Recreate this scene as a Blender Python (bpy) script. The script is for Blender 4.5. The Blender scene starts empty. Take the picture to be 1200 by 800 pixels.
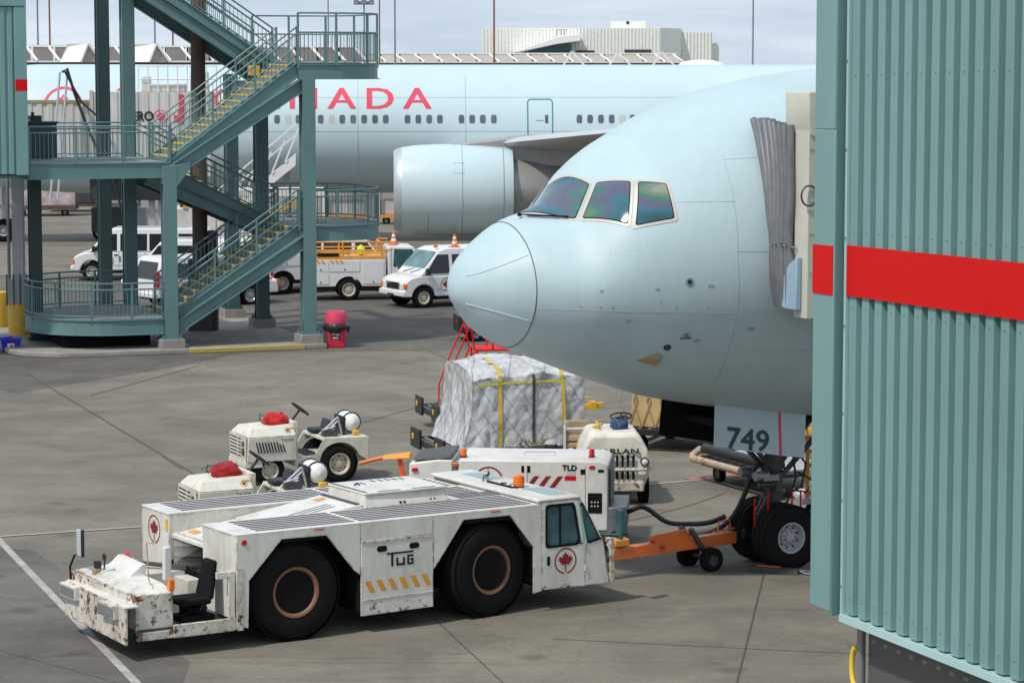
import bpy, bmesh, math, random
from mathutils import Vector, Matrix
S = bpy.context.scene
COL = S.collection
rad = math.radians
random.seed(7)

# ---------------------------------------------------------------- camera
cam_d = bpy.data.cameras.new("camera"); cam = bpy.data.objects.new("camera", cam_d); COL.objects.link(cam)
cam.location = (0, 0, 8.5)
cam.rotation_euler = (rad(90) - math.atan(324.0 / 3200.0), 0, 0)
cam_d.sensor_width = 36.0
cam_d.lens = 36.0 * 3200.0 / 1200.0
cam_d.clip_start = 0.5; cam_d.clip_end = 9000
S.camera = cam

# ---------------------------------------------------------------- light
SUN_EL, SUN_AZ = rad(54), math.atan2(-0.69, -0.72)      # direction towards the sun (left, a little behind the camera)
to_sun = Vector((math.cos(SUN_AZ) * math.cos(SUN_EL), math.sin(SUN_AZ) * math.cos(SUN_EL), math.sin(SUN_EL)))
sd = bpy.data.lights.new("sun", 'SUN'); sun = bpy.data.objects.new("sun", sd); COL.objects.link(sun)
sd.energy = 3.0; sd.angle = rad(2.5); sd.color = (1.0, 0.95, 0.88)
sun.rotation_euler = to_sun.to_track_quat('Z', 'Y').to_euler()
sun.location = (0, 0, 60)

w = bpy.data.worlds.new("World"); S.world = w; w.use_nodes = True
nt = w.node_tree; nt.nodes.clear()
def N(t, **k):
    n = nt.nodes.new(t)
    for a, b in k.items(): setattr(n, a, b)
    return n
out = N('ShaderNodeOutputWorld'); bg = N('ShaderNodeBackground'); sky = N('ShaderNodeTexSky')
sky.sky_type = 'NISHITA'; sky.sun_disc = False; sky.sun_elevation = SUN_EL
sky.sun_rotation = math.atan2(to_sun.x, to_sun.y); sky.air_density = 1.0; sky.dust_density = 0.6; sky.ozone_density = 1.6
tc = N('ShaderNodeTexCoord'); mp = N('ShaderNodeMapping'); mp.inputs['Scale'].default_value = (2.2, 2.2, 16.0)
nz = N('ShaderNodeTexNoise'); nz.inputs['Scale'].default_value = 3.2; nz.inputs['Detail'].default_value = 7.0; nz.inputs['Roughness'].default_value = 0.58
rp = N('ShaderNodeValToRGB'); rp.color_ramp.elements[0].position = 0.36; rp.color_ramp.elements[1].position = 0.66
rp.color_ramp.elements[0].color = (0.54, 0.68, 0.84, 1); rp.color_ramp.elements[1].color = (0.77, 0.85, 0.94, 1)
sc = N('ShaderNodeMixRGB', blend_type='MULTIPLY'); sc.inputs['Fac'].default_value = 1.0; sc.inputs['Color2'].default_value = (10, 10, 10, 1)
mx = N('ShaderNodeMixRGB'); cf = N('ShaderNodeValToRGB'); cf.color_ramp.elements[0].position = 0.30; cf.color_ramp.elements[0].color = (.80, .80, .80, 1); cf.color_ramp.elements[1].position = 0.62      # thin bright cloud over the clear sky
bg.inputs['Strength'].default_value = 0.1
L = nt.links.new
L(tc.outputs['Generated'], mp.inputs['Vector']); L(mp.outputs['Vector'], nz.inputs['Vector']); L(nz.outputs['Fac'], rp.inputs['Fac'])
L(nz.outputs['Fac'], cf.inputs['Fac']); L(cf.outputs['Color'], mx.inputs['Fac']); L(rp.outputs['Color'], sc.inputs['Color1']); L(sc.outputs['Color'], mx.inputs['Color2']); L(sky.outputs['Color'], mx.inputs['Color1']); L(mx.outputs['Color'], bg.inputs['Color']); L(bg.outputs['Background'], out.inputs['Surface'])
S.view_settings.view_transform = 'Standard'; S.view_settings.look = 'None'; S.view_settings.gamma = 1.0; S.view_settings.exposure = 0.0

# ---------------------------------------------------------------- materials
MATS = {}
def mat(name, col, rough=0.5, metal=0.0, var=0.10, scale=2.0, bump=0.0, bscale=40.0, coat=0.0, rust=0.0, rscale=3.0, rz=None, dirt=0.0, dscale=1.2, spec=0.5, streak=0.0, emit=None, edge=0.0, panels=False, rcol=(0.11, 0.042, 0.016)):
    """procedural paint / metal / rubber: base colour with fine variation, grime, rust patches (more of it below height rz) and relief"""
    if name in MATS: return MATS[name]
    m = bpy.data.materials.new(name); m.use_nodes = True; t = m.node_tree; n = t.nodes; b = n['Principled BSDF']; l = t.links.new
    def add(tp, **k):
        q = n.new(tp)
        for a, v in k.items(): setattr(q, a, v)
        return q
    tc = add('ShaderNodeTexCoord')
    nz = add('ShaderNodeTexNoise'); nz.inputs['Scale'].default_value = scale; nz.inputs['Detail'].default_value = 6; l(tc.outputs['Object'], nz.inputs['Vector'])
    r = add('ShaderNodeValToRGB'); l(nz.outputs['Fac'], r.inputs['Fac'])
    r.color_ramp.elements[0].position = 0.3; r.color_ramp.elements[1].position = 0.7
    r.color_ramp.elements[0].color = tuple(c * (1 - var) for c in col) + (1,); r.color_ramp.elements[1].color = tuple(min(1, c * (1 + var)) for c in col) + (1,)
    c = r.outputs['Color']
    def mixin(fac, colour, c):
        q = add('ShaderNodeMixRGB'); l(fac, q.inputs['Fac']); l(c, q.inputs['Color1']); q.inputs['Color2'].default_value = tuple(colour) + (1,); return q.outputs['Color']
    def math_(op, a, bb):
        q = add('ShaderNodeMath', operation=op)
        for i, x in enumerate((a, bb)):
            if isinstance(x, (int, float)): q.inputs[i].default_value = x
            else: l(x, q.inputs[i])
        q.use_clamp = op in ('MULTIPLY', 'ADD', 'SUBTRACT'); return q.outputs[0]
    if dirt > 0:
        d = add('ShaderNodeTexNoise'); d.inputs['Scale'].default_value = dscale; d.inputs['Detail'].default_value = 9; d.inputs['Roughness'].default_value = 0.72
        if streak > 0:
            mpp = add('ShaderNodeMapping'); mpp.inputs['Scale'].default_value = (1, 1, streak); l(tc.outputs['Object'], mpp.inputs['Vector']); l(mpp.outputs['Vector'], d.inputs['Vector'])
        else: l(tc.outputs['Object'], d.inputs['Vector'])
        dr = add('ShaderNodeMapRange'); dr.inputs[1].default_value = 0.44; dr.inputs[2].default_value = 0.72; dr.inputs[3].default_value = 0.0; dr.inputs[4].default_value = dirt; l(d.outputs['Fac'], dr.inputs[0])
        c = mixin(dr.outputs[0], (col[0] * 0.38 + 0.01, col[1] * 0.33 + 0.008, col[2] * 0.27 + 0.005), c)
    if rust > 0:
        d = add('ShaderNodeTexNoise'); d.inputs['Scale'].default_value = rscale; d.inputs['Detail'].default_value = 12; d.inputs['Roughness'].default_value = 0.7; l(tc.outputs['Object'], d.inputs['Vector'])
        f = d.outputs['Fac']
        if rz is not None:
            sx = add('ShaderNodeSeparateXYZ'); l(tc.outputs['Object'], sx.inputs[0])
            mr = add('ShaderNodeMapRange'); mr.inputs[1].default_value = rz[0]; mr.inputs[2].default_value = rz[1]; mr.inputs[3].default_value = 0.12; mr.inputs[4].default_value = -0.12; l(sx.outputs['Z'], mr.inputs[0])
            q = add('ShaderNodeMath', operation='ADD'); l(f, q.inputs[0]); l(mr.outputs[0], q.inputs[1]); f = q.outputs[0]
        th = 0.74 - 0.22 * rust
        dr = add('ShaderNodeMapRange'); dr.inputs[1].default_value = th; dr.inputs[2].default_value = th + 0.05; l(f, dr.inputs[0])
        c = mixin(dr.outputs[0], rcol, c)
    if panels:        # each skin panel has aged a little differently
        sx = add('ShaderNodeSeparateXYZ'); l(tc.outputs['Object'], sx.inputs[0]); cx = add('ShaderNodeCombineXYZ'); l(sx.outputs['X'], cx.inputs['X']); l(sx.outputs['Z'], cx.inputs['Y'])
        bk = add('ShaderNodeTexBrick'); bk.offset = 0.37; bk.inputs['Scale'].default_value = 1.0; bk.inputs['Brick Width'].default_value = 1.45; bk.inputs['Row Height'].default_value = 0.92; bk.inputs['Mortar Size'].default_value = 0.004
        bk.inputs['Color1'].default_value = (.982, .982, .985, 1); bk.inputs['Color2'].default_value = (1.015, 1.015, 1.015, 1); bk.inputs['Mortar'].default_value = (.93, .93, .93, 1); l(cx.outputs[0], bk.inputs['Vector'])
        q = add('ShaderNodeMixRGB', blend_type='MULTIPLY'); q.inputs['Fac'].default_value = 1.0; l(c, q.inputs['Color1']); l(bk.outputs['Color'], q.inputs['Color2']); c = q.outputs['Color']
    if edge > 0:      # worn and rusted edges: where a rounded normal leaves the flat one
        bv = add('ShaderNodeBevel'); bv.samples = 4; bv.inputs['Radius'].default_value = edge
        ge = add('ShaderNodeNewGeometry'); dp = add('ShaderNodeVectorMath', operation='DOT_PRODUCT'); l(bv.outputs['Normal'], dp.inputs[0]); l(ge.outputs['True Normal'], dp.inputs[1])
        e1 = add('ShaderNodeMapRange'); e1.inputs[1].default_value = .995; e1.inputs[2].default_value = .86; l(dp.outputs['Value'], e1.inputs[0])
        en = add('ShaderNodeTexNoise'); en.inputs['Scale'].default_value = 7.0; en.inputs['Detail'].default_value = 10; en.inputs['Roughness'].default_value = .75; l(tc.outputs['Object'], en.inputs['Vector'])
        e2 = add('ShaderNodeMapRange'); e2.inputs[1].default_value = .46; e2.inputs[2].default_value = .58; l(en.outputs['Fac'], e2.inputs[0])
        c = mixin(math_('MULTIPLY', e1.outputs[0], e2.outputs[0]), rcol, c)
    l(c, b.inputs['Base Color'])
    rr = add('ShaderNodeMapRange'); rr.inputs[3].default_value = max(0.02, rough * 0.85); rr.inputs[4].default_value = min(1, rough * 1.18); l(nz.outputs['Fac'], rr.inputs[0]); l(rr.outputs[0], b.inputs['Roughness'])
    b.inputs['Metallic'].default_value = metal; b.inputs['Coat Weight'].default_value = coat; b.inputs['Coat Roughness'].default_value = 0.14
    b.inputs['Specular IOR Level'].default_value = spec
    if bump > 0:
        bn = add('ShaderNodeTexNoise'); bn.inputs['Scale'].default_value = bscale; bn.inputs['Detail'].default_value = 5; l(tc.outputs['Object'], bn.inputs['Vector'])
        bp = add('ShaderNodeBump'); bp.inputs['Strength'].default_value = bump; bp.inputs['Distance'].default_value = 0.02; l(bn.outputs['Fac'], bp.inputs['Height']); l(bp.outputs['Normal'], b.inputs['Normal'])
    MATS[name] = m
    return m

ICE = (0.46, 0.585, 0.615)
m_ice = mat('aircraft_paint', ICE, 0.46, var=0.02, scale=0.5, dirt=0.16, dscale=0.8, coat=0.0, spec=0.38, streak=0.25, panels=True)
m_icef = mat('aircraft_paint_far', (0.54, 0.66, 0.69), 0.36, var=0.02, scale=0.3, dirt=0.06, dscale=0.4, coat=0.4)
m_seam = mat('panel_gap', (0.26, 0.36, 0.38), 0.6)
m_seam2 = mat('radome_gap', (0.05, 0.07, 0.08), 0.6)
m_white = mat('white_paint', (0.74, 0.72, 0.67), 0.45, var=0.04, scale=1.5, dirt=0.35, dscale=2.2)
m_tug = mat('tug_paint', (0.70, 0.68, 0.61), 0.42, var=0.05, scale=2.0, dirt=0.50, dscale=1.7, rust=0.46, rscale=5.0, rz=(0.30, 0.85), streak=0.35, edge=.045)
m_tugtop = mat('tug_top_paint', (0.68, 0.67, 0.63), 0.5, var=0.05, scale=2.0, dirt=0.42, dscale=2.5)
m_tugrust = mat('tug_rusted_paint', (0.66, 0.62, 0.54), 0.5, var=0.08, scale=3.0, dirt=0.75, dscale=2.2, rust=0.88, rscale=6.5, streak=0.5, edge=.10, rcol=(0.125, 0.045, 0.015))
m_tractor = mat('tractor_paint', (0.70, 0.67, 0.58), 0.5, var=0.05, scale=2.0, dirt=0.55, dscale=2.5, edge=.03, rust=0.50, rscale=5.5, rz=(0.2, 0.9), streak=0.5)
m_van = mat('van_paint', (0.76, 0.76, 0.75), 0.25, var=0.03, scale=0.8, dirt=0.18, dscale=1.5, coat=0.5)
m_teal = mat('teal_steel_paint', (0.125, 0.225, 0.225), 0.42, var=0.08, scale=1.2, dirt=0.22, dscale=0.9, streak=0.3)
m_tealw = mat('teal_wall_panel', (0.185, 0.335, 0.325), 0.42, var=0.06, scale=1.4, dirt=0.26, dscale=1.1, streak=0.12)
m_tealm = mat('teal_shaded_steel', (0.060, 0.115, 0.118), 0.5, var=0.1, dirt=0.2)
m_teald = mat('teal_dark_steel', (0.032, 0.064, 0.067), 0.5, var=0.1)
m_red = mat('red_paint', (0.66, 0.006, 0.005), 0.55, spec=0.15, var=0.05, scale=1.0, dirt=0.12, dscale=2.0)
m_redl = mat('red_lettering', (0.70, 0.05, 0.09), 0.5, var=0.03)
m_rednew = mat('red_emblem', (0.24, 0.008, 0.012), 0.6, var=0.08, scale=12)
m_rubber = mat('tyre_rubber', (0.008, 0.0078, 0.0075), 0.85, var=0.3, scale=4.0, bump=0.3, bscale=25, spec=0.2)
m_black = mat('black_metal', (0.018, 0.018, 0.02), 0.45, var=0.2, scale=3)
m_blackm = mat('black_matt', (0.010, 0.010, 0.011), 0.9, var=0.2, scale=3, spec=0.12)
m_dk = mat('dark_grey_metal', (0.06, 0.06, 0.062), 0.5, var=0.2, scale=3, dirt=0.3)
m_grey = mat('grey_metal', (0.26, 0.27, 0.28), 0.42, metal=0.4, var=0.12, scale=4, dirt=0.35)
m_lgrey = mat('light_grey_paint', (0.50, 0.51, 0.54), 0.5, var=0.05, dirt=0.3)
m_steel = mat('bare_steel', (0.45, 0.45, 0.45), 0.3, metal=0.9, var=0.12, scale=5)
m_rim = mat('cream_rim_paint', (0.55, 0.50, 0.40), 0.5, var=0.12, scale=6, dirt=0.5, dscale=6)
m_rimr = mat('rusty_orange_rim', (0.25, 0.115, 0.065), 0.6, var=0.2, scale=8, dirt=0.6, dscale=8, rust=0.3, rscale=14)
m_orange = mat('orange_paint', (0.80, 0.17, 0.025), 0.42, var=0.10, scale=3, dirt=0.35, dscale=3)
m_orange2 = mat('orange_stripe', (0.72, 0.30, 0.04), 0.5, var=0.08, scale=6)
m_amber = mat('orange_beacon_lens', (0.85, 0.16, 0.01), 0.2, var=0.05)
m_redlens = mat('red_lamp_lens', (0.60, 0.01, 0.01), 0.2, var=0.05)
m_kerb = mat('faded_yellow_kerb', (0.46, 0.36, 0.12), 0.8, var=0.15, scale=3, dirt=0.6, dscale=3)
m_yellow = mat('yellow_paint', (0.72, 0.42, 0.03), 0.5, var=0.10, scale=2, dirt=0.3, dscale=2.5)
m_nose = mat('yellow_nosing', (0.66, 0.50, 0.10), 0.6, var=0.15, scale=8, dirt=0.35)
m_concr = mat('concrete', (0.30, 0.28, 0.25), 0.85, var=0.12, scale=2.5, dirt=0.5, dscale=1.5, bump=0.3, bscale=20)
m_tread = mat('stair_tread', (0.22, 0.27, 0.27), 0.7, var=0.1, dirt=0.3)
m_deck = mat('platform_deck', (0.25, 0.27, 0.27), 0.8, var=0.1, dirt=0.4)
m_brown = mat('brown_rusty_steel', (0.115, 0.075, 0.06), 0.7, var=0.2, scale=3, dirt=0.4, streak=0.3)
m_beige = mat('beige_panel', (0.56, 0.54, 0.46), 0.5, var=0.05, dirt=0.2)
m_beigec = mat('off_white_corrugated', (0.60, 0.59, 0.55), 0.55, var=0.05, dirt=0.5, dscale=0.8, streak=0.2)
m_canopy = mat('grey_canopy_fabric', (0.155, 0.16, 0.17), 0.45, var=0.12, scale=5, bump=0.2, bscale=12)
m_frame = mat('beige_window_frame', (0.54, 0.50, 0.44), 0.4, var=0.05, scale=6)
m_navy = mat('dark_teal_print', (0.012, 0.055, 0.06), 0.5)
m_print = mat('black_print', (0.015, 0.015, 0.015), 0.6)
m_stripep = mat('anti_slip_strip', (0.075, 0.065, 0.085), 0.85, var=0.2, scale=20)
m_film = mat('white_plastic_film', (0.52, 0.52, 0.52), 0.22, var=0.18, scale=3, bump=1.0, bscale=9.0, dirt=0.12)
m_net = mat('dark_net_cord', (0.17, 0.17, 0.18), 0.8)
m_strapy = mat('yellow_strap', (0.62, 0.40, 0.04), 0.7, var=0.1)
m_carton = mat('brown_carton', (0.50, 0.35, 0.16), 0.8, var=0.12, scale=3, dirt=0.3)
m_tan = mat('tan_vinyl', (0.36, 0.26, 0.15), 0.7, var=0.12, dirt=0.3)
m_blue = mat('blue_fabric', (0.03, 0.07, 0.16), 0.8, var=0.25, scale=6)
m_bluep = mat('blue_plastic', (0.02, 0.03, 0.42), 0.4, var=0.1)
m_pink = mat('faded_pink_plastic', (0.64, 0.055, 0.12), 0.45, var=0.06)
m_redp = mat('red_plastic', (0.60, 0.02, 0.05), 0.4, var=0.06)
m_bag = mat('black_bin_bag', (0.012, 0.012, 0.014), 0.28, bump=0.8, bscale=14)
m_redcl = mat('red_cloth', (0.50, 0.02, 0.02), 0.85, var=0.3, scale=8)
m_tank = mat('white_tank_paint', (0.78, 0.77, 0.74), 0.35, var=0.04, dirt=0.15)
m_hangar = mat('white_metal_cladding', (0.80, 0.80, 0.75), 0.6, var=0.04, dirt=0.1)
m_roofb = mat('brown_roof_panel', (0.15, 0.125, 0.11), 0.6, var=0.15, scale=0.6)
m_rooft = mat('taupe_gable_panel', (0.42, 0.38, 0.33), 0.7, var=0.05)
m_roofw = mat('white_roof_trim', (0.86, 0.85, 0.82), 0.5, var=0.03)
m_dglass = mat('dark_window_glass', (0.02, 0.025, 0.03), 0.08, var=0.3, scale=0.8)
m_vglass = mat('vehicle_dark_glass', (0.018, 0.022, 0.024), 0.06, var=0.3, scale=2)
m_wsglass = mat('windscreen_glass', (0.13, 0.22, 0.23), 0.05, var=0.35, scale=2.5)  # reflected sky put into the pale base colour
m_gglass = mat('vehicle_green_glass', (0.045, 0.11, 0.115), 0.05, var=0.4, scale=3)
m_skyl = mat('blue_green_skylight', (0.19, 0.32, 0.34), 0.12, var=0.08)
m_porth = mat('cabin_window', (0.10, 0.12, 0.14), 0.12, var=0.3, scale=1.2)
m_blind = mat('cabin_window_blind', (0.50, 0.50, 0.44), 0.3, var=0.1)
m_core = mat('engine_core_metal', (0.38, 0.37, 0.36), 0.4, metal=0.35, var=0.1, scale=1.5, dirt=0.45, dscale=1.5)
m_lip = mat('engine_lip_metal', (0.52, 0.56, 0.58), 0.4, metal=0.4, var=0.05)
m_poleb = mat('blue_grey_mast', (0.20, 0.26, 0.32), 0.6)
m_poler = mat('rusty_mast', (0.26, 0.10, 0.07), 0.7)
m_tarp = mat('mottled_tarp', (0.36, 0.30, 0.30), 0.6, var=0.4, scale=2.5, bump=0.8, bscale=3)
m_chrome = mat('chrome', (0.62, 0.62, 0.62), 0.12, metal=1.0, var=0.05)
m_lamp = mat('headlamp_glass', (0.75, 0.76, 0.78), 0.1, var=0.1)
m_hose = mat('black_hose', (0.02, 0.02, 0.022), 0.5, var=0.2)
m_plyel = mat('yellow_hose', (0.75, 0.55, 0.05), 0.5)
m_hiviz = mat('yellow_green_fabric', (0.55, 0.75, 0.05), 0.8)

# iridescent cockpit glass: stressed, coated glazing with a real blue / green / violet tint
def iridescent():
    m = bpy.data.materials.new('iridescent_cockpit_glass'); m.use_nodes = True; t = m.node_tree; n = t.nodes; b = n['Principled BSDF']; l = t.links.new
    tc = n.new('ShaderNodeTexCoord'); z = n.new('ShaderNodeTexNoise'); z.inputs['Scale'].default_value = 0.95; z.inputs['Detail'].default_value = 0.6; z.inputs['Distortion'].default_value = 0.15
    mp = n.new('ShaderNodeMapping'); mp.inputs['Rotation'].default_value = (rad(20), rad(-50), rad(15)); mp.inputs['Scale'].default_value = (1.0, 1.0, 2.6); l(tc.outputs['Object'], mp.inputs['Vector']); l(mp.outputs['Vector'], z.inputs['Vector']); r = n.new('ShaderNodeValToRGB'); l(z.outputs['Fac'], r.inputs['Fac'])
    e = r.color_ramp.elements; e[0].position = 0.30; e[0].color = (0.02, 0.05, 0.055, 1); e[1].position = 0.74; e[1].color = (0.24, 0.30, 0.20, 1)
    for p, c in ((0.40, (0.03, 0.11, 0.14)), (0.46, (0.045, 0.15, 0.20)), (0.51, (0.10, 0.11, 0.17)), (0.55, (0.10, 0.13, 0.16)), (0.60, (0.05, 0.17, 0.15)), (0.65, (0.12, 0.22, 0.11)), (0.70, (0.17, 0.20, 0.20))):
        q = e.new(p); q.color = c + (1,)
    l(r.outputs['Color'], b.inputs['Base Color']); b.inputs['Roughness'].default_value = 0.07
    return m
m_iris = iridescent()

# ---------------------------------------------------------------- mesh builder
def rot_to(d):
    return Vector(d).normalized().to_track_quat('Z', 'Y').to_matrix()
class MB:
    def __init__(s): s.v = []; s.f = []; s.m = []
    def add(s, vs, fs, mi=0):
        n = len(s.v); s.v += [tuple(v) for v in vs]; s.f += [tuple(i + n for i in f) for f in fs]; s.m += [mi] * len(fs); return s
    def box(s, x0, x1, y0, y1, z0, z1, mi=0):
        return s.add([(x0, y0, z0), (x1, y0, z0), (x1, y1, z0), (x0, y1, z0), (x0, y0, z1), (x1, y0, z1), (x1, y1, z1), (x0, y1, z1)],
                     [(3, 2, 1, 0), (4, 5, 6, 7), (0, 1, 5, 4), (1, 2, 6, 5), (2, 3, 7, 6), (3, 0, 4, 7)], mi)
    def hexa(s, b, t, mi=0):
        return s.add(list(b) + list(t), [(3, 2, 1, 0), (4, 5, 6, 7), (0, 1, 5, 4), (1, 2, 6, 5), (2, 3, 7, 6), (3, 0, 4, 7)], mi)
    def bar(s, p, q, w, h, mi=0, up=(0, 0, 1)):
        p = Vector(p); q = Vector(q); d = (q - p).normalized(); u = Vector(up)
        sd = d.cross(u)
        if sd.length < 1e-4: sd = d.cross(Vector((0, 1, 0)))
        sd.normalize(); u = sd.cross(d); a = sd * w / 2; b = u * h / 2
        return s.hexa([p - a - b, p + a - b, p + a + b, p - a + b], [q - a - b, q + a - b, q + a + b, q - a + b], mi)
    def cyl(s, p, q, r, n=12, r2=None, mi=0):
        p = Vector(p); q = Vector(q); M = rot_to(q - p); r2 = r if r2 is None else r2
        vs = []
        for c, rr in ((p, r), (q, r2)):
            for i in range(n):
                a = 2 * math.pi * i / n; vs.append(c + M @ Vector((rr * math.cos(a), rr * math.sin(a), 0)))
        fs = [(i, (i + 1) % n, n + (i + 1) % n, n + i) for i in range(n)] + [tuple(range(n - 1, -1, -1)), tuple(range(n, 2 * n))]
        return s.add(vs, fs, mi)
    def tube(s, pts, r, n=6, mi=0, closed=False):
        P = [Vector(p) for p in pts]; k = len(P); vs = []; up = None
        for i in range(k):
            d = (P[(i + 1) % k] - P[i - 1]) if closed else (P[min(i + 1, k - 1)] - P[max(i - 1, 0)])
            d.normalize()
            if up is None:
                up = Vector((0, 0, 1)) if abs(d.z) < 0.9 else Vector((1, 0, 0))
            a = d.cross(up).normalized(); up = a.cross(d).normalized()
            for j in range(n):
                t = 2 * math.pi * j / n; vs.append(P[i] + (a * math.cos(t) + up * math.sin(t)) * r)
        fs = []
        for i in range(k if closed else k - 1):
            i2 = (i + 1) % k
            for j in range(n): fs.append((i * n + j, i * n + (j + 1) % n, i2 * n + (j + 1) % n, i2 * n + j))
        if not closed: fs += [tuple(range(n - 1, -1, -1)), tuple(range((k - 1) * n, k * n))]
        return s.add(vs, fs, mi)
    def prism(s, poly, axis, a, b, mi=0):
        n = len(poly)
        def P(p, t):
            if axis == 'x': return (t, p[0], p[1])
            if axis == 'y': return (p[0], t, p[1])
            return (p[0], p[1], t)
        vs = [P(p, a) for p in poly] + [P(p, b) for p in poly]
        return s.add(vs, [tuple(range(n - 1, -1, -1)), tuple(range(n, 2 * n))] + [(i, (i + 1) % n, n + (i + 1) % n, n + i) for i in range(n)], mi)
    def lathe(s, prof, n=24, axis='y', c=(0, 0, 0), mi=0, close=True):
        """prof: (radius, offset along axis)"""
        vs = []; k = len(prof)
        for (r, t) in prof:
            for i in range(n):
                a = 2 * math.pi * i / n; x, z = r * math.cos(a), r * math.sin(a)
                v = {'y': (x, t, z), 'x': (t, x, z), 'z': (x, z, t)}[axis]
                vs.append((v[0] + c[0], v[1] + c[1], v[2] + c[2]))
        fs = []
        for i in range(k - 1):
            for j in range(n): fs.append((i * n + j, i * n + (j + 1) % n, (i + 1) * n + (j + 1) % n, (i + 1) * n + j))
        if close:
            if prof[0][0] > 1e-6: fs.append(tuple(range(n - 1, -1, -1)))
            if prof[-1][0] > 1e-6: fs.append(tuple(range((k - 1) * n, k * n)))
        return s.add(vs, fs, mi)
    def sheet(s, fn, nu, nv, mi=0):
        vs = [fn(i / nu, j / nv) for i in range(nu + 1) for j in range(nv + 1)]
        fs = [(i * (nv + 1) + j, (i + 1) * (nv + 1) + j, (i + 1) * (nv + 1) + j + 1, i * (nv + 1) + j + 1) for i in range(nu) for j in range(nv)]
        return s.add(vs, fs, mi)
    def build(s, name, mats, parent=None, smooth=None, bevel=0.0, seg=2, recalc=True):
        me = bpy.data.meshes.new(name); me.from_pydata(s.v, [], s.f)
        mats = mats if isinstance(mats, (list, tuple)) else [mats]
        for x in mats: me.materials.append(x)
        if len(mats) > 1:
            for p, mi in zip(me.polygons, s.m): p.material_index = mi
        if recalc:
            bm = bmesh.new(); bm.from_mesh(me); bmesh.ops.remove_doubles(bm, verts=bm.verts, dist=1e-5); bmesh.ops.recalc_face_normals(bm, faces=bm.faces); bm.to_mesh(me); bm.free()
        if smooth is not None:
            me.shade_smooth(); me.set_sharp_from_angle(angle=rad(smooth))
        o = bpy.data.objects.new(name, me); COL.objects.link(o)
        if parent is not None: o.parent = parent
        if bevel > 0:
            b = o.modifiers.new('bevel', 'BEVEL'); b.width = bevel; b.segments = seg; b.limit_method = 'ANGLE'; b.angle_limit = rad(35); b.harden_normals = False
            if smooth is None:
                me.shade_smooth(); me.set_sharp_from_angle(angle=rad(30))
        return o

def thing(name, label, cat, loc=(0, 0, 0), rz=0.0, group=None, kind=None):
    o = bpy.data.objects.new(name, None); COL.objects.link(o); o.location = loc; o.rotation_euler = (0, 0, rz); o.empty_display_size = 0.2
    return tag(o, label, cat, group, kind)
def tag(o, label=None, cat=None, group=None, kind=None):
    if label: o['label'] = label
    if cat: o['category'] = cat
    if group: o['group'] = group
    if kind: o['kind'] = kind
    return o
def copy_tree(o, parent=None):
    c = o.copy(); COL.objects.link(c); c.parent = parent
    for ch in list(o.children): copy_tree(ch, c)
    return c
def inst(src, parent, loc=None, rot=None):
    c = src.copy(); COL.objects.link(c); c.parent = parent
    if loc is not None: c.location = loc
    if rot is not None: c.rotation_euler = rot
    for ch in list(src.children):
        d = ch.copy(); COL.objects.link(d); d.parent = c
    return c

def text_geo(body, size, spacing=1.0):
    """outline lettering as (verts2d, faces); origin at the left end of the baseline"""
    cu = bpy.data.curves.new('t', 'FONT'); cu.body = body; cu.size = size; cu.space_character = spacing; cu.resolution_u = 3
    ob = bpy.data.objects.new('t', cu); COL.objects.link(ob)
    dg = bpy.context.evaluated_depsgraph_get(); dg.update()
    me = bpy.data.meshes.new_from_object(ob.evaluated_get(dg))
    vs = [(v.co.x, v.co.y) for v in me.vertices]; fs = [tuple(p.vertices) for p in me.polygons]
    bpy.data.objects.remove(ob); bpy.data.curves.remove(cu); bpy.data.meshes.remove(me)
    return vs, fs
def lettering(name, body, size, m, parent, o, right, up, spacing=1.0, width=None, bold=0.0, xs=1.0):
    vs, fs = text_geo(body, size, spacing)
    x0 = min(v[0] for v in vs); x1 = max(v[0] for v in vs); k = xs if width is None else width / (x1 - x0)
    o = Vector(o); right = Vector(right).normalized(); up = Vector(up).normalized(); nrm = right.cross(up)
    mb = MB()
    offs = [(0, 0)] if bold == 0 else [(0, 0), (bold, 0.0), (-bold, 0.0), (0, bold), (0, -bold)]
    for i, (bx, by) in enumerate(offs):
        mb.add([o + right * ((v[0] - x0) * k + bx) + up * (v[1] + by) + nrm * (0.0012 + 0.0006 * i) for v in vs], fs)
    return mb.build(name, m, parent, recalc=False)

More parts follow.
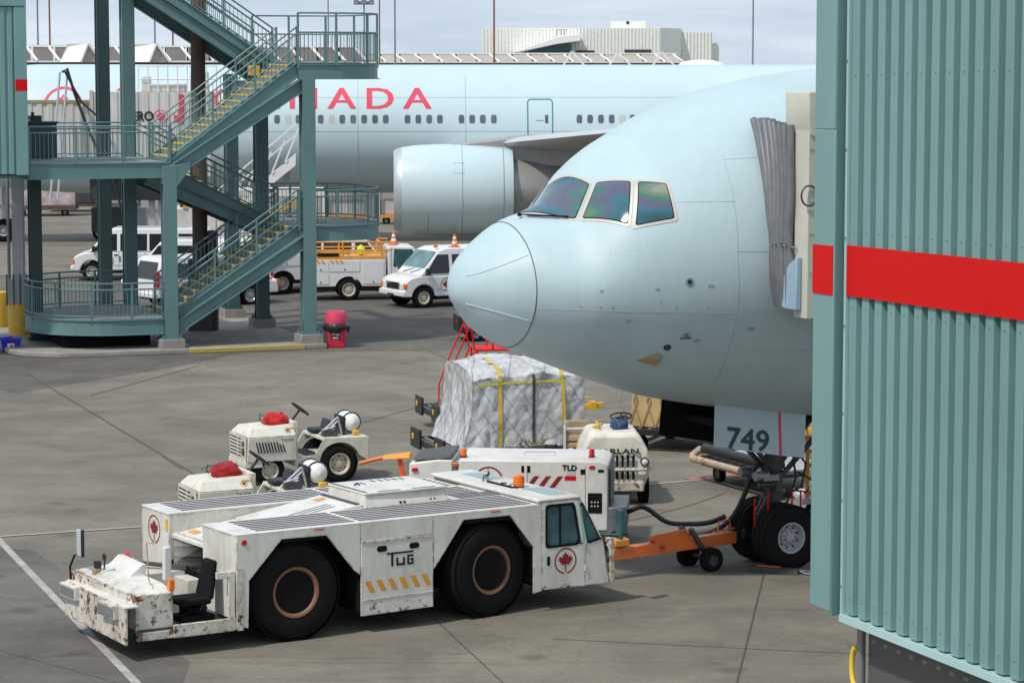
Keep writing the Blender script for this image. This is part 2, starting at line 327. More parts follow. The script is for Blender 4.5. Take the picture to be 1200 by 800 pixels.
LEAF = [(0, .50), (.09, .33), (.20, .37), (.155, .15), (.28, .27), (.315, .20), (.45, .225), (.40, .09), (.475, .045), (.25, -.13), (.28, -.22), (.03, -.185), (.045, -.47)]
LEAF = LEAF + [(-x, y) for x, y in reversed(LEAF[1:])]
def emblem(name, r, m, parent, o, right, up, white=None, lw=0.11, gap=True):
    """maple leaf inside an open ring, flat print on a panel"""
    o = Vector(o); right = Vector(right).normalized(); up = Vector(up).normalized(); nrm = right.cross(up); mb = MB()
    P = lambda x, y, d: o + right * x + up * y + nrm * d
    n = 40; a0 = rad(-90 + 9) if gap else rad(-90); a1 = rad(270 - 9) if gap else rad(270)
    vs = []; fs = []
    for i in range(n + 1):
        a = a0 + (a1 - a0) * i / n
        vs += [P(r * math.cos(a), r * math.sin(a), .002), P(r * (1 - lw) * math.cos(a), r * (1 - lw) * math.sin(a), .002)]
    fs = [(2 * i, 2 * i + 2, 2 * i + 3, 2 * i + 1) for i in range(n)]
    mb.add(vs, fs)
    k = 1.42 * r
    L2 = [P(x * k, y * k, .003) for x, y in LEAF]
    c = P(0, 0, .003); mb.add([c] + L2, [(0, i + 1, (i + 1) % len(L2) + 1) for i in range(len(L2))])
    mb.add([P(-.035 * r, -.25 * r, .0025), P(.035 * r, -.25 * r, .0025), P(.03 * r, -.9 * r, .0025), P(-.03 * r, -.9 * r, .0025)], [(0, 1, 2, 3)])
    return mb.build(name, m, parent, recalc=False)

_wheels = {}
def wheel(parent, loc, R, W, rimr, rim_mat, side=-1, key=None, holes=0, tread=True, rimdepth=0.03, hub=True, rz=0.0, lug=0):
    """tyre with shoulder and tread blocks; children rim and hub. axis = local y, outer face towards side*y"""
    k = (R, W, rimr, rim_mat.name, side, holes, lug)
    if k not in _wheels:
        mb = MB(); h = W / 2; b = R * 0.06
        sh = R - (R - rimr) * 0.30
        prof = [(rimr * .97, -h * .80), (rimr * 1.03, -h * .92), ((rimr + sh) / 2, -h * 1.0), (sh, -h * .97), (R - b * .9, -h * .86), (R, -h * .62), (R, 0), (R, h * .62), (R - b * .9, h * .86), (sh, h * .97), ((rimr + sh) / 2, h), (rimr * 1.03, h * .92), (rimr * .97, h * .80)]
        mb.lathe(prof, 40, 'y', close=False)
        for g in (-.34, 0.0, .34):       # raised tread ribs between grooves
            mb.lathe([(R - .004, g * W - W * .10), (R + .012, g * W - W * .09), (R + .012, g * W + W * .09), (R - .004, g * W + W * .10)], 40, 'y', close=False)
        if lug:
            for i in range(lug):
                a = 2 * math.pi * i / lug; c, s_ = math.cos(a), math.sin(a)
                for sgn in (-1, 1):
                    mb.bar((c * (R + .005), sgn * h * .25, s_ * (R + .005)), (math.cos(a + .09) * (R + .0), sgn * h * .93, math.sin(a + .09) * (R + .0)), R * .075, .045, 0, (c, 0, s_))
        tyre = mb.build('wheel', m_rubber, None, smooth=40)
        y = side * h
        rm = MB(); d = side
        rm.lathe([(rimr * 1.0, y * .78), (rimr * 1.02, y * .95), (rimr * .93, y * .93), (rimr * .86, y * .80), (rimr * .80, y * .45), (rimr * .62, y * .42), (rimr * .55, y * .58), (rimr * .30, y * .60), (rimr * .28, y * .72), (0.001, y * .74)], 32, 'y', close=False)
        rim = rm.build('rim', rim_mat, tyre, smooth=35)
        hb = MB()
        nb = holes or 6
        for i in range(nb):
            a = 2 * math.pi * i / nb
            hb.cyl((rimr * .44 * math.cos(a), y * .55, rimr * .44 * math.sin(a)), (rimr * .44 * math.cos(a), y * .66, rimr * .44 * math.sin(a)), rimr * .05, 6)
        for i in range(nb):
            a = 2 * math.pi * (i + .5) / nb
            hb.cyl((rimr * .70 * math.cos(a), y * .40, rimr * .70 * math.sin(a)), (rimr * .70 * math.cos(a), y * .447, rimr * .70 * math.sin(a)), rimr * .085, 10)
        hb.build('wheel_nuts', m_black, tyre)
        tyre.parent = parent; tyre.location = loc; tyre.rotation_euler = (0, 0, rz)
        _wheels[k] = tyre
        return tyre
    return inst(_wheels[k], parent, loc, (0, 0, rz))
# ---------------------------------------------------------------- ground
def ground_mat(name, ca, cb, cc, big=0.05):
    m = bpy.data.materials.new(name); m.use_nodes = True; t = m.node_tree; n = t.nodes; b = n['Principled BSDF']; l = t.links.new
    tc = n.new('ShaderNodeTexCoord')
    def noise(s, d, r=.55, vec=None, dist=0.0):
        z = n.new('ShaderNodeTexNoise'); z.inputs['Scale'].default_value = s; z.inputs['Detail'].default_value = d; z.inputs['Roughness'].default_value = r; z.inputs['Distortion'].default_value = dist
        l(vec or tc.outputs['Object'], z.inputs['Vector']); return z.outputs['Fac']
    def ramp(f, p0, c0, p1, c1):
        r = n.new('ShaderNodeValToRGB'); l(f, r.inputs['Fac']); e = r.color_ramp.elements; e[0].position = p0; e[0].color = c0 + (1,); e[1].position = p1; e[1].color = c1 + (1,); return r.outputs['Color']
    def mix(f, a, bb, mode='MIX', fac=None):
        q = n.new('ShaderNodeMixRGB'); q.blend_type = mode
        if fac is not None: q.inputs['Fac'].default_value = fac
        else: l(f, q.inputs['Fac'])
        l(a, q.inputs['Color1']) if not isinstance(a, tuple) else setattr(q.inputs['Color1'], 'default_value', a + (1,))
        l(bb, q.inputs['Color2']) if not isinstance(bb, tuple) else setattr(q.inputs['Color2'], 'default_value', bb + (1,))
        return q.outputs['Color']
    c = ramp(noise(big, 8, .6), .36, ca, .64, cb)
    c = mix(None, c, ramp(noise(.45, 9, .68, dist=.4), .32, (.70, .70, .71), .68, (1.20, 1.19, 1.16)), 'MULTIPLY', 1.0)
    c = mix(None, c, ramp(noise(14, 4, .7), .3, (.86, .86, .86), .7, (1.12, 1.12, 1.12)), 'MULTIPLY', 1.0)
    c = mix(None, c, ramp(noise(70, 2, .6), .25, (.72, .72, .72), .75, (1.28, 1.28, 1.28)), 'MULTIPLY', 1.0)
    c = mix(ramp(noise(.8, 6, .72, dist=.8), .62, (0, 0, 0), .72, (.60, .60, .60)), c, cc)              # oil and rubber stains
    mp = n.new('ShaderNodeMapping'); mp.inputs['Rotation'].default_value = (0, 0, rad(28)); mp.inputs['Scale'].default_value = (.12, 2.4, 1); l(tc.outputs['Object'], mp.inputs['Vector'])
    c = mix(ramp(noise(1.0, 4, .6, mp.outputs['Vector']), .58, (0, 0, 0), .72, (.30, .30, .30)), c, cc)      # tyre tracks
    wv = n.new('ShaderNodeTexNoise'); wv.inputs['Scale'].default_value = .5; wv.inputs['Detail'].default_value = 5; l(tc.outputs['Object'], wv.inputs['Vector'])
    wm = n.new('ShaderNodeMixRGB'); wm.blend_type = 'ADD'; wm.inputs['Fac'].default_value = 1.6; l(tc.outputs['Object'], wm.inputs['Color1']); l(wv.outputs['Color'], wm.inputs['Color2'])
    vo = n.new('ShaderNodeTexVoronoi'); vo.feature = 'DISTANCE_TO_EDGE'; vo.inputs['Scale'].default_value = .16; l(wm.outputs['Color'], vo.inputs['Vector'])
    c = mix(ramp(vo.outputs['Distance'], .0012, (.30, .30, .30), .0035, (0, 0, 0)), c, cc)                 # hairline cracks
    vs_ = n.new('ShaderNodeTexVoronoi'); vs_.inputs['Scale'].default_value = .55; l(wm.outputs['Color'], vs_.inputs['Vector'])
    c = mix(ramp(vs_.outputs['Distance'], .06, (.55, .55, .55), .17, (0, 0, 0)), c, cc)                    # drip spots
    mp2 = n.new('ShaderNodeMapping'); mp2.inputs['Rotation'].default_value = (0, 0, rad(-62)); mp2.inputs['Scale'].default_value = (.05, 3.4, 1); l(wm.outputs['Color'], mp2.inputs['Vector'])
    c = mix(ramp(noise(1.0, 3, .6, mp2.outputs['Vector']), .60, (0, 0, 0), .70, (.28, .28, .28)), c, cc)
    l(c, b.inputs['Base Color']); b.inputs['Roughness'].default_value = 0.86; b.inputs['Specular IOR Level'].default_value = 0.3
    bn = n.new('ShaderNodeBump'); bn.inputs['Strength'].default_value = .25; bn.inputs['Distance'].default_value = .01; l(noise(60, 3, .7), bn.inputs['Height']); l(bn.outputs['Normal'], b.inputs['Normal'])
    return m
m_apron = ground_mat('apron_concrete', (.164, .149, .121), (.224, .204, .166), (.075, .070, .064))
m_asph = ground_mat('worn_asphalt', (.110, .102, .090), (.150, .138, .120), (.055, .052, .050), 0.09)
g = MB(); g.add([(-3500, -60, 0), (3500, -60, 0), (3500, 8000, 0), (-3500, 8000, 0)], [(0, 1, 2, 3)]); tag(g.build('apron_ground', m_apron), kind='structure')
def flat(name, poly, z, m, kind='structure'):
    a = MB(); a.add([(p[0], p[1], z) for p in poly], [tuple(range(len(poly)))]); return tag(a.build(name, m), kind=kind)
flat('asphalt_strip', [(-60, 76.5), (-15.5, 73.8), (-12.9, 70.6), (-9.6, 76.6), (-8, 80.6), (2, 82.0), (22, 88), (60, 100), (60, 116), (-60, 108)], .004, m_asph)
flat('asphalt_strip', [(-40, 24), (-8.6, 24), (-4.4, 32.6), (-4.6, 38.4), (-8.4, 47.4), (-40, 62)], .004, m_asph)
# sawn joints of the slabs
jm = MB(); a0 = math.atan2(45.88 - 37.09, 4.30 - 3.03); dx, dy = math.cos(a0), math.sin(a0)
def joint(p, q, w=.03): jm.bar((p[0], p[1], .0075), (q[0], q[1], .0075), w, .003)
joint((2.6, 33.4), (4.42, 46.6), .024); joint((4.42, 46.6), (8.6, 75.0), .012)
joint((-13.5, 75.3), (-5.6, 53.6), .045); joint((-10.9, 70.0), (-8.9, 77.0), .03); joint((-7.63, 59.0), (-6.96, 57.1), .02); joint((-6.6, 57.2), (-1.2, 70.5), .018)
joint((-1.2, 41.5), (-.1, 37.0), .016); joint((.6, 40.0), (6.5, 38.6), .012); joint((-9.2, 41.0), (-4.6, 36.2), .014); joint((-3.1, 83.5), (1.2, 67.0), .02); joint((1.2, 67.0), (9.5, 70.5), .014)
tag(jm.build('pavement_joints', mat('joint_sealant', (.075, .070, .064), .8)), kind='structure')
m_line = mat('worn_white_line', (.40, .385, .36), .8, var=.15, scale=3, dirt=.7, dscale=2.5)
m_linep = mat('worn_pink_line', (.50, .38, .36), .8, var=.15, scale=3, dirt=.6, dscale=3)
m_liner = mat('worn_red_line', (.42, .16, .15), .8, var=.15, scale=3, dirt=.5, dscale=3)
def line(name, p, q, w, m, z=.011):
    p = Vector(p + (0,)); q = Vector(q + (0,)); d = (q - p).normalized(); s = Vector((-d.y, d.x, 0)) * w / 2
    flat(name, [(p + s)[:2], (p - s)[:2], (q - s)[:2], (q + s)[:2]], z, m)
line('painted_line', (-9.55, 49.4), (-4.6, 35.4), .13, m_line)
line('painted_line', (-26.0, 41.6), (-4.5, 50.9), .10, m_linep, .015)
line('painted_line', (1.2, 54.1), (5.0, 56.3), .10, m_linep, .011)
line('painted_line', (3.6, 55.75), (12.0, 60.5), .32, m_liner, .015)

# ---------------------------------------------------------------- airliners
def pchip(k, v):
    n = len(k); h = [k[i + 1] - k[i] for i in range(n - 1)]; d = [(v[i + 1] - v[i]) / h[i] for i in range(n - 1)]; m = [d[0]] + [0] * (n - 2) + [d[-1]]
    for i in range(1, n - 1):
        if d[i - 1] * d[i] > 0:
            w1 = 2 * h[i] + h[i - 1]; w2 = h[i] + 2 * h[i - 1]; m[i] = (w1 + w2) / (w1 / d[i - 1] + w2 / d[i])
    def f(x):
        x = min(max(x, k[0]), k[-1]); i = 0
        while i < n - 2 and x > k[i + 1]: i += 1
        H = h[i]; t = (x - k[i]) / H
        return (2 * t**3 - 3 * t**2 + 1) * v[i] + (t**3 - 2 * t**2 + t) * H * m[i] + (-2 * t**3 + 3 * t**2) * v[i + 1] + (t**3 - t**2) * H * m[i + 1]
    return f
class Fuselage:
    """cross sections: crown, keel and half width against the distance u aft of the nose; port side is -y"""
    def __init__(s, T, B, W):
        q = lambda k: [math.sqrt(x) for x in k]
        s.t = pchip(q(T[0]), T[1]); s.b = pchip(q(B[0]), B[1]); s.w = pchip(q(W[0]), W[1])
    def ridge(s, u): return 1 + .36 * math.exp(-((u - 1.65) / .62) ** 2) * .55
    def sec(s, u):
        r = math.sqrt(max(u, 0)); return s.t(r), s.b(r), s.w(r)
    def at(s, u, ph, off=0.0):
        t, b, w = s.sec(u); zc = (t + b) / 2; h = (t - b) / 2
        cs, sn = math.cos(ph), math.sin(ph)
        if sn > 0:      # the crown is drawn up to a soft ridge between the windscreens
            k = s.ridge(u); cs = math.copysign(abs(cs) ** k, cs); sn = sn ** k
        p = Vector((u, -w * cs, zc + h * sn))
        if off:
            e = .02; u1 = max(u - e, 0.0005)
            a = s.at(u + e, ph) - s.at(u1, ph); c = s.at(u, ph + e) - s.at(u, ph - e)
            n = c.cross(a).normalized()
            if n.dot(p - Vector((u + .4, 0, zc))) < 0: n = -n
            p = p + n * off
        return p
    def phi(s, u, z):
        t, b, w = s.sec(u); q = max(-1, min(1, (z - (t + b) / 2) / ((t - b) / 2)))
        return math.asin(q ** (1 / s.ridge(u)) if q > 0 else q)
    def uz(s, u, z, off=0.0): return s.at(u, s.phi(u, z), off)
    def near(s, p, off=0.0):
        t, b, w = s.sec(p[0]); a = (p[2] - (t + b) / 2) / ((t - b) / 2); c = -p[1] / w; k = 1 / s.ridge(p[0])
        if a > 0: a = a ** k; c = math.copysign(abs(c) ** k, c)
        return s.at(p[0], math.atan2(a, c), off)
    def mesh(s, us, n=72):
        m = MB(); vs = []
        for u in us:
            for j in range(n): vs.append(s.at(u, 2 * math.pi * j / n))
        k = len(us); fs = [(i * n + j, i * n + (j + 1) % n, (i + 1) * n + (j + 1) % n, (i + 1) * n + j) for i in range(k - 1) for j in range(n)]
        fs += [tuple(range(n - 1, -1, -1)), tuple(range((k - 1) * n, k * n))]
        return m.add(vs, fs)
    def patch(s, corners, off, n=8, mi=0, mb=None, rnd=0.0, thick=0.0, mirror=False):
        """four corners near the skin -> a panel that follows the skin"""
        A, B, C_, D = [Vector(c) for c in corners]; mb = mb or MB()
        def f(a, b):
            p = (A * (1 - a) + B * a) * (1 - b) + (D * (1 - a) + C_ * a) * b
            q = s.near(p, off)
            if mirror: q = Vector((q.x, -q.y, q.z))
            return q
        return mb.sheet(f, n, n, mi)
    def strip(s, pts, wdt, off, mb=None, mi=0, n=24, r=.006):
        """gap line along the skin through (u,z) points"""
        mb = mb or MB(); P = []
        for (a, b) in zip(pts[:-1], pts[1:]):
            for i in range(n + 1):
                k = i / n; P.append(s.uz(a[0] + (b[0] - a[0]) * k, a[1] + (b[1] - a[1]) * k, off))
        mb.tube(P, r, 4, mi); return mb
    def text(s, name, body, size, u0, z0, width, m, parent, spacing=1.1, off=.012, bold=.0):
        vs, fs = text_geo(body, size, spacing); x0 = min(v[0] for v in vs); x1 = max(v[0] for v in vs); k = width / (x1 - x0)
        mb = MB()
        for i, bx in enumerate([0] if not bold else [-bold, bold]):
            # split tall faces so that the print follows the skin
            bm = bmesh.new(); bv = [bm.verts.new((u0 + (v[0] - x0) * k + bx, z0 + v[1], 0)) for v in vs]
            for f in fs:
                try: bm.faces.new([bv[q] for q in f])
                except ValueError: pass
            bmesh.ops.triangulate(bm, faces=bm.faces)
            zs = max(v[1] for v in vs)
            for c in range(1, 10):
                bmesh.ops.bisect_plane(bm, geom=bm.verts[:] + bm.edges[:] + bm.faces[:], plane_co=(0, z0 + zs * c / 10, 0), plane_no=(0, 1, 0))
            bm.verts.index_update()
            mb.add([s.uz(v.co.x, v.co.y, off + .002 * i) for v in bm.verts], [tuple(v.index for v in f.verts) for f in bm.faces]); bm.free()
        return mb.build(name, m, parent, recalc=False)

KT = [0, .15, .5, 1.0, 1.6, 2.2, 2.7, 3.1, 3.6, 4.5, 6.0, 8.0, 10, 14]
VT = [4.887, 5.35, 5.70, 6.03, 6.25, 6.86, 7.23, 7.45, 7.72, 8.05, 8.35, 8.52, 8.52, 8.5]
KB = [0, .15, .5, 1.0, 1.6, 2.4, 3.5, 5.0, 7.0, 10, 14]
VB = [4.887, 4.58, 4.18, 3.91, 3.68, 3.37, 3.02, 2.75, 2.49, 2.33, 2.3]
KW = [0, .02, .08, .2, .4, .7, 1.0, 1.4, 1.8, 2.2, 2.6, 3.0, 3.5, 4, 4.75, 5.5, 6.5, 7.5, 8.5, 10, 14]
VW = [0, .19, .38, .6, .85, 1.12, 1.35, 1.6, 1.82, 2.01, 2.17, 2.31, 2.46, 2.59, 2.74, 2.86, 2.96, 3.03, 3.08, 3.1, 3.1]
TAILU = [(50, 8.5, 2.3, 3.1), (56, 8.5, 3.0, 2.85), (62, 8.4, 4.4, 2.2), (68, 8.2, 6.2, 1.1), (73, 7.6, 7.2, .12)]
F = Fuselage((KT + [t[0] for t in TAILU], VT + [t[1] for t in TAILU]), (KB + [t[0] for t in TAILU], VB + [t[2] for t in TAILU]), (KW + [t[0] for t in TAILU], VW + [t[3] for t in TAILU]))
US = [.0006, .004, .012, .03, .06, .1, .15, .21, .28, .36, .45, .55, .66, .78, .9] + [.9 + .13 * i for i in range(1, 40)] + [6.2 + .4 * i for i in range(12)] + [12, 14, 18, 24, 30, 36, 42, 48, 50, 52, 54, 56, 58, 60, 62, 64, 66, 68, 70, 71.5, 73]

# -- the near airliner
A1 = thing('airliner', 'pale ice-blue airliner nose with cockpit windows and number 749 on its nose gear door', 'airliner', (-.963, 43.617, 0), rad(25))
i9 = US.index(.9)
F.mesh(US[i9:]).build('fuselage', m_ice, A1, smooth=50)
F.mesh(US[:i9 + 1]).build('radome', m_ice, A1, smooth=50)
mb = MB(); mb.tube([F.at(.9, 2 * math.pi * i / 72, .001) for i in range(72)], .008, 6, closed=True); mb.build('radome_gap', m_seam2, A1)
# lightning strips of the radome
for (a, b) in (((.10, 5.148), (.87, 5.511)), ((.115, 4.708), (.852, 4.48))):
    F.strip([a, b], .01, .001 if a[1] > 4.8 else .004, r=.0045 if a[1] > 4.8 else .0065).build('lightning_strip', m_icef if a[1] < 4.8 else m_seam, A1)
# cockpit glazing, both sides
FR = [[(1.23, .0, 6.10), (1.215, -.02, 6.09), None, None]]
P1 = [(1.22, .10, 6.12), (1.745, -.985, 6.14), (2.085, -.76, 6.64), (1.96, .56, 6.55)]
P1S = [(1.45, -.52, 6.13), (1.745, -.985, 6.14), (2.085, -.86, 6.62), (2.05, -.80, 6.62)]
P2 = [(1.825, -1.125, 6.14), (2.262, -1.755, 6.035), (2.50, -1.372, 6.66), (2.165, -.895, 6.65)]
P3 = [(2.37, -1.85, 6.00), (2.90, -2.08, 6.105), (2.93, -1.745, 6.615), (2.605, -1.48, 6.648)]
def grow(c, k):
    """corners moved k metres outwards along the panel"""
    V = [Vector(x) for x in c]; o = []
    for i in range(4):
        a = (V[i] - V[i - 1]).normalized(); b = (V[i] - V[(i + 1) % 4]).normalized(); o.append(V[i] + (a + b) * k)
    return o
def rpanel(c, off, r, mirror, n=10):
    """panel with rounded corners following the skin"""
    A, B, C_, D = [Vector(x) for x in c]; mb = MB()
    lu = ((B - A).length + (C_ - D).length) / 2; lv = ((D - A).length + (C_ - B).length) / 2; ru = r / lu; rv = r / lv
    vs = []; fs = []
    bs = sorted(set([0, rv * .08, rv * .3, rv * .6, rv] + [rv + (1 - 2 * rv) * i / n for i in range(n + 1)] + [1 - rv, 1 - rv * .6, 1 - rv * .3, 1 - rv * .08, 1]))
    for b in bs:
        d = min(b, 1 - b); ins = 0.0
        if d < rv: q = 1 - d / rv; ins = ru * (1 - math.sqrt(max(0, 1 - q * q)))
        for i in range(n + 1):
            a = ins + (1 - 2 * ins) * i / n
            p = (A * (1 - a) + B * a) * (1 - b) + (D * (1 - a) + C_ * a) * b; q = F.near(p, off)
            vs.append((q.x, -q.y if mirror else q.y, q.z))
    m = n + 1; fs = [(j * m + i, j * m + i + 1, (j + 1) * m + i + 1, (j + 1) * m + i) for j in range(len(bs) - 1) for i in range(n)]
    return mb.add(vs, fs)
for mir in (False, True):
    for c in (P1S if mir else P1, P2, P3):
        g1 = grow(c, .066 if not mir else .05); fo_ = .005 if c is P1 else .0065 if c is P2 else .008
        fr = rpanel(g1, fo_, .05, mir).build('window_frame', m_frame, A1, smooth=60, recalc=False)
        rpanel(grow(c, .016), .011, .045, mir).build('window_seal', m_blackm, fr, smooth=60, recalc=False)
        rpanel(c, .015, .04, mir).build('window_pane', m_iris, fr, smooth=60, recalc=False)
for mir in (1, -1):
    wv = MB(); base = F.near((1.10, -.22, 6.06), .03); arm = F.near((1.68, -.86, 6.11), .035)
    wv.cyl(base, base + Vector((0, 0, .05)), .035, 8); wv.tube([base + Vector((0, 0, .03)), F.near((1.35, -.50, 6.10), .05), arm], .012, 6); wv.bar(F.near((1.2, -.28, 6.10), .03), arm, .02, .03)
    if mir < 0: continue
    wv.v = [(x, y * mir, z) for x, y, z in wv.v]; wv.build('windscreen_wiper', m_blackm, A1)
# skin joints
for pts in ([(.93, 4.67), (3.87, 4.59)], [(3.80, 5.572), (6.5, 5.54)], [(3.0, 6.344), (3.85, 6.355)], [(3.87, 4.59), (3.80, 5.5), (3.84, 6.36), (3.87, 6.98)], [(3.87, 7.0), (5.4, 7.1)], [(3.87, 4.59), (3.9, 3.9), (4.0, 3.3)], [(4.2, 3.95), (6.6, 3.9)]):
    F.strip(pts, .01, .0, r=.0032).build('skin_joint', m_seam, A1)
rv = MB()
def rivets(a, b_, sp=.075, r=.0055):
    P = F.uz(*a); L0 = (F.uz(*b_) - P).length; n = max(2, int(L0 / sp))
    for i in range(n + 1):
        k = i / n; p = F.uz(a[0] + (b_[0] - a[0]) * k, a[1] + (b_[1] - a[1]) * k); q = F.uz(a[0] + (b_[0] - a[0]) * k, a[1] + (b_[1] - a[1]) * k, .004); d = (q - p).normalized(); u = d.cross(Vector((0, 0, 1))).normalized() * r; v = Vector((0, 0, r))
        rv.add([q - u, q - v, q + u, q + v], [(0, 1, 2, 3)])
for (a, b_) in (((1.0, 4.60), (3.8, 4.52)), ((1.0, 4.74), (3.8, 4.66)), ((3.86, 5.50), (5.6, 5.48)), ((3.86, 5.64), (5.6, 5.62)), ((3.05, 6.28), (3.8, 6.29)), ((3.81, 4.7), (3.75, 5.5)), ((3.93, 4.7), (3.87, 5.5)), ((3.9, 7.06), (5.0, 7.14)), ((1.6, 4.0), (4.0, 3.5)), ((2.2, 5.3), (4.2, 5.2)), ((1.4, 5.55), (2.4, 5.6))):
    rivets(a, b_)
tag(rv.build('rivets', m_seam, A1, recalc=False), kind='stuff')
for (u, z, w_, h_) in ((3.35, 5.02, .10, .035), (2.55, 4.98, .07, .03), (3.3, 4.12, .09, .04), (2.2, 4.45, .06, .05), (4.1, 4.30, .12, .05), (1.75, 4.95, .05, .03)):
    pc = MB(); pc.add([F.uz(u + x, z + y, .004) for x, y in ((0, 0), (w_, 0), (w_, h_), (0, h_))], [(0, 1, 2, 3)]); pc.build('placard', m_seam, A1, recalc=False)
def disc(u, z, r, m, nm, d=.02, inner=None):
    p = F.uz(u, z); q = F.uz(u, z, .05); nrm = (q - p).normalized(); b = MB(); b.cyl(p - nrm * .02, p + nrm * d, r, 20, r * .92); o = b.build(nm, m, A1, smooth=40)
    if inner: b = MB(); b.cyl(p + nrm * d, p + nrm * (d + .012), r * .5, 14, r * .42); b.build('sensor_face', inner, o, smooth=40)
disc(3.061, 5.109, .075, m_seam, 'static_sensor', .008, m_black)
disc(2.93, 4.032, .065, m_black, 'static_sensor', .008, m_dk)
for (u, z, r) in ((3.136, 4.233, .045), (2.65, 4.786, .014), (1.951, 4.709, .018), (1.78, 4.709, .018), (2.9, 4.70, .014), (3.4, 4.68, .016), (2.75, 4.62, .012), (3.0, 4.55, .012), (1.5, 4.72, .015)):
    disc(u, z, r, m_seam, 'rivet_plate', .004)
pb = MB(); p = F.uz(3.16, 4.25); n1 = (F.uz(3.16, 4.25, .1) - p).normalized(); pb.bar(p, p + n1 * .10, .02, .05); pb.tube([p + n1 * .10 + Vector((.05, 0, 0)), p + n1 * .10 + Vector((-.14, 0, 0))], .014, 8); pb.build('pitot_probe', m_dk, A1)
pb = MB(); c = [F.uz(u, z) for u, z in ((2.58, 3.80), (2.88, 3.76), (2.90, 3.90), (2.80, 3.93))]; n1 = (F.uz(2.72, 3.8, .1) - F.uz(2.72, 3.8)).normalized()
pb.hexa([q - n1 * .02 for q in c], [c[0] + n1 * .01, c[1] + n1 * .07, c[2] + n1 * .07, c[3] + n1 * .02]); pb.build('drain_scoop', m_tan, A1)
# passenger door behind the canopy
F.strip([(5.35, 5.0), (5.35, 6.95), (6.5, 7.0), (6.5, 5.0), (5.35, 5.0)], .01, .0, r=.006).build('door_outline', m_seam, A1)
# nose gear: bay doors, legs, wheels
gx = 6.0
gd = MB()
for (x0, x1) in ((4.46, 5.715), (5.75, 6.20)):
    t = lambda x: 2.92 - (x - 4.46) * .155; bt = lambda x: 2.20 - (x - 4.46) * .18
    if x0 < 5: gd2 = MB(); gd2.hexa([(x0, -.66, bt(x0)), (x1, -.66, bt(x1)), (x1, -.63, bt(x1)), (x0, -.63, bt(x0))], [(x0 + .05, -.60, t(x0) + .1), (x1, -.60, t(x1) + .1), (x1, -.57, t(x1) + .1), (x0 + .05, -.57, t(x0) + .1)]); door = gd2.build('nose_gear_door', m_ice, A1, bevel=.006)
    else: gd3 = MB(); gd3.hexa([(x0, -.66, bt(x0)), (x1, -.66, bt(x1) + .02), (x1, -.63, bt(x1) + .02), (x0, -.63, bt(x0))], [(x0, -.60, t(x0) + .1), (x1 + .06, -.60, t(x1) + .1), (x1 + .06, -.57, t(x1) + .1), (x0, -.57, t(x0) + .1)]); d2 = gd3.build('nose_gear_door', m_ice, A1, bevel=.006)
    xa = x0 - (.35 if x0 < 5 else 0); fd = MB(); fd.hexa([(xa, .63, bt(xa)), (x1, .63, bt(x1)), (x1, .66, bt(x1)), (xa, .66, bt(xa))], [(xa + .05, .57, t(xa) + .1), (x1, .57, t(x1) + .1), (x1, .60, t(x1) + .1), (xa + .05, .60, t(xa) + .1)]); fd.box(xa + .06, x1 - .03, .600, .632, bt(x0) + .03, t(x1), 1); fd.build('nose_gear_door', [m_blackm, m_blackm], A1, bevel=.004)  # far door all black: shade on its inner face put into the colour
rs = MB(); rs.hexa([(5.708, -.668, 1.97), (5.757, -.668, 1.96), (5.757, -.655, 1.96), (5.708, -.655, 1.97)], [(5.708, -.607, 2.80), (5.757, -.607, 2.79), (5.757, -.595, 2.79), (5.708, -.595, 2.80)]); rs.build('red_door_edge', m_redl, door)
lettering('fleet_number', '749', .50, m_navy, door, (4.70, -.6665, 2.17), (1, 0, -.145), (.07, .075, 1), 1.02, width=.80, bold=.009)
bay = MB(); bay.box(4.55, 6.9, -.55, .55, 2.5, 2.62); bay.build('gear_bay', m_blackm, A1)
lg = MB(); lg.cyl((gx - .04, 0, 2.55), (gx, 0, 1.15), .155, 20); lg.cyl((gx, 0, 1.2), (gx, 0, .52), .095, 18)
lg.cyl((gx, -.55, .54), (gx, .55, .54), .075, 14); lg.cyl((gx, -.16, .54), (gx, .16, .54), .13, 16)
lg.cyl((gx, 0, 1.28), (gx, 0, 1.12), .20, 20); lg.cyl((gx, 0, 1.75), (gx, 0, 1.66), .185, 20)
leg = lg.build('nose_gear_leg', m_dk, A1, smooth=40)
l2 = MB(); l2.cyl((gx, 0, 1.12), (gx, 0, .64), .088, 18); l2.build('oleo_piston', m_steel, leg, smooth=40)
l3 = MB()
for sy in (-1, 1):
    l3.tube([(gx + .02, sy * .13, 1.5), (gx + .95, sy * .30, 2.5)], .05, 8); l3.tube([(gx - .02, sy * .10, 1.55), (gx - .9, sy * .28, 2.5)], .045, 8)
    l3.bar((gx - .14, sy * .07, 1.2), (gx - .34, sy * .05, .86), .05, .07); l3.bar((gx - .34, sy * .05, .86), (gx - .1, sy * .06, .60), .05, .06)
    l3.cyl((gx - .05, sy * .22, 1.30), (gx - .05, sy * .22, 1.62), .075, 12); l3.cyl((gx - .42, sy * .2, 1.42), (gx - .02, sy * .2, 1.42), .05, 10)
l3.build('gear_brace', m_dk, leg, smooth=40)
l4 = MB(); l4.cyl((gx - .52, -.26, 1.58), (gx - .28, -.26, 1.58), .085, 16); l4.cyl((gx - .52, .26, 1.58), (gx - .28, .26, 1.58), .085, 16); l4.box(gx - .40, gx - .1, -.34, .34, 1.50, 1.60); l4.build('taxi_light', m_grey, leg, smooth=40)
l5 = MB()
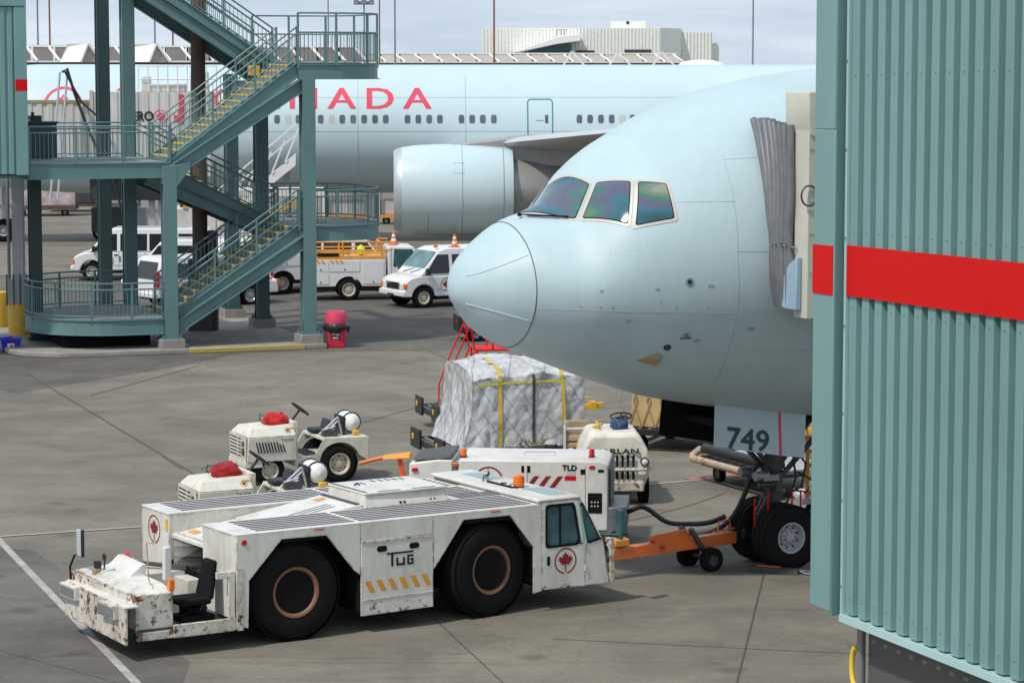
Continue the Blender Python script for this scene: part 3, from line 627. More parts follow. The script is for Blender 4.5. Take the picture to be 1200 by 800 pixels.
for (pts, r) in (([(gx + .17, -.12, 2.4), (gx + .22, -.25, 1.9), (gx + .30, -.22, 1.5), (gx + .22, -.16, 1.2), (gx + .05, -.14, .8)], .02), ([(gx - .17, -.1, 2.3), (gx - .28, -.2, 1.8), (gx - .2, -.24, 1.4), (gx - .12, -.15, .9)], .018), ([(gx + .1, -.2, 2.2), (gx + .45, -.3, 1.75), (gx + .38, -.26, 1.35), (gx + .1, -.18, 1.2)], .022), ([(gx + .3, -.2, 1.62), (gx + .6, -.3, 1.45), (gx + .5, -.25, 1.25), (gx + .2, -.2, 1.3)], .018), ([(gx - .3, -.3, 1.7), (gx - .5, -.36, 1.4), (gx - .3, -.3, 1.25), (gx - .1, -.2, 1.4)], .015)):
    l5.tube([Vector(q) for q in pts], r, 6)
l5.build('hydraulic_line', m_hose, leg, smooth=60)
l6 = MB()
for (x, y, z0, z1) in ((gx - .55, -.3, 1.2, .72), (gx - .30, -.32, 1.35, .9), (gx + .35, -.3, 1.3, .85), (gx + .62, -.25, 1.35, .72), (gx + .15, -.35, 1.3, 1.0)):
    l6.box(x - .012, x + .012, y - .01, y + .01, z1, z0)
l6.build('red_safety_streamer', m_red, leg)
for y in (-.40, .40):
    wheel(A1, (gx, y, .545), .545, .43, .26, mat('grey_wheel_paint', (.42, .43, .44), .45, var=.1, scale=6, dirt=.4), side=-1 if y < 0 else 1, holes=9)

# -- the far airliner
A2 = thing('airliner', 'whole pale blue airliner parked behind, red CANADA titles along its cabin windows', 'airliner', (-30.55, 131.9, 0), rad(2.5))
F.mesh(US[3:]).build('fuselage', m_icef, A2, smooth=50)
X0, Y0, TH = -30.55, 131.9, rad(2.5)
def u_of(px, y=-3.1):
    """distance aft on the port side for a bearing"""
    k = (px - 600) / 3200.0; c, s = math.cos(TH), math.sin(TH)
    # X0 + u c - y s = k (Y0 + u s + y c)
    return (k * (Y0 + y * c) - X0 + y * s) / (c - k * s)
ua, ub = u_of(341), u_of(505.5)
F.text('titles', 'NADA', 1.42, ua, 6.42, ub - ua, m_redl, A2, spacing=1.42, bold=.035)
F.text('titles', 'C', 1.42, u_of(250), 6.42, u_of(281) - u_of(250), m_redl, A2, bold=.035)
F.text('titles', 'A', 1.42, u_of(295), 6.42, u_of(328.5) - u_of(295), m_redl, A2, bold=.035)
F.text('titles', 'AIR', 1.42, u_of(126), 6.42, u_of(218) - u_of(126), m_redl, A2, spacing=1.42, bold=.035)
u0 = u_of(75); zz = 6.55
ring = MB(); n = 40; vs = []
for i in range(n + 1):
    a = rad(-80) + rad(340) * i / n
    for r in (.92, .80): vs.append(F.uz(u0 + r * math.cos(a), zz + r * math.sin(a), .012))
ring.add(vs, [(2 * i, 2 * i + 2, 2 * i + 3, 2 * i + 1) for i in range(n)])
lv = [F.uz(u0 + 1.15 * x, zz + 1.15 * y, .012) for x, y in LEAF]; ring.add([F.uz(u0, zz, .012)] + lv, [(0, i + 1, (i + 1) % len(lv) + 1) for i in range(len(lv))])
ring.build('emblem', m_redl, A2, recalc=False)
def cabin_window(px, blind=False):
    u = u_of(px); zw = 5.93; mb = MB(); vs = []; n = 16
    for i in range(n):
        a = 2 * math.pi * i / n; e = .55
        x = math.copysign(abs(math.cos(a)) ** e, math.cos(a)) * .135; z = math.copysign(abs(math.sin(a)) ** e, math.sin(a)) * .205
        vs.append(F.uz(u + x, zw + z, .010))
    mb.add(vs, [tuple(range(n))])
    mb.add([F.uz(u + 1.22 * (v[0] - u), zw + (v[2] - zw) * 1.18, .005) for v in vs], [tuple(range(n))], 1)
    mb.build('cabin_window', [m_blind if blind else m_porth, m_icef], A2, recalc=False)
for x, b in [(x, 0) for x in (325.5,)] + [(338.5, 1), (350.5, 0), (363.5, 0), (376.5, 0), (389.5, 1), (401.7, 0), (414.5, 0), (427.3, 0), (440, 0), (452.5, 0), (478, 0), (490.6, 0), (503.3, 0), (515.8, 0), (541, 0), (553.5, 0), (566, 0), (578.8, 0), (678.8, 0), (691.3, 0), (704, 0), (716.5, 0), (729, 1), (741, 0), (753.5, 0), (766, 0), (791, 0), (803.5, 0), (816, 0), (828.5, 0), (841, 0), (853.5, 0), (866, 0)]:
    cabin_window(x, b)
# door with its teal outline
ud0, ud1 = u_of(618.5), u_of(647.5)
def door_out(off, k):
    P = []
    for (u, z) in ((ud0, 5.02), (ud0, 6.75), (ud0 + .10, 6.86), (ud1 - .10, 6.86), (ud1, 6.75), (ud1, 5.02)): P.append((u, z))
    return F.strip(P, .01, off, n=6, r=k)
door_out(.005, .030).build('door_outline', mat('teal_line', (.04, .26, .28), .5), A2)
dw = MB(); um = u_of(640.5); dw.add([F.uz(um + x, 5.93 + z, .012) for x, z in ((-.08, -.19), (.08, -.19), (.08, .19), (-.08, .19))], [(0, 1, 2, 3)]); dw.build('door_window', m_porth, A2, recalc=False)
dh = MB(); dh.add([F.uz(u_of(628) + x, 5.9 + z, .012) for x, z in ((-.02, -.05), (.36, -.05), (.36, -.02), (-.02, -.02))], [(0, 1, 2, 3)]); dh.build('door_handle', m_grey, A2, recalc=False)
for pts in ([(14, 5.35), (50, 5.35)], [(14, 6.95), (50, 6.95)], [(u_of(546), 3.4), (u_of(546), 8.0)], [(u_of(420), 3.4), (u_of(420), 8.0)]):
    F.strip(pts, .01, .0, r=.010, n=40).build('skin_joint', m_seam, A2)
# engine
ex, ey, ez = 0, -9.6, 2.87
def u_e(px): return u_of(px, -11.6)
e0, e1, e2 = u_of(463, -9.6), u_of(600, -9.6), u_of(650, -9.6)
nac = [(1.66, e0 - .02), (1.74, e0 - .06), (1.84, e0 + .02), (1.93, e0 + .30), (2.02, e0 + .9), (2.07, e0 + 1.8), (2.07, e0 + 2.8), (2.02, e0 + 3.9), (1.93, e1 - .3), (1.86, e1), (1.76, e1), (1.70, e1 - 1.4), (1.55, e0 + 2.0), (1.62, e0 + .5), (1.66, e0 - .02)]
mb = MB(); mb.lathe([(r, u) for r, u in nac[3:]], 64, 'x', (0, ey, ez), close=False); eng = mb.build('engine_cowl', m_icef, A2, smooth=40)
mb = MB(); mb.lathe([(r, u) for r, u in nac[-2:]] + [(r, u) for r, u in nac[:4]], 64, 'x', (0, ey, ez), close=False); mb.build('intake_lip', m_lip, eng, smooth=50)
mb = MB(); mb.lathe([(0.01, e0 + 1.1), (.25, e0 + 1.3), (.55, e0 + 1.9), (.56, e0 + 2.0), (1.6, e0 + 2.0)], 40, 'x', (0, ey, ez), close=False); mb.build('fan_disc', m_black, eng, smooth=40)
mb = MB(); mb.lathe([(1.45, e1 - 1.0), (1.42, e1 + .1), (1.32, e1 + .8), (1.18, e1 + 1.5), (1.02, e1 + 2.1), (.92, e1 + 2.1), (.90, e1 + 1.5), (.55, e1 + 1.6), (.5, e1 + 2.2), (.12, e1 + 3.0)], 48, 'x', (0, ey, ez), close=False); mb.build('exhaust_nozzle', m_core, eng, smooth=40)
for (uu, r) in ((e0 + 3.0, 2.068), (e0 + 4.85, 1.965)):
    mb = MB(); mb.tube([(uu, ey + r * math.cos(a), ez + r * math.sin(a)) for a in [2 * math.pi * i / 60 for i in range(60)]], .012, 4, closed=True); mb.build('cowl_joint', m_seam, eng)
mb = MB()
def cow(u, z, r=None):
    zz = z - ez; rr = pchip([e0, e0 + .9, e0 + 1.8, e0 + 2.8, e0 + 3.9, e1], [1.84, 2.02, 2.07, 2.07, 2.02, 1.86])(u) + .004
    return (u, ey - math.sqrt(max(0, rr * rr - zz * zz)), z)
mb.tube([cow(u_of(502, -11.6), z) for z in (1.02, 1.3, 1.7, 2.0)], .014, 4); mb.tube([cow(u_of(531, -11.6) + .13 * math.cos(a), 1.25 + .13 * math.sin(a)) for a in [i * math.pi / 6 for i in range(12)]], .01, 4, closed=True)
mb.tube([cow(u_of(532, -11.6) + x, 3.7 + z) for x, z in ((0, 0), (.45, 0), (.45, .45), (0, .45))], .009, 4, closed=True)
mb.build('cowl_marking', m_seam, eng)
# pylon
mb = MB(); yw = .28
prof = [(e0 + 2.2, 4.90), (e0 + 4.0, 5.12), (e1 + .6, 5.35), (e1 + 3.4, 5.45), (e1 + 7.0, 5.0), (e1 + 6.4, 4.5), (e1 + 3.0, 3.9), (e1 + 1.0, 3.85), (e0 + 4.4, 4.0)]
mb.prism(prof, 'y', ey - yw, ey + yw); mb.build('engine_pylon', m_core, A2, bevel=.12, seg=3)
# wing: lofted aerofoil sections from root to tip, both sides
def wing(sy):
    secs = [(26.9, 2.6, 4.15, 12.6, 1.5), (28.0, 6.0, 4.6, 10.2, 1.2), (29.8, 10.0, 5.0, 8.2, .95), (34.4, 16.5, 5.65, 6.4, .66), (45.5, 30.5, 7.0, 2.3, .24)]
    mb = MB(); vs = []; n = 20
    for (u, v, z, ch, th) in secs:
        for i in range(n):
            a = 2 * math.pi * i / n; x = (1 - math.cos(a)) / 2; t = th * .5 * (1.9 * math.sqrt(x) * (1 - x) + .15 * x * (1 - x))
            vs.append((u + ch * x, sy * v, z + (t * 1.2 if math.sin(a) > 0 else -t) * (abs(math.sin(a)) ** .2 if abs(math.sin(a)) > 1e-6 else 0) - .02 * ch * x * 0))
    fs = [(i * n + j, i * n + (j + 1) % n, (i + 1) * n + (j + 1) % n, (i + 1) * n + j) for i in range(len(secs) - 1) for j in range(n)] + [tuple(range(n - 1, -1, -1)), tuple(range((len(secs) - 1) * n, len(secs) * n))]
    mb.add(vs, fs); return mb.build('wing', mat('wing_grey_paint', (.50, .52, .53), .35, var=.04, scale=.6, dirt=.2), A2, smooth=40)
wing(-1); wing(1)
# far airliner: gear
lg = MB(); lg.cyl((6.0, 0, 2.6), (6, 0, .5), .14, 12); lg.cyl((6, -.5, .545), (6, .5, .545), .08, 10); lg.tube([(6, -.1, 1.4), (7, -.2, 2.5)], .05, 6); lg.tube([(6, .1, 1.4), (5.1, .2, 2.6)], .05, 6); lg.build('nose_gear_leg', m_lgrey, A2, smooth=40)
for y in (-.42, .42): wheel(A2, (6.0, y, .545), .545, .43, .26, MATS['grey_wheel_paint'], side=-1 if y < 0 else 1, holes=9)
for (x0, x1) in ((4.4, 5.9),):
    gdf = MB(); gdf.hexa([(x0, -.66, 1.9), (x1, -.66, 1.8), (x1, -.63, 1.8), (x0, -.63, 1.9)], [(x0, -.6, 2.8), (x1, -.6, 2.7), (x1, -.57, 2.7), (x0, -.57, 2.8)]); gdf.build('nose_gear_door', m_icef, A2)
for sy in (-5.5, 5.5):
    lg = MB(); lg.cyl((37.5, sy, 3.2), (37.5, sy, .7), .22, 12); lg.box(35.9, 39.1, sy - .12, sy + .12, .5, .75); lg.build('main_gear_leg', m_lgrey, A2)
    for dx_ in (-1.47, 0, 1.47):
        for dy_ in (-.7, .7): wheel(A2, (37.5 + dx_, sy + dy_, .67), .67, .5, .30, MATS['grey_wheel_paint'], side=-1 if dy_ < 0 else 1, holes=9)
tl = MB(); tl.prism([(58, 8.3), (66.5, 16.8), (71.2, 16.8), (70.5, 8.0)], 'y', -.25, .25); tl.build('tail_fin', m_icef, A2, bevel=.1)
# ---------------------------------------------------------------- right-hand walkway (close to the camera)
WK = thing('enclosed_walkway', 'close teal corrugated walkway wall with a broad red stripe filling the right edge', 'walkway', (1.60, 13.0, 5.85), math.atan2(-.947, .32))
def sl(mb, k=.018):
    mb.v = [(x, y, z + k * x) for x, y, z in mb.v]; return mb
ZT = 3.3
def corrugated(x0, x1, z0, z1, pitch, flat_, slope, depth):
    """trapezoid ribs standing on a back sheet; outer faces at y=0, ribs run along z"""
    pts = []; x = x0
    while x < x1:
        pts += [(x, -0.0), (x + flat_, -0.0), (x + flat_ + slope, depth), (x + pitch - slope, depth)]; x += pitch
    mb = MB(); vs = []
    for (a, b) in pts: vs += [(a, b, z0), (a, b, z1)]
    mb.add(vs, [(2 * i, 2 * i + 2, 2 * i + 3, 2 * i + 1) for i in range(len(pts) - 1)])
    return mb
sl(corrugated(.03, 4.2, .02, ZT, .134, .074, .005, .044)).build('corrugated_wall', m_tealw, WK)
b = MB(); b.box(-.02, 4.2, .048, 2.6, .0, ZT); sl(b).build('wall_core', m_teald, WK)
b = MB(); b.box(.0, 4.2, -.012, -.004, 1.555, 1.795); sl(b).build('red_stripe', m_red, WK)
b = MB(); b.box(.0, 4.2, -.022, .030, -.022, .012); sl(b).build('bottom_flashing', mat('pale_teal_flashing', (.42, .60, .58), .4, var=.05), WK)
fr = MB(); fr.box(-.262, -.035, -.055, .30, .02, 2.34); fr.box(-.262, -.035, -.055, .30, 2.345, ZT); fo = sl(fr).build('end_frame', m_tealw, WK, bevel=.004)
b = MB(); b.box(-.036, -.030, -.045, .2, .0, ZT); sl(b).build('frame_return', m_teal, fo)
b = MB(); b.box(-.263, -.040, -.0585, -.053, 1.553, 1.790); b.box(-.2655, -.261, -.0585, .20, 1.553, 1.790); sl(b).build('red_stripe', m_red, fo)
b = MB(); b.box(-.006, .016, -.014, .032, .0, ZT); t = sl(b).build('edge_trim', mat('pale_teal_trim', (.36, .55, .54), .35, var=.05), WK)
b = MB()
for i in range(12): z = .15 + i * .42; b.cyl((.005, -.013, z), (.005, -.020, z), .006, 8)
b.build('trim_bolt', m_grey, t)
sw = MB(); i = 0; x = .03
while x < 4.1:
    for z in (.10, 1.50, 1.86, 2.6): sw.cyl((x + .037, .004, z + .018 * x), (x + .037, -.004, z + .018 * x), .003, 6)
    x += .134
tag(sw.build('screw_heads', m_teal, WK), kind='stuff')
b = MB(); b.box(-.26, 4.2, .0, 2.6, ZT, ZT + .12); sl(b).build('roof_panel', m_teal, WK)
# carriage leg under the walkway
LG = MB(); LG.box(.03, 1.9, .12, 1.3, -5.85, -.06); lg_o = LG.build('support_leg', mat('leg_dark_steel', (.10, .095, .09), .5, var=.2, dirt=.3), WK, bevel=.01)
b = MB(); b.cyl((-.0, .10, -.9), (-.0, .10, -.03), .022, 10); b.build('drain_pipe', m_grey, WK, smooth=40)
b = MB(); b.tube([(-.01 + .05 * math.cos(a) * (1 if math.cos(a) < 0 else .3), .08, -.26 + .10 * math.sin(a)) for a in [rad(90 + 10 * i) for i in range(19)]], .014, 8); b.build('yellow_hose', m_plyel, WK, smooth=60)

# ---------------------------------------------------------------- boarding bridge behind it, docked at the near airliner
BB = thing('boarding_bridge', 'cream framed boarding bridge cab with pleated grey canopy docked against the airliner', 'boarding bridge', (-.963, 43.617, 0), rad(25))
b = MB(); b.box(4.28, 4.56, -3.86, -3.46, 4.60, 8.02); o = b.build('cab_side_panel', m_beige, BB, bevel=.012)
b = MB(); b.box(4.575, 7.4, -5.6, -3.50, 4.55, 7.95); b.build('cab_body', m_tealw, BB, bevel=.01)
b = MB()
for z in (7.7, 7.45, 7.2, 6.4, 5.9, 5.3):
    for x in (4.32, 4.37): b.cyl((x, -3.862, z), (x, -3.872, z), .012, 8)
b.build('rivet', m_grey, o)
b = MB(); b.prism([(4.24, 8.06), (4.25, 7.62), (4.30, 7.42), (4.40, 7.36), (4.60, 7.36), (4.60, 8.10), (4.26, 8.10)], 'y', -3.90, -3.2); b.build('canopy_hood', m_beige, BB, bevel=.03, seg=3)
# pleated canopy: from a hoop on the skin to the cab frame
UIN = pchip([4.6, 4.8, 5.1, 5.5, 6.0, 6.5, 7.0, 7.45, 7.7], [4.60, 4.52, 4.42, 4.36, 4.36, 4.42, 4.50, 4.62, 4.70])
def canopy():
    vs = []; nz = 30; npl = 14
    for j in range(nz + 1):
        k = j / nz; z = 4.72 + (7.62 - 4.72) * k
        uin = UIN(z); inner = F.uz(uin, z, .05)
        pinch = .30 * math.exp(-((k - .33) / .10) ** 2) * .15
        outer = Vector((4.34, -3.50, z * .985 + .10))
        for i in range(npl + 1):
            t = i / npl; p = inner.lerp(outer, t)
            amp = (.10 if i % 2 else -.10) * (1 - .6 * abs(2 * t - 1) ** 3) * (1 - pinch * 4)
            p = p + Vector((-amp * .9, -amp * .5, .02 * math.sin(9 * t + 5 * k)))
            p.x += -.05 * math.sin(math.pi * t) * (.5 + .5 * k) + .015 * math.sin(17 * t + 3.0 * k + 2 * math.sin(5 * k))
            vs.append(p)
    m = npl + 1; mb = MB(); mb.add(vs, [(j * m + i, j * m + i + 1, (j + 1) * m + i + 1, (j + 1) * m + i) for j in range(nz) for i in range(npl)])
    return mb.build('canopy', m_canopy, BB, smooth=20, recalc=False), vs, m
cn, cv, cm_ = canopy()
for i in range(8):
    q = MB(); t0_ = (i + .5) / 8; P = []
    for j in range(26):
        k = j / 25; z = 4.74 + 2.84 * k; pin = math.exp(-((k - .36) / .16) ** 2); tt = .5 + (t0_ - .5) * (1 - .22 * pin) + .012 * math.sin(3 * k + i * 2.1)
        P.append(F.uz(UIN(z), z, .06).lerp(Vector((4.34, -3.50, z * .985 + .10)), tt) + Vector((-.10 - .05 * math.sin(math.pi * tt) + .02 * math.sin(5 * k + i), -.03, 0)))
    q.tube(P, .062, 8); q.build('pleat', m_canopy, cn, smooth=60)
b = MB(); j = 10; b.tube([cv[j * cm_ + i] + Vector((-.13, -.06, .015 * (i % 2))) for i in range(3, cm_)], .022, 6); b.build('canopy_strap', m_steel, cn)
b = MB(); b.prism([(-3.70, 4.72), (-3.70, 5.55), (-3.45, 5.42), (-3.28, 5.2), (-3.22, 4.80), (-3.30, 4.72)], 'x', 4.18, 4.275); b.build('bumper_pad', mat('pale_blue_pad', (.30, .42, .52), .5, var=.05), BB, bevel=.02)
b = MB(); b.box(4.4, 4.52, -2.95, -2.70, 4.70, 5.0); b.build('sill_bumper', m_dk, BB, bevel=.02)
b = MB(); b.tube([(4.30 + .01, -3.90 + .13 * math.sin(a) * 0 - .02, 6.55 + .155 * math.sin(a)) if False else (4.42 +   .14 * math.cos(a) - .14, -3.89, 6.50 + .155 * math.sin(a)) for a in [2 * math.pi * i / 28 for i in range(28)]], .014, 6, closed=True); b.cyl((4.50, -3.865, 6.60), (4.50, -3.95, 6.50), .05, 10); b.build('hoop_handle', m_black, BB, smooth=60)
tb = MB(); P = [Vector((3.55, 15.2, 7.45)), Vector((8.3, 40.6, 6.3))]; Mi = (Matrix.Translation((-.963, 43.617, 0)) @ Matrix.Rotation(rad(25), 4, 'Z')).inverted()
tb.bar(Mi @ P[0], Mi @ P[1], 2.4, 2.7); tb.build('tunnel', m_tealw, BB)
b = MB(); c0 = Mi @ Vector((8.2, 36.5, 0)); b.box(c0.x - .35, c0.x + .35, c0.y - .35, c0.y + .35, 0.6, 5.4); b.box(c0.x - 1.1, c0.x + 1.1, c0.y - .3, c0.y + .3, .3, .8); b.build('drive_column', m_teal, BB)
for sx in (-.8, .8): wheel(BB, (c0.x + sx, c0.y, .5), .5, .35, .22, m_rim, side=-1)

# ---------------------------------------------------------------- stair tower
TA = rad(20.56)
ST = thing('stair_tower', 'teal steel stair tower with curved railed landings and yellow-edged treads', 'stair tower', (-10.14, 80.68, 0), TA)
L1, L2, L3, L4 = 1.02, 3.66, 5.64, 8.52
def ibeam(mb, p, q, wd, h):
    """rolled section with flanges"""
    p = Vector(p); q = Vector(q)
    mb.bar(p, q, wd * .12, h); d = (q - p).normalized(); up = d.cross(Vector((0, 0, 1))).cross(d).normalized()
    if abs(d.z) > .98: up = Vector((0, 1, 0)) if wd > 0 else up
    mb.bar(p + up * h * .5, q + up * h * .5, wd, .03, 0, up); mb.bar(p - up * h * .5, q - up * h * .5, wd, .03, 0, up); return mb
def column(u, v, z0, z1, s=.40, foot=True, m_=None):
    b = MB(); h = s / 2
    b.box(u - h, u + h, v - h, v - h + .03, z0, z1); b.box(u - h, u + h, v + h - .03, v + h, z0, z1); b.box(u - h + .04, u + h - .04, v - h + .031, v + h - .031, z0, z1)
    b.box(u - .30, u + .30, v - .30, v + .30, z0, z0 + .035)
    if foot:
        for su in (-1, 1):
            for sv in (-1, 1): b.cyl((u + su * .25, v + sv * .25, z0 + .03), (u + su * .25, v + sv * .25, z0 + .11), .03, 8)
            b.hexa([(u + su * .2, v - .02, z0 + .03), (u + su * .29, v - .02, z0 + .03), (u + su * .29, v + .02, z0 + .03), (u + su * .2, v + .02, z0 + .03)], [(u + su * .2, v - .02, z0 + .45), (u + su * .21, v - .02, z0 + .45), (u + su * .21, v + .02, z0 + .45), (u + su * .2, v + .02, z0 + .45)])
    b.build('column', m_ or m_teal, ST)
    if foot:
        f = MB(); f.box(u - .36, u + .36, v - .36, v + .36, 0, z0); f.build('footing', m_concr, ST, bevel=.015)
column(0, 0, .42, 5.50); column(4.27, 0, .42, 8.18)
column(0, 5.3, .42, 12.5); column(4.27, 5.3, .42, 8.2, m_=m_tealm); column(0, 9.0, .42, 12.5, m_=m_teald); column(4.27, 9.0, .42, 8.2, m_=m_tealm)  # back columns: darker teal paint with their shade put into the colour
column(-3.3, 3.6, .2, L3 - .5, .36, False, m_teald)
# main girders under the landings and the roof line
b = MB()
for (p, q) in (((0, 0, 5.3), (4.27, 0, 8.0)), ((0, 2.55, 5.3), (4.27, 2.55, 8.0)), ((0, 0, .62), (4.27, 0, 3.28)), ((0, 2.55, .62), (4.27, 2.55, 3.28)), ((4.27, 2.8, 3.2), (0, 2.8, 5.05)), ((4.27, 5.25, 3.2), (0, 5.25, 5.05)), ((4.27, 2.8, 7.95), (-1.0, 2.8, 11.3)), ((4.27, 5.25, 7.95), (-1.0, 5.25, 11.3))):
    g1 = MB(); ibeam(g1, p, q, .26, .34); g1.build('inclined_girder', m_teal, ST)
for (p, q) in (((4.27, .2, 3.45), (4.27, 5.1, 3.45)), ((4.27, .2, 8.3), (4.27, 5.1, 8.3)), ((0, .2, 5.35), (0, 8.8, 5.35)), ((4.27, 5.5, 7.8), (4.27, 8.8, 7.8))):
    g1 = MB(); ibeam(g1, p, q, .26, .36); g1.build('cross_girder', m_teal, ST)
b = MB(); b.box(-3.0, -.4, .9, 4.6, .16, L1 - .1); b.build('dark_void_fill', m_blackm, ST)  # black block added to darken the void under the low landing
# gusset where the first column meets the girder
b = MB(); b.prism([(-.2, 5.0), (.2, 4.9), (.62, 5.45), (.62, 5.62), (-.2, 5.52)], 'y', -.19, .19); b.build('gusset', m_teal, ST, bevel=.01)

def rounded(u0, u1, v0, v1, r, side):
    """outline of a landing with one rounded end; side=+1 rounds the u1 end, -1 the u0 end"""
    P = []; n = 10
    if side > 0:
        P = [(u0, v0)] + [(u1 - r + r * math.sin(a), v0 + r - r * math.cos(a)) for a in [math.pi / 2 * i / n for i in range(n + 1)]] + [(u1 - r + r * math.cos(a), v1 - r + r * math.sin(a)) for a in [math.pi / 2 * i / n for i in range(n + 1)]] + [(u0, v1)]
    else:
        P = [(u1, v0)] + [(u0 + r - r * math.sin(a), v0 + r - r * math.cos(a)) for a in [math.pi / 2 * i / n for i in range(n + 1)]] + [(u0 + r - r * math.cos(a), v1 - r + r * math.sin(a)) for a in [math.pi / 2 * i / n for i in range(n + 1)]] + [(u1, v1)]
    return P
def landing(P, z, h=.46):
    b = MB(); b.prism(P, 'z', z - .06, z); o = b.build('landing', m_deck, ST)
    f = MB(); n = len(P); vs = []
    for i, (u, v) in enumerate(P):
        a = Vector(P[max(i - 1, 0)]); c = Vector(P[min(i + 1, n - 1)]); t = (c - a).normalized(); nr = Vector((t.y, -t.x))
        cu = sum(p[0] for p in P) / n; cv_ = sum(p[1] for p in P) / n
        if nr.dot(Vector((u - cu, v - cv_))) < 0: nr = -nr
        for (off, zz) in ((.05, z + .012), (.05, z - .03), (.005, z - .032), (.005, z - h + .03), (.075, z - h + .028), (.075, z - h), (-.05, z - h), (-.05, z - .062), (-.05, z + .012)):
            vs.append((u + nr.x * off, v + nr.y * off, zz))
    k = 9; f.add(vs, [(i * k + j, (i + 1) * k + j, (i + 1) * k + (j + 1) % k, i * k + (j + 1) % k) for i in range(n - 1) for j in range(k)]); f.build('edge_beam', m_teal, o)
    return o
PL1 = rounded(-3.75, .05, 0, 5.2, 2.4, -1); PL2 = rounded(4.0, 7.0, 0, 5.2, 1.9, 1)
landing(PL1, L1); landing(PL2, L2); landing(PL2, L4)
PL3 = [(.05, 0), (-4.15, 0), (-4.15, 5.2), (.05, 5.2)]; landing(PL3, L3)
def flight(u0, z0, u1, z1, v0, v1):
    n = round(abs(z1 - z0) / .185); s = 1 if u1 > u0 else -1
    o = MB(); k = (z1 - z0) / (u1 - u0)
    for v in (v0, v1):
        vv = v - .02 if v == v0 else v + .02
        poly = [(u0 - s * .12, z0 + .06), (u1, z1 + .06), (u1 + s * .1, z1 + .06), (u1 + s * .1, z1 - .36), (u1, z1 - .40), (u0, z0 - .40), (u0 - s * .12, z0 - .40)]
        o.prism(poly, 'y', vv - .015, vv + .015)
        for dz in (.055, -.405): o.bar((u0, vv - .03, z0 + dz), (u1, vv - .03, z1 + dz), .10, .02)
    fl = o.build('stair_flight', m_teal, ST)
    t = MB(); du = (u1 - u0) / n; dz = (z1 - z0) / n
    t.box(min(0, s * (abs(du) + .03)), max(0, s * (abs(du) + .03)), v0, v1, -.04, 0.0); t.box(min(0, s * .055), max(0, s * .055), v0 + .02, v1 - .02, .0, .006, 1); t.box(min(-s * .004, s * .012), max(-s * .004, s * .012), v0 + .02, v1 - .02, -.05, .004, 1)
    t.box(min(s * .012, s * .03), max(s * .012, s * .03), v0 + .01, v1 - .01, -dz + .0, -.04)
    first = t.build('tread', [m_tread, m_nose], fl); first.location = (u0, 0, z0 + dz)
    for i in range(1, n - 0): inst(first, fl, (u0 + du * i, 0, z0 + dz * (i + 1)))
    return fl
flight(0.1, L1, 4.0, L2, .12, 2.4); flight(4.0, L2, .1, L3, 2.85, 5.1); flight(0.1, L3, 4.0, L4, .12, 2.4); flight(4.0, L4, -.6, 11.6, 2.85, 5.1)
def railing(path, h=1.07, post=1.25, bal=.125, rails=(1.0, .83, .10), posts=True, ends=True, r=.028):
    """rails follow a 3D path of deck points; uprights stay vertical"""
    P = [Vector(p) for p in path]; seg = [(P[i + 1] - P[i]).length for i in range(len(P) - 1)]; Lt = sum(seg)
    def at(d):
        for i, s_ in enumerate(seg):
            if d <= s_ or i == len(seg) - 1: return P[i].lerp(P[i + 1], min(1, d / s_))
            d -= s_
    b = MB()
    for k in rails: b.tube([p + Vector((0, 0, h * k)) for p in P], r if k > .5 else r * .8, 6)
    o = b.build('railing', m_teal, ST, smooth=60)
    n = max(1, round(Lt / post)); pm = MB(); pm.box(-.03, .03, -.03, .03, -.12, h); first = pm.build('post', m_teal, o); first.location = P[0]
    for i in range(1, n + 1): inst(first, o, at(Lt * i / n))
    bm_ = MB(); n = int(Lt / bal)
    for i in range(n):
        p = at((i + .5) * Lt / n); q = p + Vector((0, 0, h * rails[1])); bm_.bar(p + Vector((0, 0, h * rails[-1])), q, .016, .016, 0, (0, 1, 0))
    tag(bm_.build('balusters', m_teal, o), kind='stuff')
def p3(P, z): return [(a, b, z) for a, b in P]
ins = lambda P, k=.02: P
railing(p3(PL1[::-1], L1)); railing(p3(PL2, L2)); railing(p3(PL2, L4), h=1.52, rails=(1.0, .62, .06))
railing([(.05, .04, L3), (-4.1, .04, L3)]); railing([(.05, 5.16, L3), (-4.1, 5.16, L3)])
for (u0, z0, u1, z1, vs_) in ((.1, L1, 4.0, L2, (.12, 2.4)), (4.0, L2, .1, L3, (2.85, 5.1)), (.1, L3, 4.0, L4, (.12, 2.4)), (4.0, L4, -.6, 11.6, (2.85, 5.1))):
    for v in vs_: railing([(u0, v, z0 + .06), (u1, v, z1 + .06)], rails=(.98, .80, .45, .10) if v in (.12, 2.85) else (.98, .80, .10), post=1.6, bal=.15)
b = MB(); b.box(3.1, 3.4, 2.2, 2.45, L4 - .35, L4 - .05); b.cyl((3.25, 2.32, L4 - .05), (3.25, 2.32, L4 + .15), .02, 6); b.build('lamp_box', m_yellow, ST, bevel=.03)

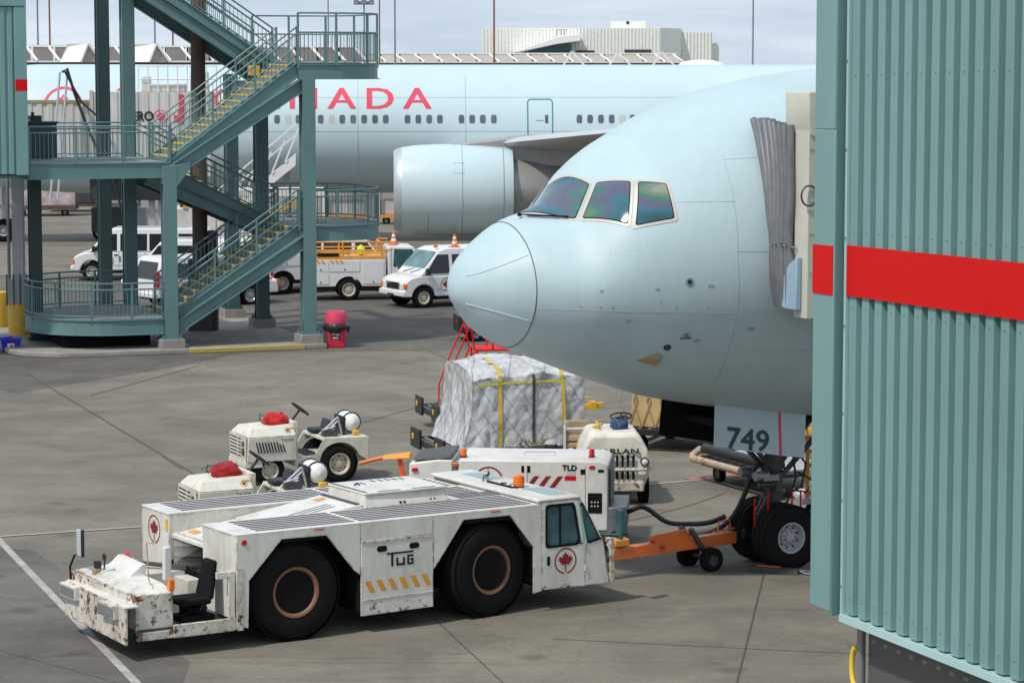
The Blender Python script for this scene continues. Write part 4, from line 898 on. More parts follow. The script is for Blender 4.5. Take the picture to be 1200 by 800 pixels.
# dark cabinet standing on the middle landing
cb = thing('electrical_cabinet', 'dark green cabinet standing on the middle stair landing', 'cabinet', Matrix.Translation((-10.14, 80.68, 0)) @ Matrix.Rotation(TA, 4, 'Z') @ Vector((-3.3, 4.2, L3)), TA)
b = MB(); b.box(-.85, .75, -.45, .45, .04, 1.08); b.build('body', m_teald, cb, bevel=.02)
b = MB(); b.box(-.9, .8, -.5, .5, 1.08, 1.14); b.build('top_plate', m_black, cb); b = MB(); b.box(-.0, .35, -.15, .15, 1.14, 1.32); b.cyl((.1, 0, 1.3), (.1, 0, 1.42), .05, 8); b.build('valve_box', m_black, cb)
b = MB(); b.box(-.80, -.06, -.466, -.451, .08, 1.02); b.box(-.02, .70, -.466, -.451, .08, 1.02); b.build('door', m_teald, cb, bevel=.004)

# plinth with its kerb
PK = MB(); Pp = rounded(-4.6, 4.68, -.55, 9.8, 2.0, -1); PK.prism(Pp, 'z', 0, .15); o = PK.build('stair_plinth', m_concr, None, bevel=.03); o.location = (-10.14, 80.68, 0); o.rotation_euler = (0, 0, TA); tag(o, kind='structure')
KB_ = MB(); KB_.box(.45, 4.0, -.58, -.46, .0, .162); o = KB_.build('kerb', m_kerb, None, bevel=.03); o.location = (-10.14, 80.68, 0); o.rotation_euler = (0, 0, TA); tag(o, kind='structure')
# small teal building at the left edge
LB = thing('corrugated_gangway', 'teal corrugated gangway end with a small red square at the left edge', 'gangway', Matrix.Translation((-10.14, 80.68, 0)) @ Matrix.Rotation(TA, 4, 'Z') @ Vector((-4.2, -.25, 0)), TA)
mb = MB(); vs = []; x = -6.0; pts = []
while x < -.34:
    pts += [(x, -.0), (x + .11, -.0), (x + .14, .05), (x + .19, .05)]; x += .22
for (a, c) in pts: vs += [(a, c, 5.36), (a, c, 10.15)]
mb.add(vs, [(2 * i, 2 * i + 2, 2 * i + 3, 2 * i + 1) for i in range(len(pts) - 1)]); mb.build('corrugated_wall', m_tealw, LB)
b = MB(); b.box(-6, -.02, .055, 3.6, 5.38, 10.2); b.build('wall_core', m_teal, LB)
b = MB(); b.box(-.33, .02, -.04, 3.7, 5.33, 10.16); fo = b.build('end_frame', m_tealw, LB, bevel=.01); b = MB(); b.box(-.325, .023, -.046, -.038, 7.75, 8.08); b.build('red_square', m_red, fo)
b = MB(); b.box(-6, .02, -.06, 3.7, 10.17, 11.2); b.build('parapet', m_tealw, LB, bevel=.01)
b = MB(); b.box(-6, .02, 0, 3.6, 5.25, 5.33); b.build('floor_beam', m_teald, LB)
sc = thing('support_column', 'tall pale grey column standing in a round yellow base under the gangway', 'column', (-15.31, 84.6, 0))
b = MB(); b.box(-.17, .17, -.03, .03, 0.9, 5.6); b.box(-.17, .17, -.17, -.14, .9, 5.6); b.box(-.17, .17, .14, .17, .9, 5.6); b.box(-.29, .29, -.25, .25, .95, 1.9); b.build('shaft', m_lgrey, sc, bevel=.006)
b = MB(); b.cyl((-.29, -.1, .9), (-.29, -.1, 5.5), .05, 8); b.build('conduit', m_grey, sc, smooth=40)
b = MB()
for x in (-.33, -.12, .08, .28): b.box(x - .02, x + .02, -.34, -.30, 1.1, 2.05)
b.build('guard_bar', m_dk, sc)
b = MB(); b.lathe([(.36, 0), (.36, 1.08), (.33, 1.13), (.001, 1.13)], 28, 'z', close=False); b.build('yellow_base', m_yellow, sc, smooth=40)
bl = thing('bollard', 'wide yellow bollard cut by the left edge behind the column base', 'bollard', (-16.55, 87.2, 0))
b = MB(); b.lathe([(.40, 0), (.40, 1.2), (.36, 1.27), (.001, 1.27)], 28, 'z', close=False); b.build('post', m_yellow, bl, smooth=40); b = MB(); b.lathe([(.43, 0), (.43, .1), (.40, .11)], 24, 'z'); b.build('foot_ring', m_concr, bl)
mp_ = thing('mast_pole', 'thick brown rusty pole rising through the stair tower', 'pole', (-9.85, 86.1, 0))
b = MB(); b.cyl((0, 0, 2.0), (0, 0, 14), .245, 20, .215); b.build('shaft', m_brown, mp_, smooth=40)
b = MB(); b.box(-.36, .36, -.3, .3, 0, 2.4); b.build('concrete_base', mat('dark_concrete', (.11, .10, .095), .85, var=.15, dirt=.4), mp_, bevel=.02)
b = MB(); b.box(.25, .55, -.2, .2, .1, 3.3); b.build('junction_box', m_dk, mp_, bevel=.02)
# bins
rb = thing('recycling_bin', 'small blue recycling box on the ground by the yellow column base', 'recycling box', (-14.95, 81.0, 0), rad(12))
b = MB(); b.hexa([(-.24, -.17, .0), (.24, -.17, .0), (.24, .17, 0), (-.24, .17, 0)], [(-.30, -.22, .38), (.30, -.22, .38), (.30, .22, .38), (-.30, .22, .38)]); b.build('tub', m_bluep, rb, bevel=.02)
b = MB(); b.box(-.33, .33, -.25, .25, .36, .41); b.hexa([(-.36, -.2, .38), (.05, -.22, .38), (.05, .2, .38), (-.36, .2, .38)], [(-.38, -.2, .44), (.05, -.22, .48), (.05, .2, .48), (-.38, .2, .44)]); b.build('rim', m_bluep, rb, bevel=.01)
b = MB(); b.add([(-.1, -.2115, .12), (.1, -.2115, .12), (.1, -.2165, .26), (-.1, -.2165, .26)], [(0, 1, 2, 3)]); lb = b.build('label', m_white, rb, recalc=False); b = MB(); b.add([(-.03, -.2165, .15), (.07, -.2165, .15), (.07, -.2185, .23), (-.03, -.2185, .23)], [(0, 1, 2, 3)]); b.build('label_mark', m_redl, lb, recalc=False)
tc_ = thing('litter_bin', 'red litter bin with pink domed lid and black bag by the stair column', 'litter bin', (-5.32, 82.2, 0), rad(8))
b = MB(); b.hexa([(-.25, -.25, 0), (.25, -.25, 0), (.25, .25, 0), (-.25, .25, 0)], [(-.30, -.30, .72), (.30, -.30, .72), (.30, .30, .72), (-.30, .30, .72)]); b.build('body', m_redp, tc_, bevel=.04)
b = MB(); vs = []; n = 28
for j, (z, k) in enumerate(((.74, .36), (.66, .43), (.58, .42), (.50, .38))):
    for i in range(n):
        a = 2 * math.pi * i / n; r = k + .02 * math.sin(5 * a + j) + .012 * math.sin(11 * a); vs.append((r * math.cos(a), r * math.sin(a), z - (.05 * math.sin(3 * a + 1) if j == 3 else 0)))
b.add(vs, [(j * n + i, j * n + (i + 1) % n, (j + 1) * n + (i + 1) % n, (j + 1) * n + i) for j in range(3) for i in range(n)]); b.build('bin_bag', m_bag, tc_, smooth=60)
b = MB(); b.lathe([(.30, .72), (.335, .735), (.34, .80), (.325, .97), (.30, 1.06), (.22, 1.10), (.001, 1.11)], 28, 'z', close=False); b.build('lid', m_pink, tc_, smooth=40)
b = MB(); b.add([(-.17, -.272, .27), (.09, -.272, .27), (.09, -.290, .50), (-.17, -.290, .50)], [(0, 1, 2, 3)]); lb = b.build('label', m_print, tc_, recalc=False)
b = MB()
for (x0, x1, z0, z1) in ((-.15, -.04, .40, .47), (-.02, .07, .38, .44), (-.12, .05, .29, .34)): b.add([(x0, -.258 - z0 * .07, z0), (x1, -.258 - z0 * .07, z0), (x1, -.258 - z1 * .07, z1), (x0, -.258 - z1 * .07, z1)], [(0, 1, 2, 3)])
b.build('label_mark', m_white, lb, recalc=False)
# ---------------------------------------------------------------- the big aircraft tug (local x = forward, y = left, near side y = -1.6)
TG = thing('aircraft_tug', 'big dirty white aircraft tug with rusty orange rims and TUG lettering in the foreground', 'aircraft tug', (-4.01, 41.15, 0), rad(32))
YN = -1.6
# near flank plate with its two cut wheel arches
rear = [(-1.0, .34), (-1.0, 1.69), (1.055, 1.69), (1.055, .90), (.95, .98), (.48, 1.555), (-.26, 1.565), (-.80, 1.0), (-.82, .30)]
front = [(2.32, 1.69), (4.28, 1.69), (4.28, .33), (4.13, .30), (4.13, 1.03), (3.69, 1.57), (2.86, 1.575), (2.42, .98), (2.32, .86)]
for P in (rear, front):
    b = MB(); b.prism(P, 'y', YN, YN + .035); b.build('flank_panel', m_tug, TG, bevel=.006)
b = MB(); b.prism([(1.062, .27), (2.313, .29), (2.313, 1.405), (1.062, 1.385)], 'y', YN - .004, YN + .03); mid = b.build('side_door', m_tug, TG, bevel=.008)
b = MB(); b.prism([(1.062, 1.392), (2.313, 1.412), (2.313, 1.69), (1.062, 1.69)], 'y', YN, YN + .03); b.build('upper_flap', m_tug, TG, bevel=.006)
b = MB(); b.prism([(1.07, .50), (2.305, .52), (2.305, .535), (1.07, .515)], 'y', YN - .012, YN); b.build('door_bead', m_tug, mid)
b = MB(); b.box(1.07, 2.3, YN - .014, YN, 1.375, 1.405); b.build('hinge_bar', m_tugrust, mid)
for x in (1.42, 1.98):
    b = MB(); b.prism([(x - .085, 1.245), (x - .06, 1.22), (x + .06, 1.222), (x + .085, 1.248), (x + .085, 1.285), (x + .06, 1.31), (x - .06, 1.308), (x - .085, 1.283)], 'y', YN - .010, YN + .0); b.build('hand_hole', m_blackm, mid)
# TUG emblem lettering: bars
b = MB(); y0, y1 = YN - .0095, YN - .0055
def br(x0, z0, x1, z1): b.box(x0, x1, y0, y1, z0, z1)
br(1.50, 1.165, 1.96, 1.195); br(1.575, .985, 1.615, 1.19)
br(1.665, .985, 1.70, 1.11); br(1.78, .985, 1.815, 1.11); br(1.665, .985, 1.815, 1.02)
br(1.855, .985, 1.89, 1.135); br(1.855, 1.105, 1.965, 1.135); br(1.855, .985, 1.965, 1.015); br(1.935, .985, 1.965, 1.08); br(1.905, 1.05, 1.965, 1.075)
b.v = [(x, y, z) for x, y, z in b.v]; b.build('tug_lettering', m_print, mid, recalc=True)
for i in range(6):
    x = 1.11 + i * .196; b = MB(); b.prism([(x + .10, .62 + .003 * i), (x + .19, .622 + .003 * i), (x + .10, .80 + .003 * i), (x + .01, .798 + .003 * i)], 'y', YN - .007, YN - .0045); b.build('orange_chevron', m_orange2, mid)
# fender tops
def anti_slip(x0, x1, ya, yb, z, n, parent, split=None):
    for i in range(n):
        y = ya + (yb - ya) * (i + .5) / n; wdt = abs(yb - ya) / n * .27
        for (p, q) in ([(x0, x1)] if not split else [(x0, split - .04), (split + .04, x1)]):
            s_ = MB(); s_.box(p, q, y - wdt, y + wdt, z, z + .004); s_.build('anti_slip_strip', m_stripep, parent)
b = MB(); b.box(-1.0, 4.28, YN + .0005, -.46, 1.66, 1.70); nt_ = b.build('near_deck', m_tugtop, TG, bevel=.012); anti_slip(-.62, 4.15, -1.52, -.52, 1.7005, 7, nt_, 1.06)
b = MB(); b.box(-.97, 4.2, .80, 1.80, 1.64, 1.68); ft_ = b.build('far_deck', m_tugtop, TG, bevel=.012); anti_slip(-.70, 4.1, .86, 1.74, 1.6805, 6, ft_, 2.0)
b = MB(); b.box(-1.0, -.96, YN + .036, -.46, .30, 1.659); b.box(-.96, 4.2, -.50, -.46, .95, 1.659); b.build('near_fender_wall', m_tug, TG, bevel=.005)
b = MB(); b.box(-.97, -.93, .80, 1.80, .62, 1.639); b.box(-.93, 4.2, .80, .84, .95, 1.639); b.prism([(-.97, .6), (-.97, 1.639), (4.2, 1.639), (4.2, .35), (4.1, 1.0), (3.7, 1.5), (2.9, 1.5), (2.4, .9), (2.3, .3), (1.05, .3), (.95, .95), (.5, 1.5), (-.3, 1.5), (-.8, .95)], 'y', 1.76, 1.80); b.build('far_fender_wall', m_tug, TG, bevel=.005)
emblem('red_leaf_emblem', .22, m_rednew, TG, (-.9715, 1.33, 1.36), (0, -1, 0), (0, 0, 1))
b = MB(); b.box(-.985, -.969, .83, .90, 1.40, 1.58); b.build('yellow_decal', m_yellow, TG)
b = MB(); b.cyl((-.88, YN - .001, 1.57), (-.88, YN - .014, 1.57), .042, 18); b.build('red_reflector', m_redlens, TG, smooth=40)
for (x, m_) in ((.28, m_redl), (3.35, m_redl)): b = MB(); b.box(x, x + .16, YN - .004, YN, 1.645, 1.665); b.build('decal_strip', m_, TG)
# chassis core
b = MB(); b.box(-.9, 4.25, -.95, 1.15, .42, 1.30); b.box(1.06, 2.3, YN + .04, 1.7, .32, 1.3); b.build('chassis', m_blackm, TG)
b = MB(); b.box(-.75, 1.0, -1.555, -1.0, 1.50, 1.62); b.box(2.35, 4.1, -1.555, -1.0, 1.50, 1.62); b.build('wheel_well', m_blackm, TG)
# sloping bonnet between the fenders and the raised engine box
b = MB(); b.hexa([(-.90, -.45, .9), (-.88, -.45, .9), (-.88, .79, .9), (-.90, .79, .9)], [(-.90, -.45, 1.40), (-.88, -.45, 1.40), (-.88, .79, 1.40), (-.90, .79, 1.40)]); b.build('rear_bulkhead', m_tug, TG)
b = MB(); b.prism([(-.93, 1.36), (.15, 1.50), (.15, 1.3), (-.93, 1.3)], 'y', -.449, .789); rb_ = b.build('rear_hatch', m_tugtop, TG, bevel=.008)
b = MB(); b.prism([(-.62, 1.404), (-.35, 1.439), (-.35, 1.443), (-.62, 1.408)], 'y', -.15, .25); b.build('dark_grille', m_blackm, rb_)
b = MB(); b.prism([(-.72, 1.391), (-.60, 1.407), (-.60, 1.411), (-.72, 1.395)], 'y', .42, .66); b.build('orange_decal', m_orange2, rb_)
b = MB(); b.hexa([(.15, .78, 1.3), (.15, -.44, 1.3), (1.74, -.44, 1.3), (1.74, .78, 1.3)], [(.15, .78, 1.52), (.15, -.44, 1.52), (1.735, -.44, 1.76), (1.735, .78, 1.76)]); bo = b.build('bonnet', m_tugtop, TG, bevel=.01)
for i in range(3):
    s_ = MB(); y = -.25 + i * .12; s_.bar((.35, y, 1.556), (1.40, y + .1, 1.714), .014, .012); s_.build('bonnet_rib', m_grey, bo)
b = MB(); b.bar((1.66, -.42, 1.762), (1.66, .77, 1.762), .07, .012); b.build('rubber_strip', m_stripep, bo)
b = MB(); b.bar((1.40, .50, 1.716), (1.56, .50, 1.738), .16, .006); b.build('orange_decal', m_orange2, bo)
b = MB(); b.hexa([(1.745, -.56, 1.69), (3.22, -.56, 1.69), (3.22, .75, 1.69), (1.745, .75, 1.69)], [(1.745, -.50, 1.90), (3.18, -.46, 1.90), (3.18, .68, 1.90), (1.745, .68, 1.90)]); eb = b.build('engine_box', m_tug, TG, bevel=.012)
b = MB(); b.box(1.735, 3.20, -.53, .70, 1.902, 1.935); lid = b.build('engine_lid', m_tugtop, eb, bevel=.008)
b = MB(); b.box(1.75, 1.80, -.48, .66, 1.936, 1.940); b.build('rubber_strip', m_stripep, lid)
for x0, x1 in ((1.98, 2.38), (2.60, 3.0)):
    b = MB(); b.box(x0, x1, -.50, -.46, 1.936, 1.940); b.build('rubber_strip', m_stripep, lid)
for (x, y) in ((2.05, .28), (2.16, .28), (2.42, .42), (2.55, .42), (2.68, .42), (2.81, .42), (2.94, .42)):
    b = MB(); b.box(x, x + .035, y, y + .17, 1.936, 1.940); b.build('vent_slot', m_stripep, lid)
for (x, y) in ((2.35, -.535), (2.42, -.535), (2.9, -.515), (2.97, -.515)):
    b = MB(); b.cyl((x, y - .02, 1.75), (x, y + .01, 1.75), .018, 8); b.build('bolt', m_blackm, eb)
b = MB(); b.tube([(1.95, .22, 1.94), (2.0, .22, 1.98), (2.05, .22, 1.94)], .012, 6); b.build('lid_handle', m_black, lid)
b = MB(); b.box(3.22, 4.28, -.46, .80, 1.55, 1.69); cd = b.build('cab_step_deck', m_tugtop, TG, bevel=.01)
for i in range(5): s_ = MB(); s_.box(3.35, 4.1, .02 + i * .14, .09 + i * .14, 1.6905, 1.695); s_.build('anti_slip_strip', m_stripep, cd)
for i in range(4): s_ = MB(); s_.box(3.5, 4.22, -.42 + i * .11, -.36 + i * .11, 1.6905, 1.695); s_.build('anti_slip_strip', m_stripep, cd)
# cab
cabp = [(4.285, .37), (5.08, .36), (5.54, .35), (5.42, 1.02), (4.97, 1.70), (4.285, 1.70)]
b = MB(); b.box(4.285, 5.50, -1.56, 1.72, .36, .98); b.build('cab_lower', m_blackm, TG)
b = MB(); b.prism([(4.285, .34), (5.085, .33), (5.085, 1.0), (4.99, 1.01), (4.35, 1.0), (4.35, 1.665), (4.87, 1.665), (4.99, 1.03), (5.085, 1.02), (4.95, 1.72), (4.285, 1.72)], 'y', YN - .006, YN + .03); dr = b.build('cab_door', m_tug, TG, bevel=.006)
b = MB(); b.prism([(5.092, .34), (5.54, .33), (5.43, 1.03), (5.34, 1.045), (5.14, 1.01), (4.985, 1.66), (5.03, 1.66), (5.36, 1.08), (5.42, 1.05), (5.0, 1.725), (4.955, 1.72), (5.092, 1.02)], 'y', YN - .003, YN + .03); b.build('quarter_panel', m_tug, TG, bevel=.004)
b = MB(); b.prism([(4.955, 1.715), (4.99, 1.715), (5.125, 1.0), (5.09, .86), (5.05, .94)], 'y', YN - .0095, YN - .0045); b.build('green_pillar', mat('faded_green_tint', (.33, .52, .42), .4, var=.1), dr)
b = MB(); b.prism([(4.34, .99), (4.995, .995), (5.0, 1.03), (4.865, 1.675), (4.34, 1.675)], 'y', YN + .004, YN + .014); wn = b.build('door_window', m_gglass, dr)
def frame2d(P, k, y0, y1, m_, nm, parent):
    """rubber seal: ring between a polygon and the same polygon shrunk towards its middle"""
    c = Vector((sum(p[0] for p in P) / len(P), sum(p[1] for p in P) / len(P))); Q = [tuple(Vector(p) + (c - Vector(p)).normalized() * k) for p in P]; n = len(P); mb = MB()
    vs = [(p[0], y0, p[1]) for p in P] + [(p[0], y0, p[1]) for p in Q] + [(p[0], y1, p[1]) for p in P] + [(p[0], y1, p[1]) for p in Q]
    fs = []
    for i in range(n):
        j = (i + 1) % n; fs += [(i, j, n + j, n + i), (2 * n + i, 3 * n + i, 3 * n + j, 2 * n + j), (i, 2 * n + i, 2 * n + j, j), (n + i, n + j, 3 * n + j, 3 * n + i)]
    return mb.add(vs, fs).build(nm, m_, parent)
frame2d([(4.34, 1.05), (4.38, .99), (4.93, .995), (5.0, 1.05), (4.895, 1.62), (4.85, 1.68), (4.40, 1.68), (4.34, 1.63)], .05, YN - .014, YN + .012, m_blackm, 'window_seal', wn)
b = MB(); b.box(4.60, 4.63, YN - .008, YN + .010, 1.0, 1.67); b.build('window_bar', m_blackm, wn)
b = MB(); b.prism([(5.13, 1.02), (5.35, 1.05), (5.04, 1.66), (4.985, 1.66)], 'y', YN + .004, YN + .014); q = b.build('quarter_window', m_gglass, TG); frame2d([(5.12, 1.03), (5.16, 1.0), (5.33, 1.035), (5.36, 1.07), (5.04, 1.655), (5.0, 1.665), (4.98, 1.63)], .035, YN - .012, YN + .012, m_blackm, 'window_seal', q)
b = MB(); b.box(4.285, 4.34, 1.68, 1.72, .36, 1.7); b.prism(cabp, 'y', 1.69, 1.72); b.box(4.285, 4.32, YN + .03, 1.69, .4, 1.7); b.build('cab_shell', m_tug, TG)
b = MB(); b.hexa([(4.285, YN + .02, 1.68), (4.93, YN + .02, 1.68), (4.93, 1.70, 1.68), (4.285, 1.70, 1.68)], [(4.22, YN + .01, 1.725), (4.98, YN + .01, 1.725), (4.98, 1.71, 1.725), (4.22, 1.71, 1.725)]); b.box(4.20, 5.0, YN - .012, 1.72, 1.726, 1.775); rf = b.build('cab_roof', m_tugtop, TG, bevel=.02, seg=3)
for (a0_, b0_) in ((-1.34, -.60), (.55, 1.25)):
    b = MB(); b.box(4.50, 4.93, a0_ - .03, b0_ + .03, 1.772, 1.785); b.build('skylight_frame', m_tugtop, rf, bevel=.006); b = MB(); b.box(4.53, 4.90, a0_, b0_, 1.780, 1.790); b.build('skylight', m_skyl, rf)
b = MB(); b.box(4.46, 4.50, -.42, .35, 1.776, 1.80); b.build('roof_rail', m_blackm, rf); b = MB(); b.cyl((4.62, .08, 1.776), (4.62, .08, 1.79), .05, 12); b.build('roof_cap', m_black, rf)
b = MB(); b.tube([(4.45, .45, 1.78), (4.5, .5, 1.86), (4.62, .52, 1.87), (4.6, .62, 1.80)], .010, 6); b.build('antenna_cable', m_blackm, rf); b = MB(); b.tube([(4.55, .45, 1.78), (4.55, .45, 2.0)], .006, 5); b.build('antenna', m_blackm, rf); b = MB(); b.tube([(4.52, -.5, 1.78), (4.48, -.3, 1.80), (4.60, -.25, 1.82)], .008, 6); b.build('beacon_cable', m_blackm, rf)
bk = MB(); bk.cyl((4.62, -.38, 1.776), (4.62, -.38, 1.80), .085, 16); bk.build('beacon_base', m_black, rf); bk = MB(); bk.lathe([(.085, 1.80), (.092, 1.84), (.085, 1.955), (.05, 1.975), (.001, 1.978)], 18, 'z', (4.62, -.38, 0), close=False); bk.build('orange_beacon', m_amber, rf, smooth=40)
b = MB(); b.hexa([(4.97, -1.55, 1.70), (4.99, -1.55, 1.70), (4.99, 1.67, 1.70), (4.97, 1.67, 1.70)], [(5.42, -1.55, 1.02), (5.44, -1.55, 1.02), (5.44, 1.67, 1.02), (5.42, 1.67, 1.02)]); b.build('windscreen', m_gglass, TG)
b = MB(); b.hexa([(5.43, -1.56, 1.03), (5.45, -1.56, 1.03), (5.45, 1.69, 1.03), (5.43, 1.69, 1.03)], [(5.53, -1.56, .35), (5.56, -1.56, .35), (5.56, 1.69, .35), (5.53, 1.69, .35)]); b.build('front_panel', m_tug, TG)
b = MB(); b.box(5.545, 5.66, -1.60, 1.72, .36, .50); b.box(5.56, 5.64, -1.615, -1.45, .34, 1.04); b.box(5.56, 5.64, 1.55, 1.72, .34, 1.04); b.build('front_bumper', m_tugrust, TG, bevel=.012)
b = MB(); b.box(4.37, 4.425, YN - .013, YN - .004, .72, .86); b.build('door_handle', m_blackm, dr, bevel=.004)
for z in (.62, .98): b = MB(); b.cyl((5.09, YN - .012, z - .05), (5.09, YN - .012, z + .05), .016, 8); b.build('door_hinge', m_tugrust, dr)
emblem('red_leaf_emblem', .205, m_rednew, dr, (4.715, YN - .0068, .765), (1, 0, 0), (0, 0, 1))
b = MB(); b.tube([(5.45, -1.5, 1.1), (5.62, -1.78, 1.12)], .014, 6); b.bar((5.62, -1.78, 1.05), (5.62, -1.78, 1.52), .03, .16); mr = b.build('wing_mirror', m_gglass, TG)
# wheel sets
for x in (0.0, 3.36):
    y = -1.575 if x == 0 else -1.50
    wheel(TG, (x, -1.29, .735), .735, .52, .375, m_rimr, side=-1, holes=10, rz=rad(0 if x == 0 else 9), lug=0)
    wheel(TG, (x, 1.42, .735), .735, .52, .375, m_rimr, side=1, holes=10)
    b = MB(); b.cyl((x, -1.1, .735), (x, 1.2, .735), .15, 12); b.build('axle', m_blackm, TG)
for x in (0.0, 3.36):
    b = MB(); b.cyl((x, -1.50, .735), (x, -1.44, .735), .325, 24); b.build('hub_plate', m_blackm, TG)
# rear driving station
def FX(a): return a
b = MB(); b.box(-2.55, -1.0, -1.52, .98, .38, .44); b.build('station_floor', m_dk, TG)
b = MB(); b.hexa([(-2.78, -1.62, .26), (-2.74, -1.62, .26), (-2.61, .88, .26), (-2.65, .88, .26)], [(-2.78, -1.62, .80), (-2.74, -1.62, .80), (-2.61, .88, .80), (-2.65, .88, .80)]); bp = b.build('rear_bumper', m_tugrust, TG, bevel=.01)
b = MB(); b.hexa([(-2.75, -1.60, .785), (-2.56, -1.60, .785), (-2.43, .86, .785), (-2.62, .86, .785)], [(-2.75, -1.60, .812), (-2.56, -1.60, .812), (-2.43, .86, .812), (-2.62, .86, .812)]); b.build('bumper_top', m_tugtop, bp, bevel=.006)
for (y0_, y1_, m_) in ((-1.36, -.75, m_tugrust), (.26, .84, m_tug)):
    xo = .02 + .052 * (y0_ + 1.6); b = MB(); b.box(-2.87 + xo, -2.76 + xo, y0_, y1_, .59, .79); b.build('lamp_guard', m_, bp, bevel=.008)
    b = MB(); b.box(-2.88 + xo, -2.871 + xo, y0_ + .04, y1_ - .04, .62, .76); b.build('lamp_recess', m_grey, bp)
b = MB(); b.box(-2.56, -1.98, -1.50, -1.46, .40, .93); b.box(-2.56, -2.52, -1.46, .92, .44, .93); b.box(-2.02, -1.98, -1.46, .92, .44, .93); b.build('console_box', m_tugrust, TG, bevel=.006)
cs = MB(); cs.hexa([(-2.56, -1.50, .931), (-1.95, -1.50, .931), (-1.85, .92, .931), (-2.50, .92, .931)], [(-2.36, -1.2, 1.02), (-2.00, -1.2, 1.03), (-1.92, .6, 1.04), (-2.32, .6, 1.02)]); co = cs.build('console_hood', m_tug, TG, bevel=.012)
b = MB(); b.hexa([(-2.22, -.5, 1.02), (-1.95, -.5, 1.02), (-1.9, .45, 1.02), (-2.17, .45, 1.02)], [(-2.0, -.5, 1.19), (-1.94, -.5, 1.19), (-1.89, .45, 1.19), (-1.97, .45, 1.19)]); b.build('dash_panel', m_tugtop, co, bevel=.008)
b = MB(); b.tube([(-2.35, .10, 1.05), (-2.33, .10, 1.20)], .012, 6); b.lathe([(.001, -.02), (.055, -.012), (.06, 0), (.05, .012), (.001, .02)], 16, 'x', (-2.34, .10, 1.24), close=False); b.build('spot_lamp', m_black, co, smooth=40)
b = MB(); b.box(-2.42, -2.34, .22, .32, 1.04, 1.16); b.build('switch_box', m_black, co)
b = MB(); b.box(-2.02, -1.94, -1.49, -1.38, .955, 1.12); b.build('orange_lens', m_amber, co, bevel=.01)
b = MB(); b.box(-2.06, -1.96, -1.42, -1.32, 1.10, 1.58); b.build('lamp_post', m_tugtop, co, bevel=.01)
b = MB(); b.tube([(-2.25, -1.34, 1.05), (-2.22, -1.20, 1.10), (-2.20, -1.10, 1.62), (-2.18, -1.3, 1.64)], .010, 6); b.build('wire_guard', m_tan, co)
b = MB(); b.tube([(-2.58, .82, .81), (-2.58, .84, 1.0), (-2.54, .76, 1.18), (-2.53, .64, 1.22)], .016, 6); b.build('mirror_arm', m_blackm, bp)
b = MB(); b.box(-2.55, -2.52, .46, .66, 1.20, 1.60); b.build('mirror', m_lgrey, bp, bevel=.01); b = MB(); b.box(-2.56, -2.51, .445, .465, 1.20, 1.61); b.build('mirror_edge', m_black, bp)
b = MB(); b.box(-2.50, -2.38, .5, .78, .82, .95); b.box(-2.46, -2.36, .2, .3, .82, 1.05); b.build('lamp_bracket', m_tan, bp, bevel=.01)
b = MB(); b.cyl((-1.78, .62, 1.02), (-1.70, .58, 1.12), .10, 14); b.tube([(-1.80, .45, 1.08), (-1.78, .52, 1.18), (-1.72, .66, 1.18), (-1.7, .74, 1.08)], .02, 6); b.build('fire_bottle', m_redlens, TG, smooth=40)
b = MB(); b.bar((-1.85, .92, 1.02), (-1.02, .05, .96), .10, .05); b.build('dark_hose_rail', m_dk, TG)
b = MB(); b.box(-1.9, -1.05, .05, .80, .44, .92); b.build('battery_box', m_tug, TG, bevel=.01)
b = MB(); b.hexa([(-1.25, -.44, .44), (-1.02, -.44, .44), (-1.02, .05, .44), (-1.25, .05, .44)], [(-1.25, -.44, .86), (-1.02, -.44, .86), (-1.02, .05, .86), (-1.25, .05, .86)]); b.build('station_locker', m_tug, TG, bevel=.008)
b = MB(); b.box(-2.0, -1.0, -1.585, -1.53, .28, .47); b.box(-2.56, -2.0, -1.55, -1.50, .28, .40); b.build('side_sill', m_tugrust, TG, bevel=.008)
b = MB(); b.box(-1.12, -1.02, -1.58, -1.54, .47, 1.16); b.box(-1.10, -1.02, -1.54, -1.06, .47, 1.10); b.box(-1.30, -1.02, -1.56, -1.50, 1.06, 1.16); b.build('station_rail', m_tug, TG, bevel=.006)
b = MB(); b.box(-1.005, -1.0 + .10, YN - .012, YN, .28, 1.2); b.build('corner_strip', m_tugrust, TG, bevel=.004)
# driver's seat
b = MB(); b.box(-1.80, -1.32, -1.42, -.94, .68, .78); st = b.build('seat', m_blackm, TG, bevel=.03, seg=3)
b = MB(); b.hexa([(-1.38, -1.42, .74), (-1.28, -1.42, .74), (-1.28, -.94, .74), (-1.38, -.94, .74)], [(-1.27, -1.36, 1.30), (-1.18, -1.36, 1.30), (-1.18, -1.0, 1.30), (-1.27, -1.0, 1.30)]); b.build('seat_back', m_blackm, TG, bevel=.04, seg=3)
b = MB(); b.box(-1.78, -1.25, -1.38, -.98, .44, .52); b.bar((-1.75, -1.30, .52), (-1.35, -1.30, .68), .05, .04); b.bar((-1.35, -1.30, .52), (-1.75, -1.30, .68), .05, .04); b.box(-1.7, -1.4, -1.2, -1.1, .5, .7); b.cyl((-1.45, -1.44, .64), (-1.45, -1.40, .64), .05, 12); b.build('seat_base', m_blackm, TG, bevel=.006)

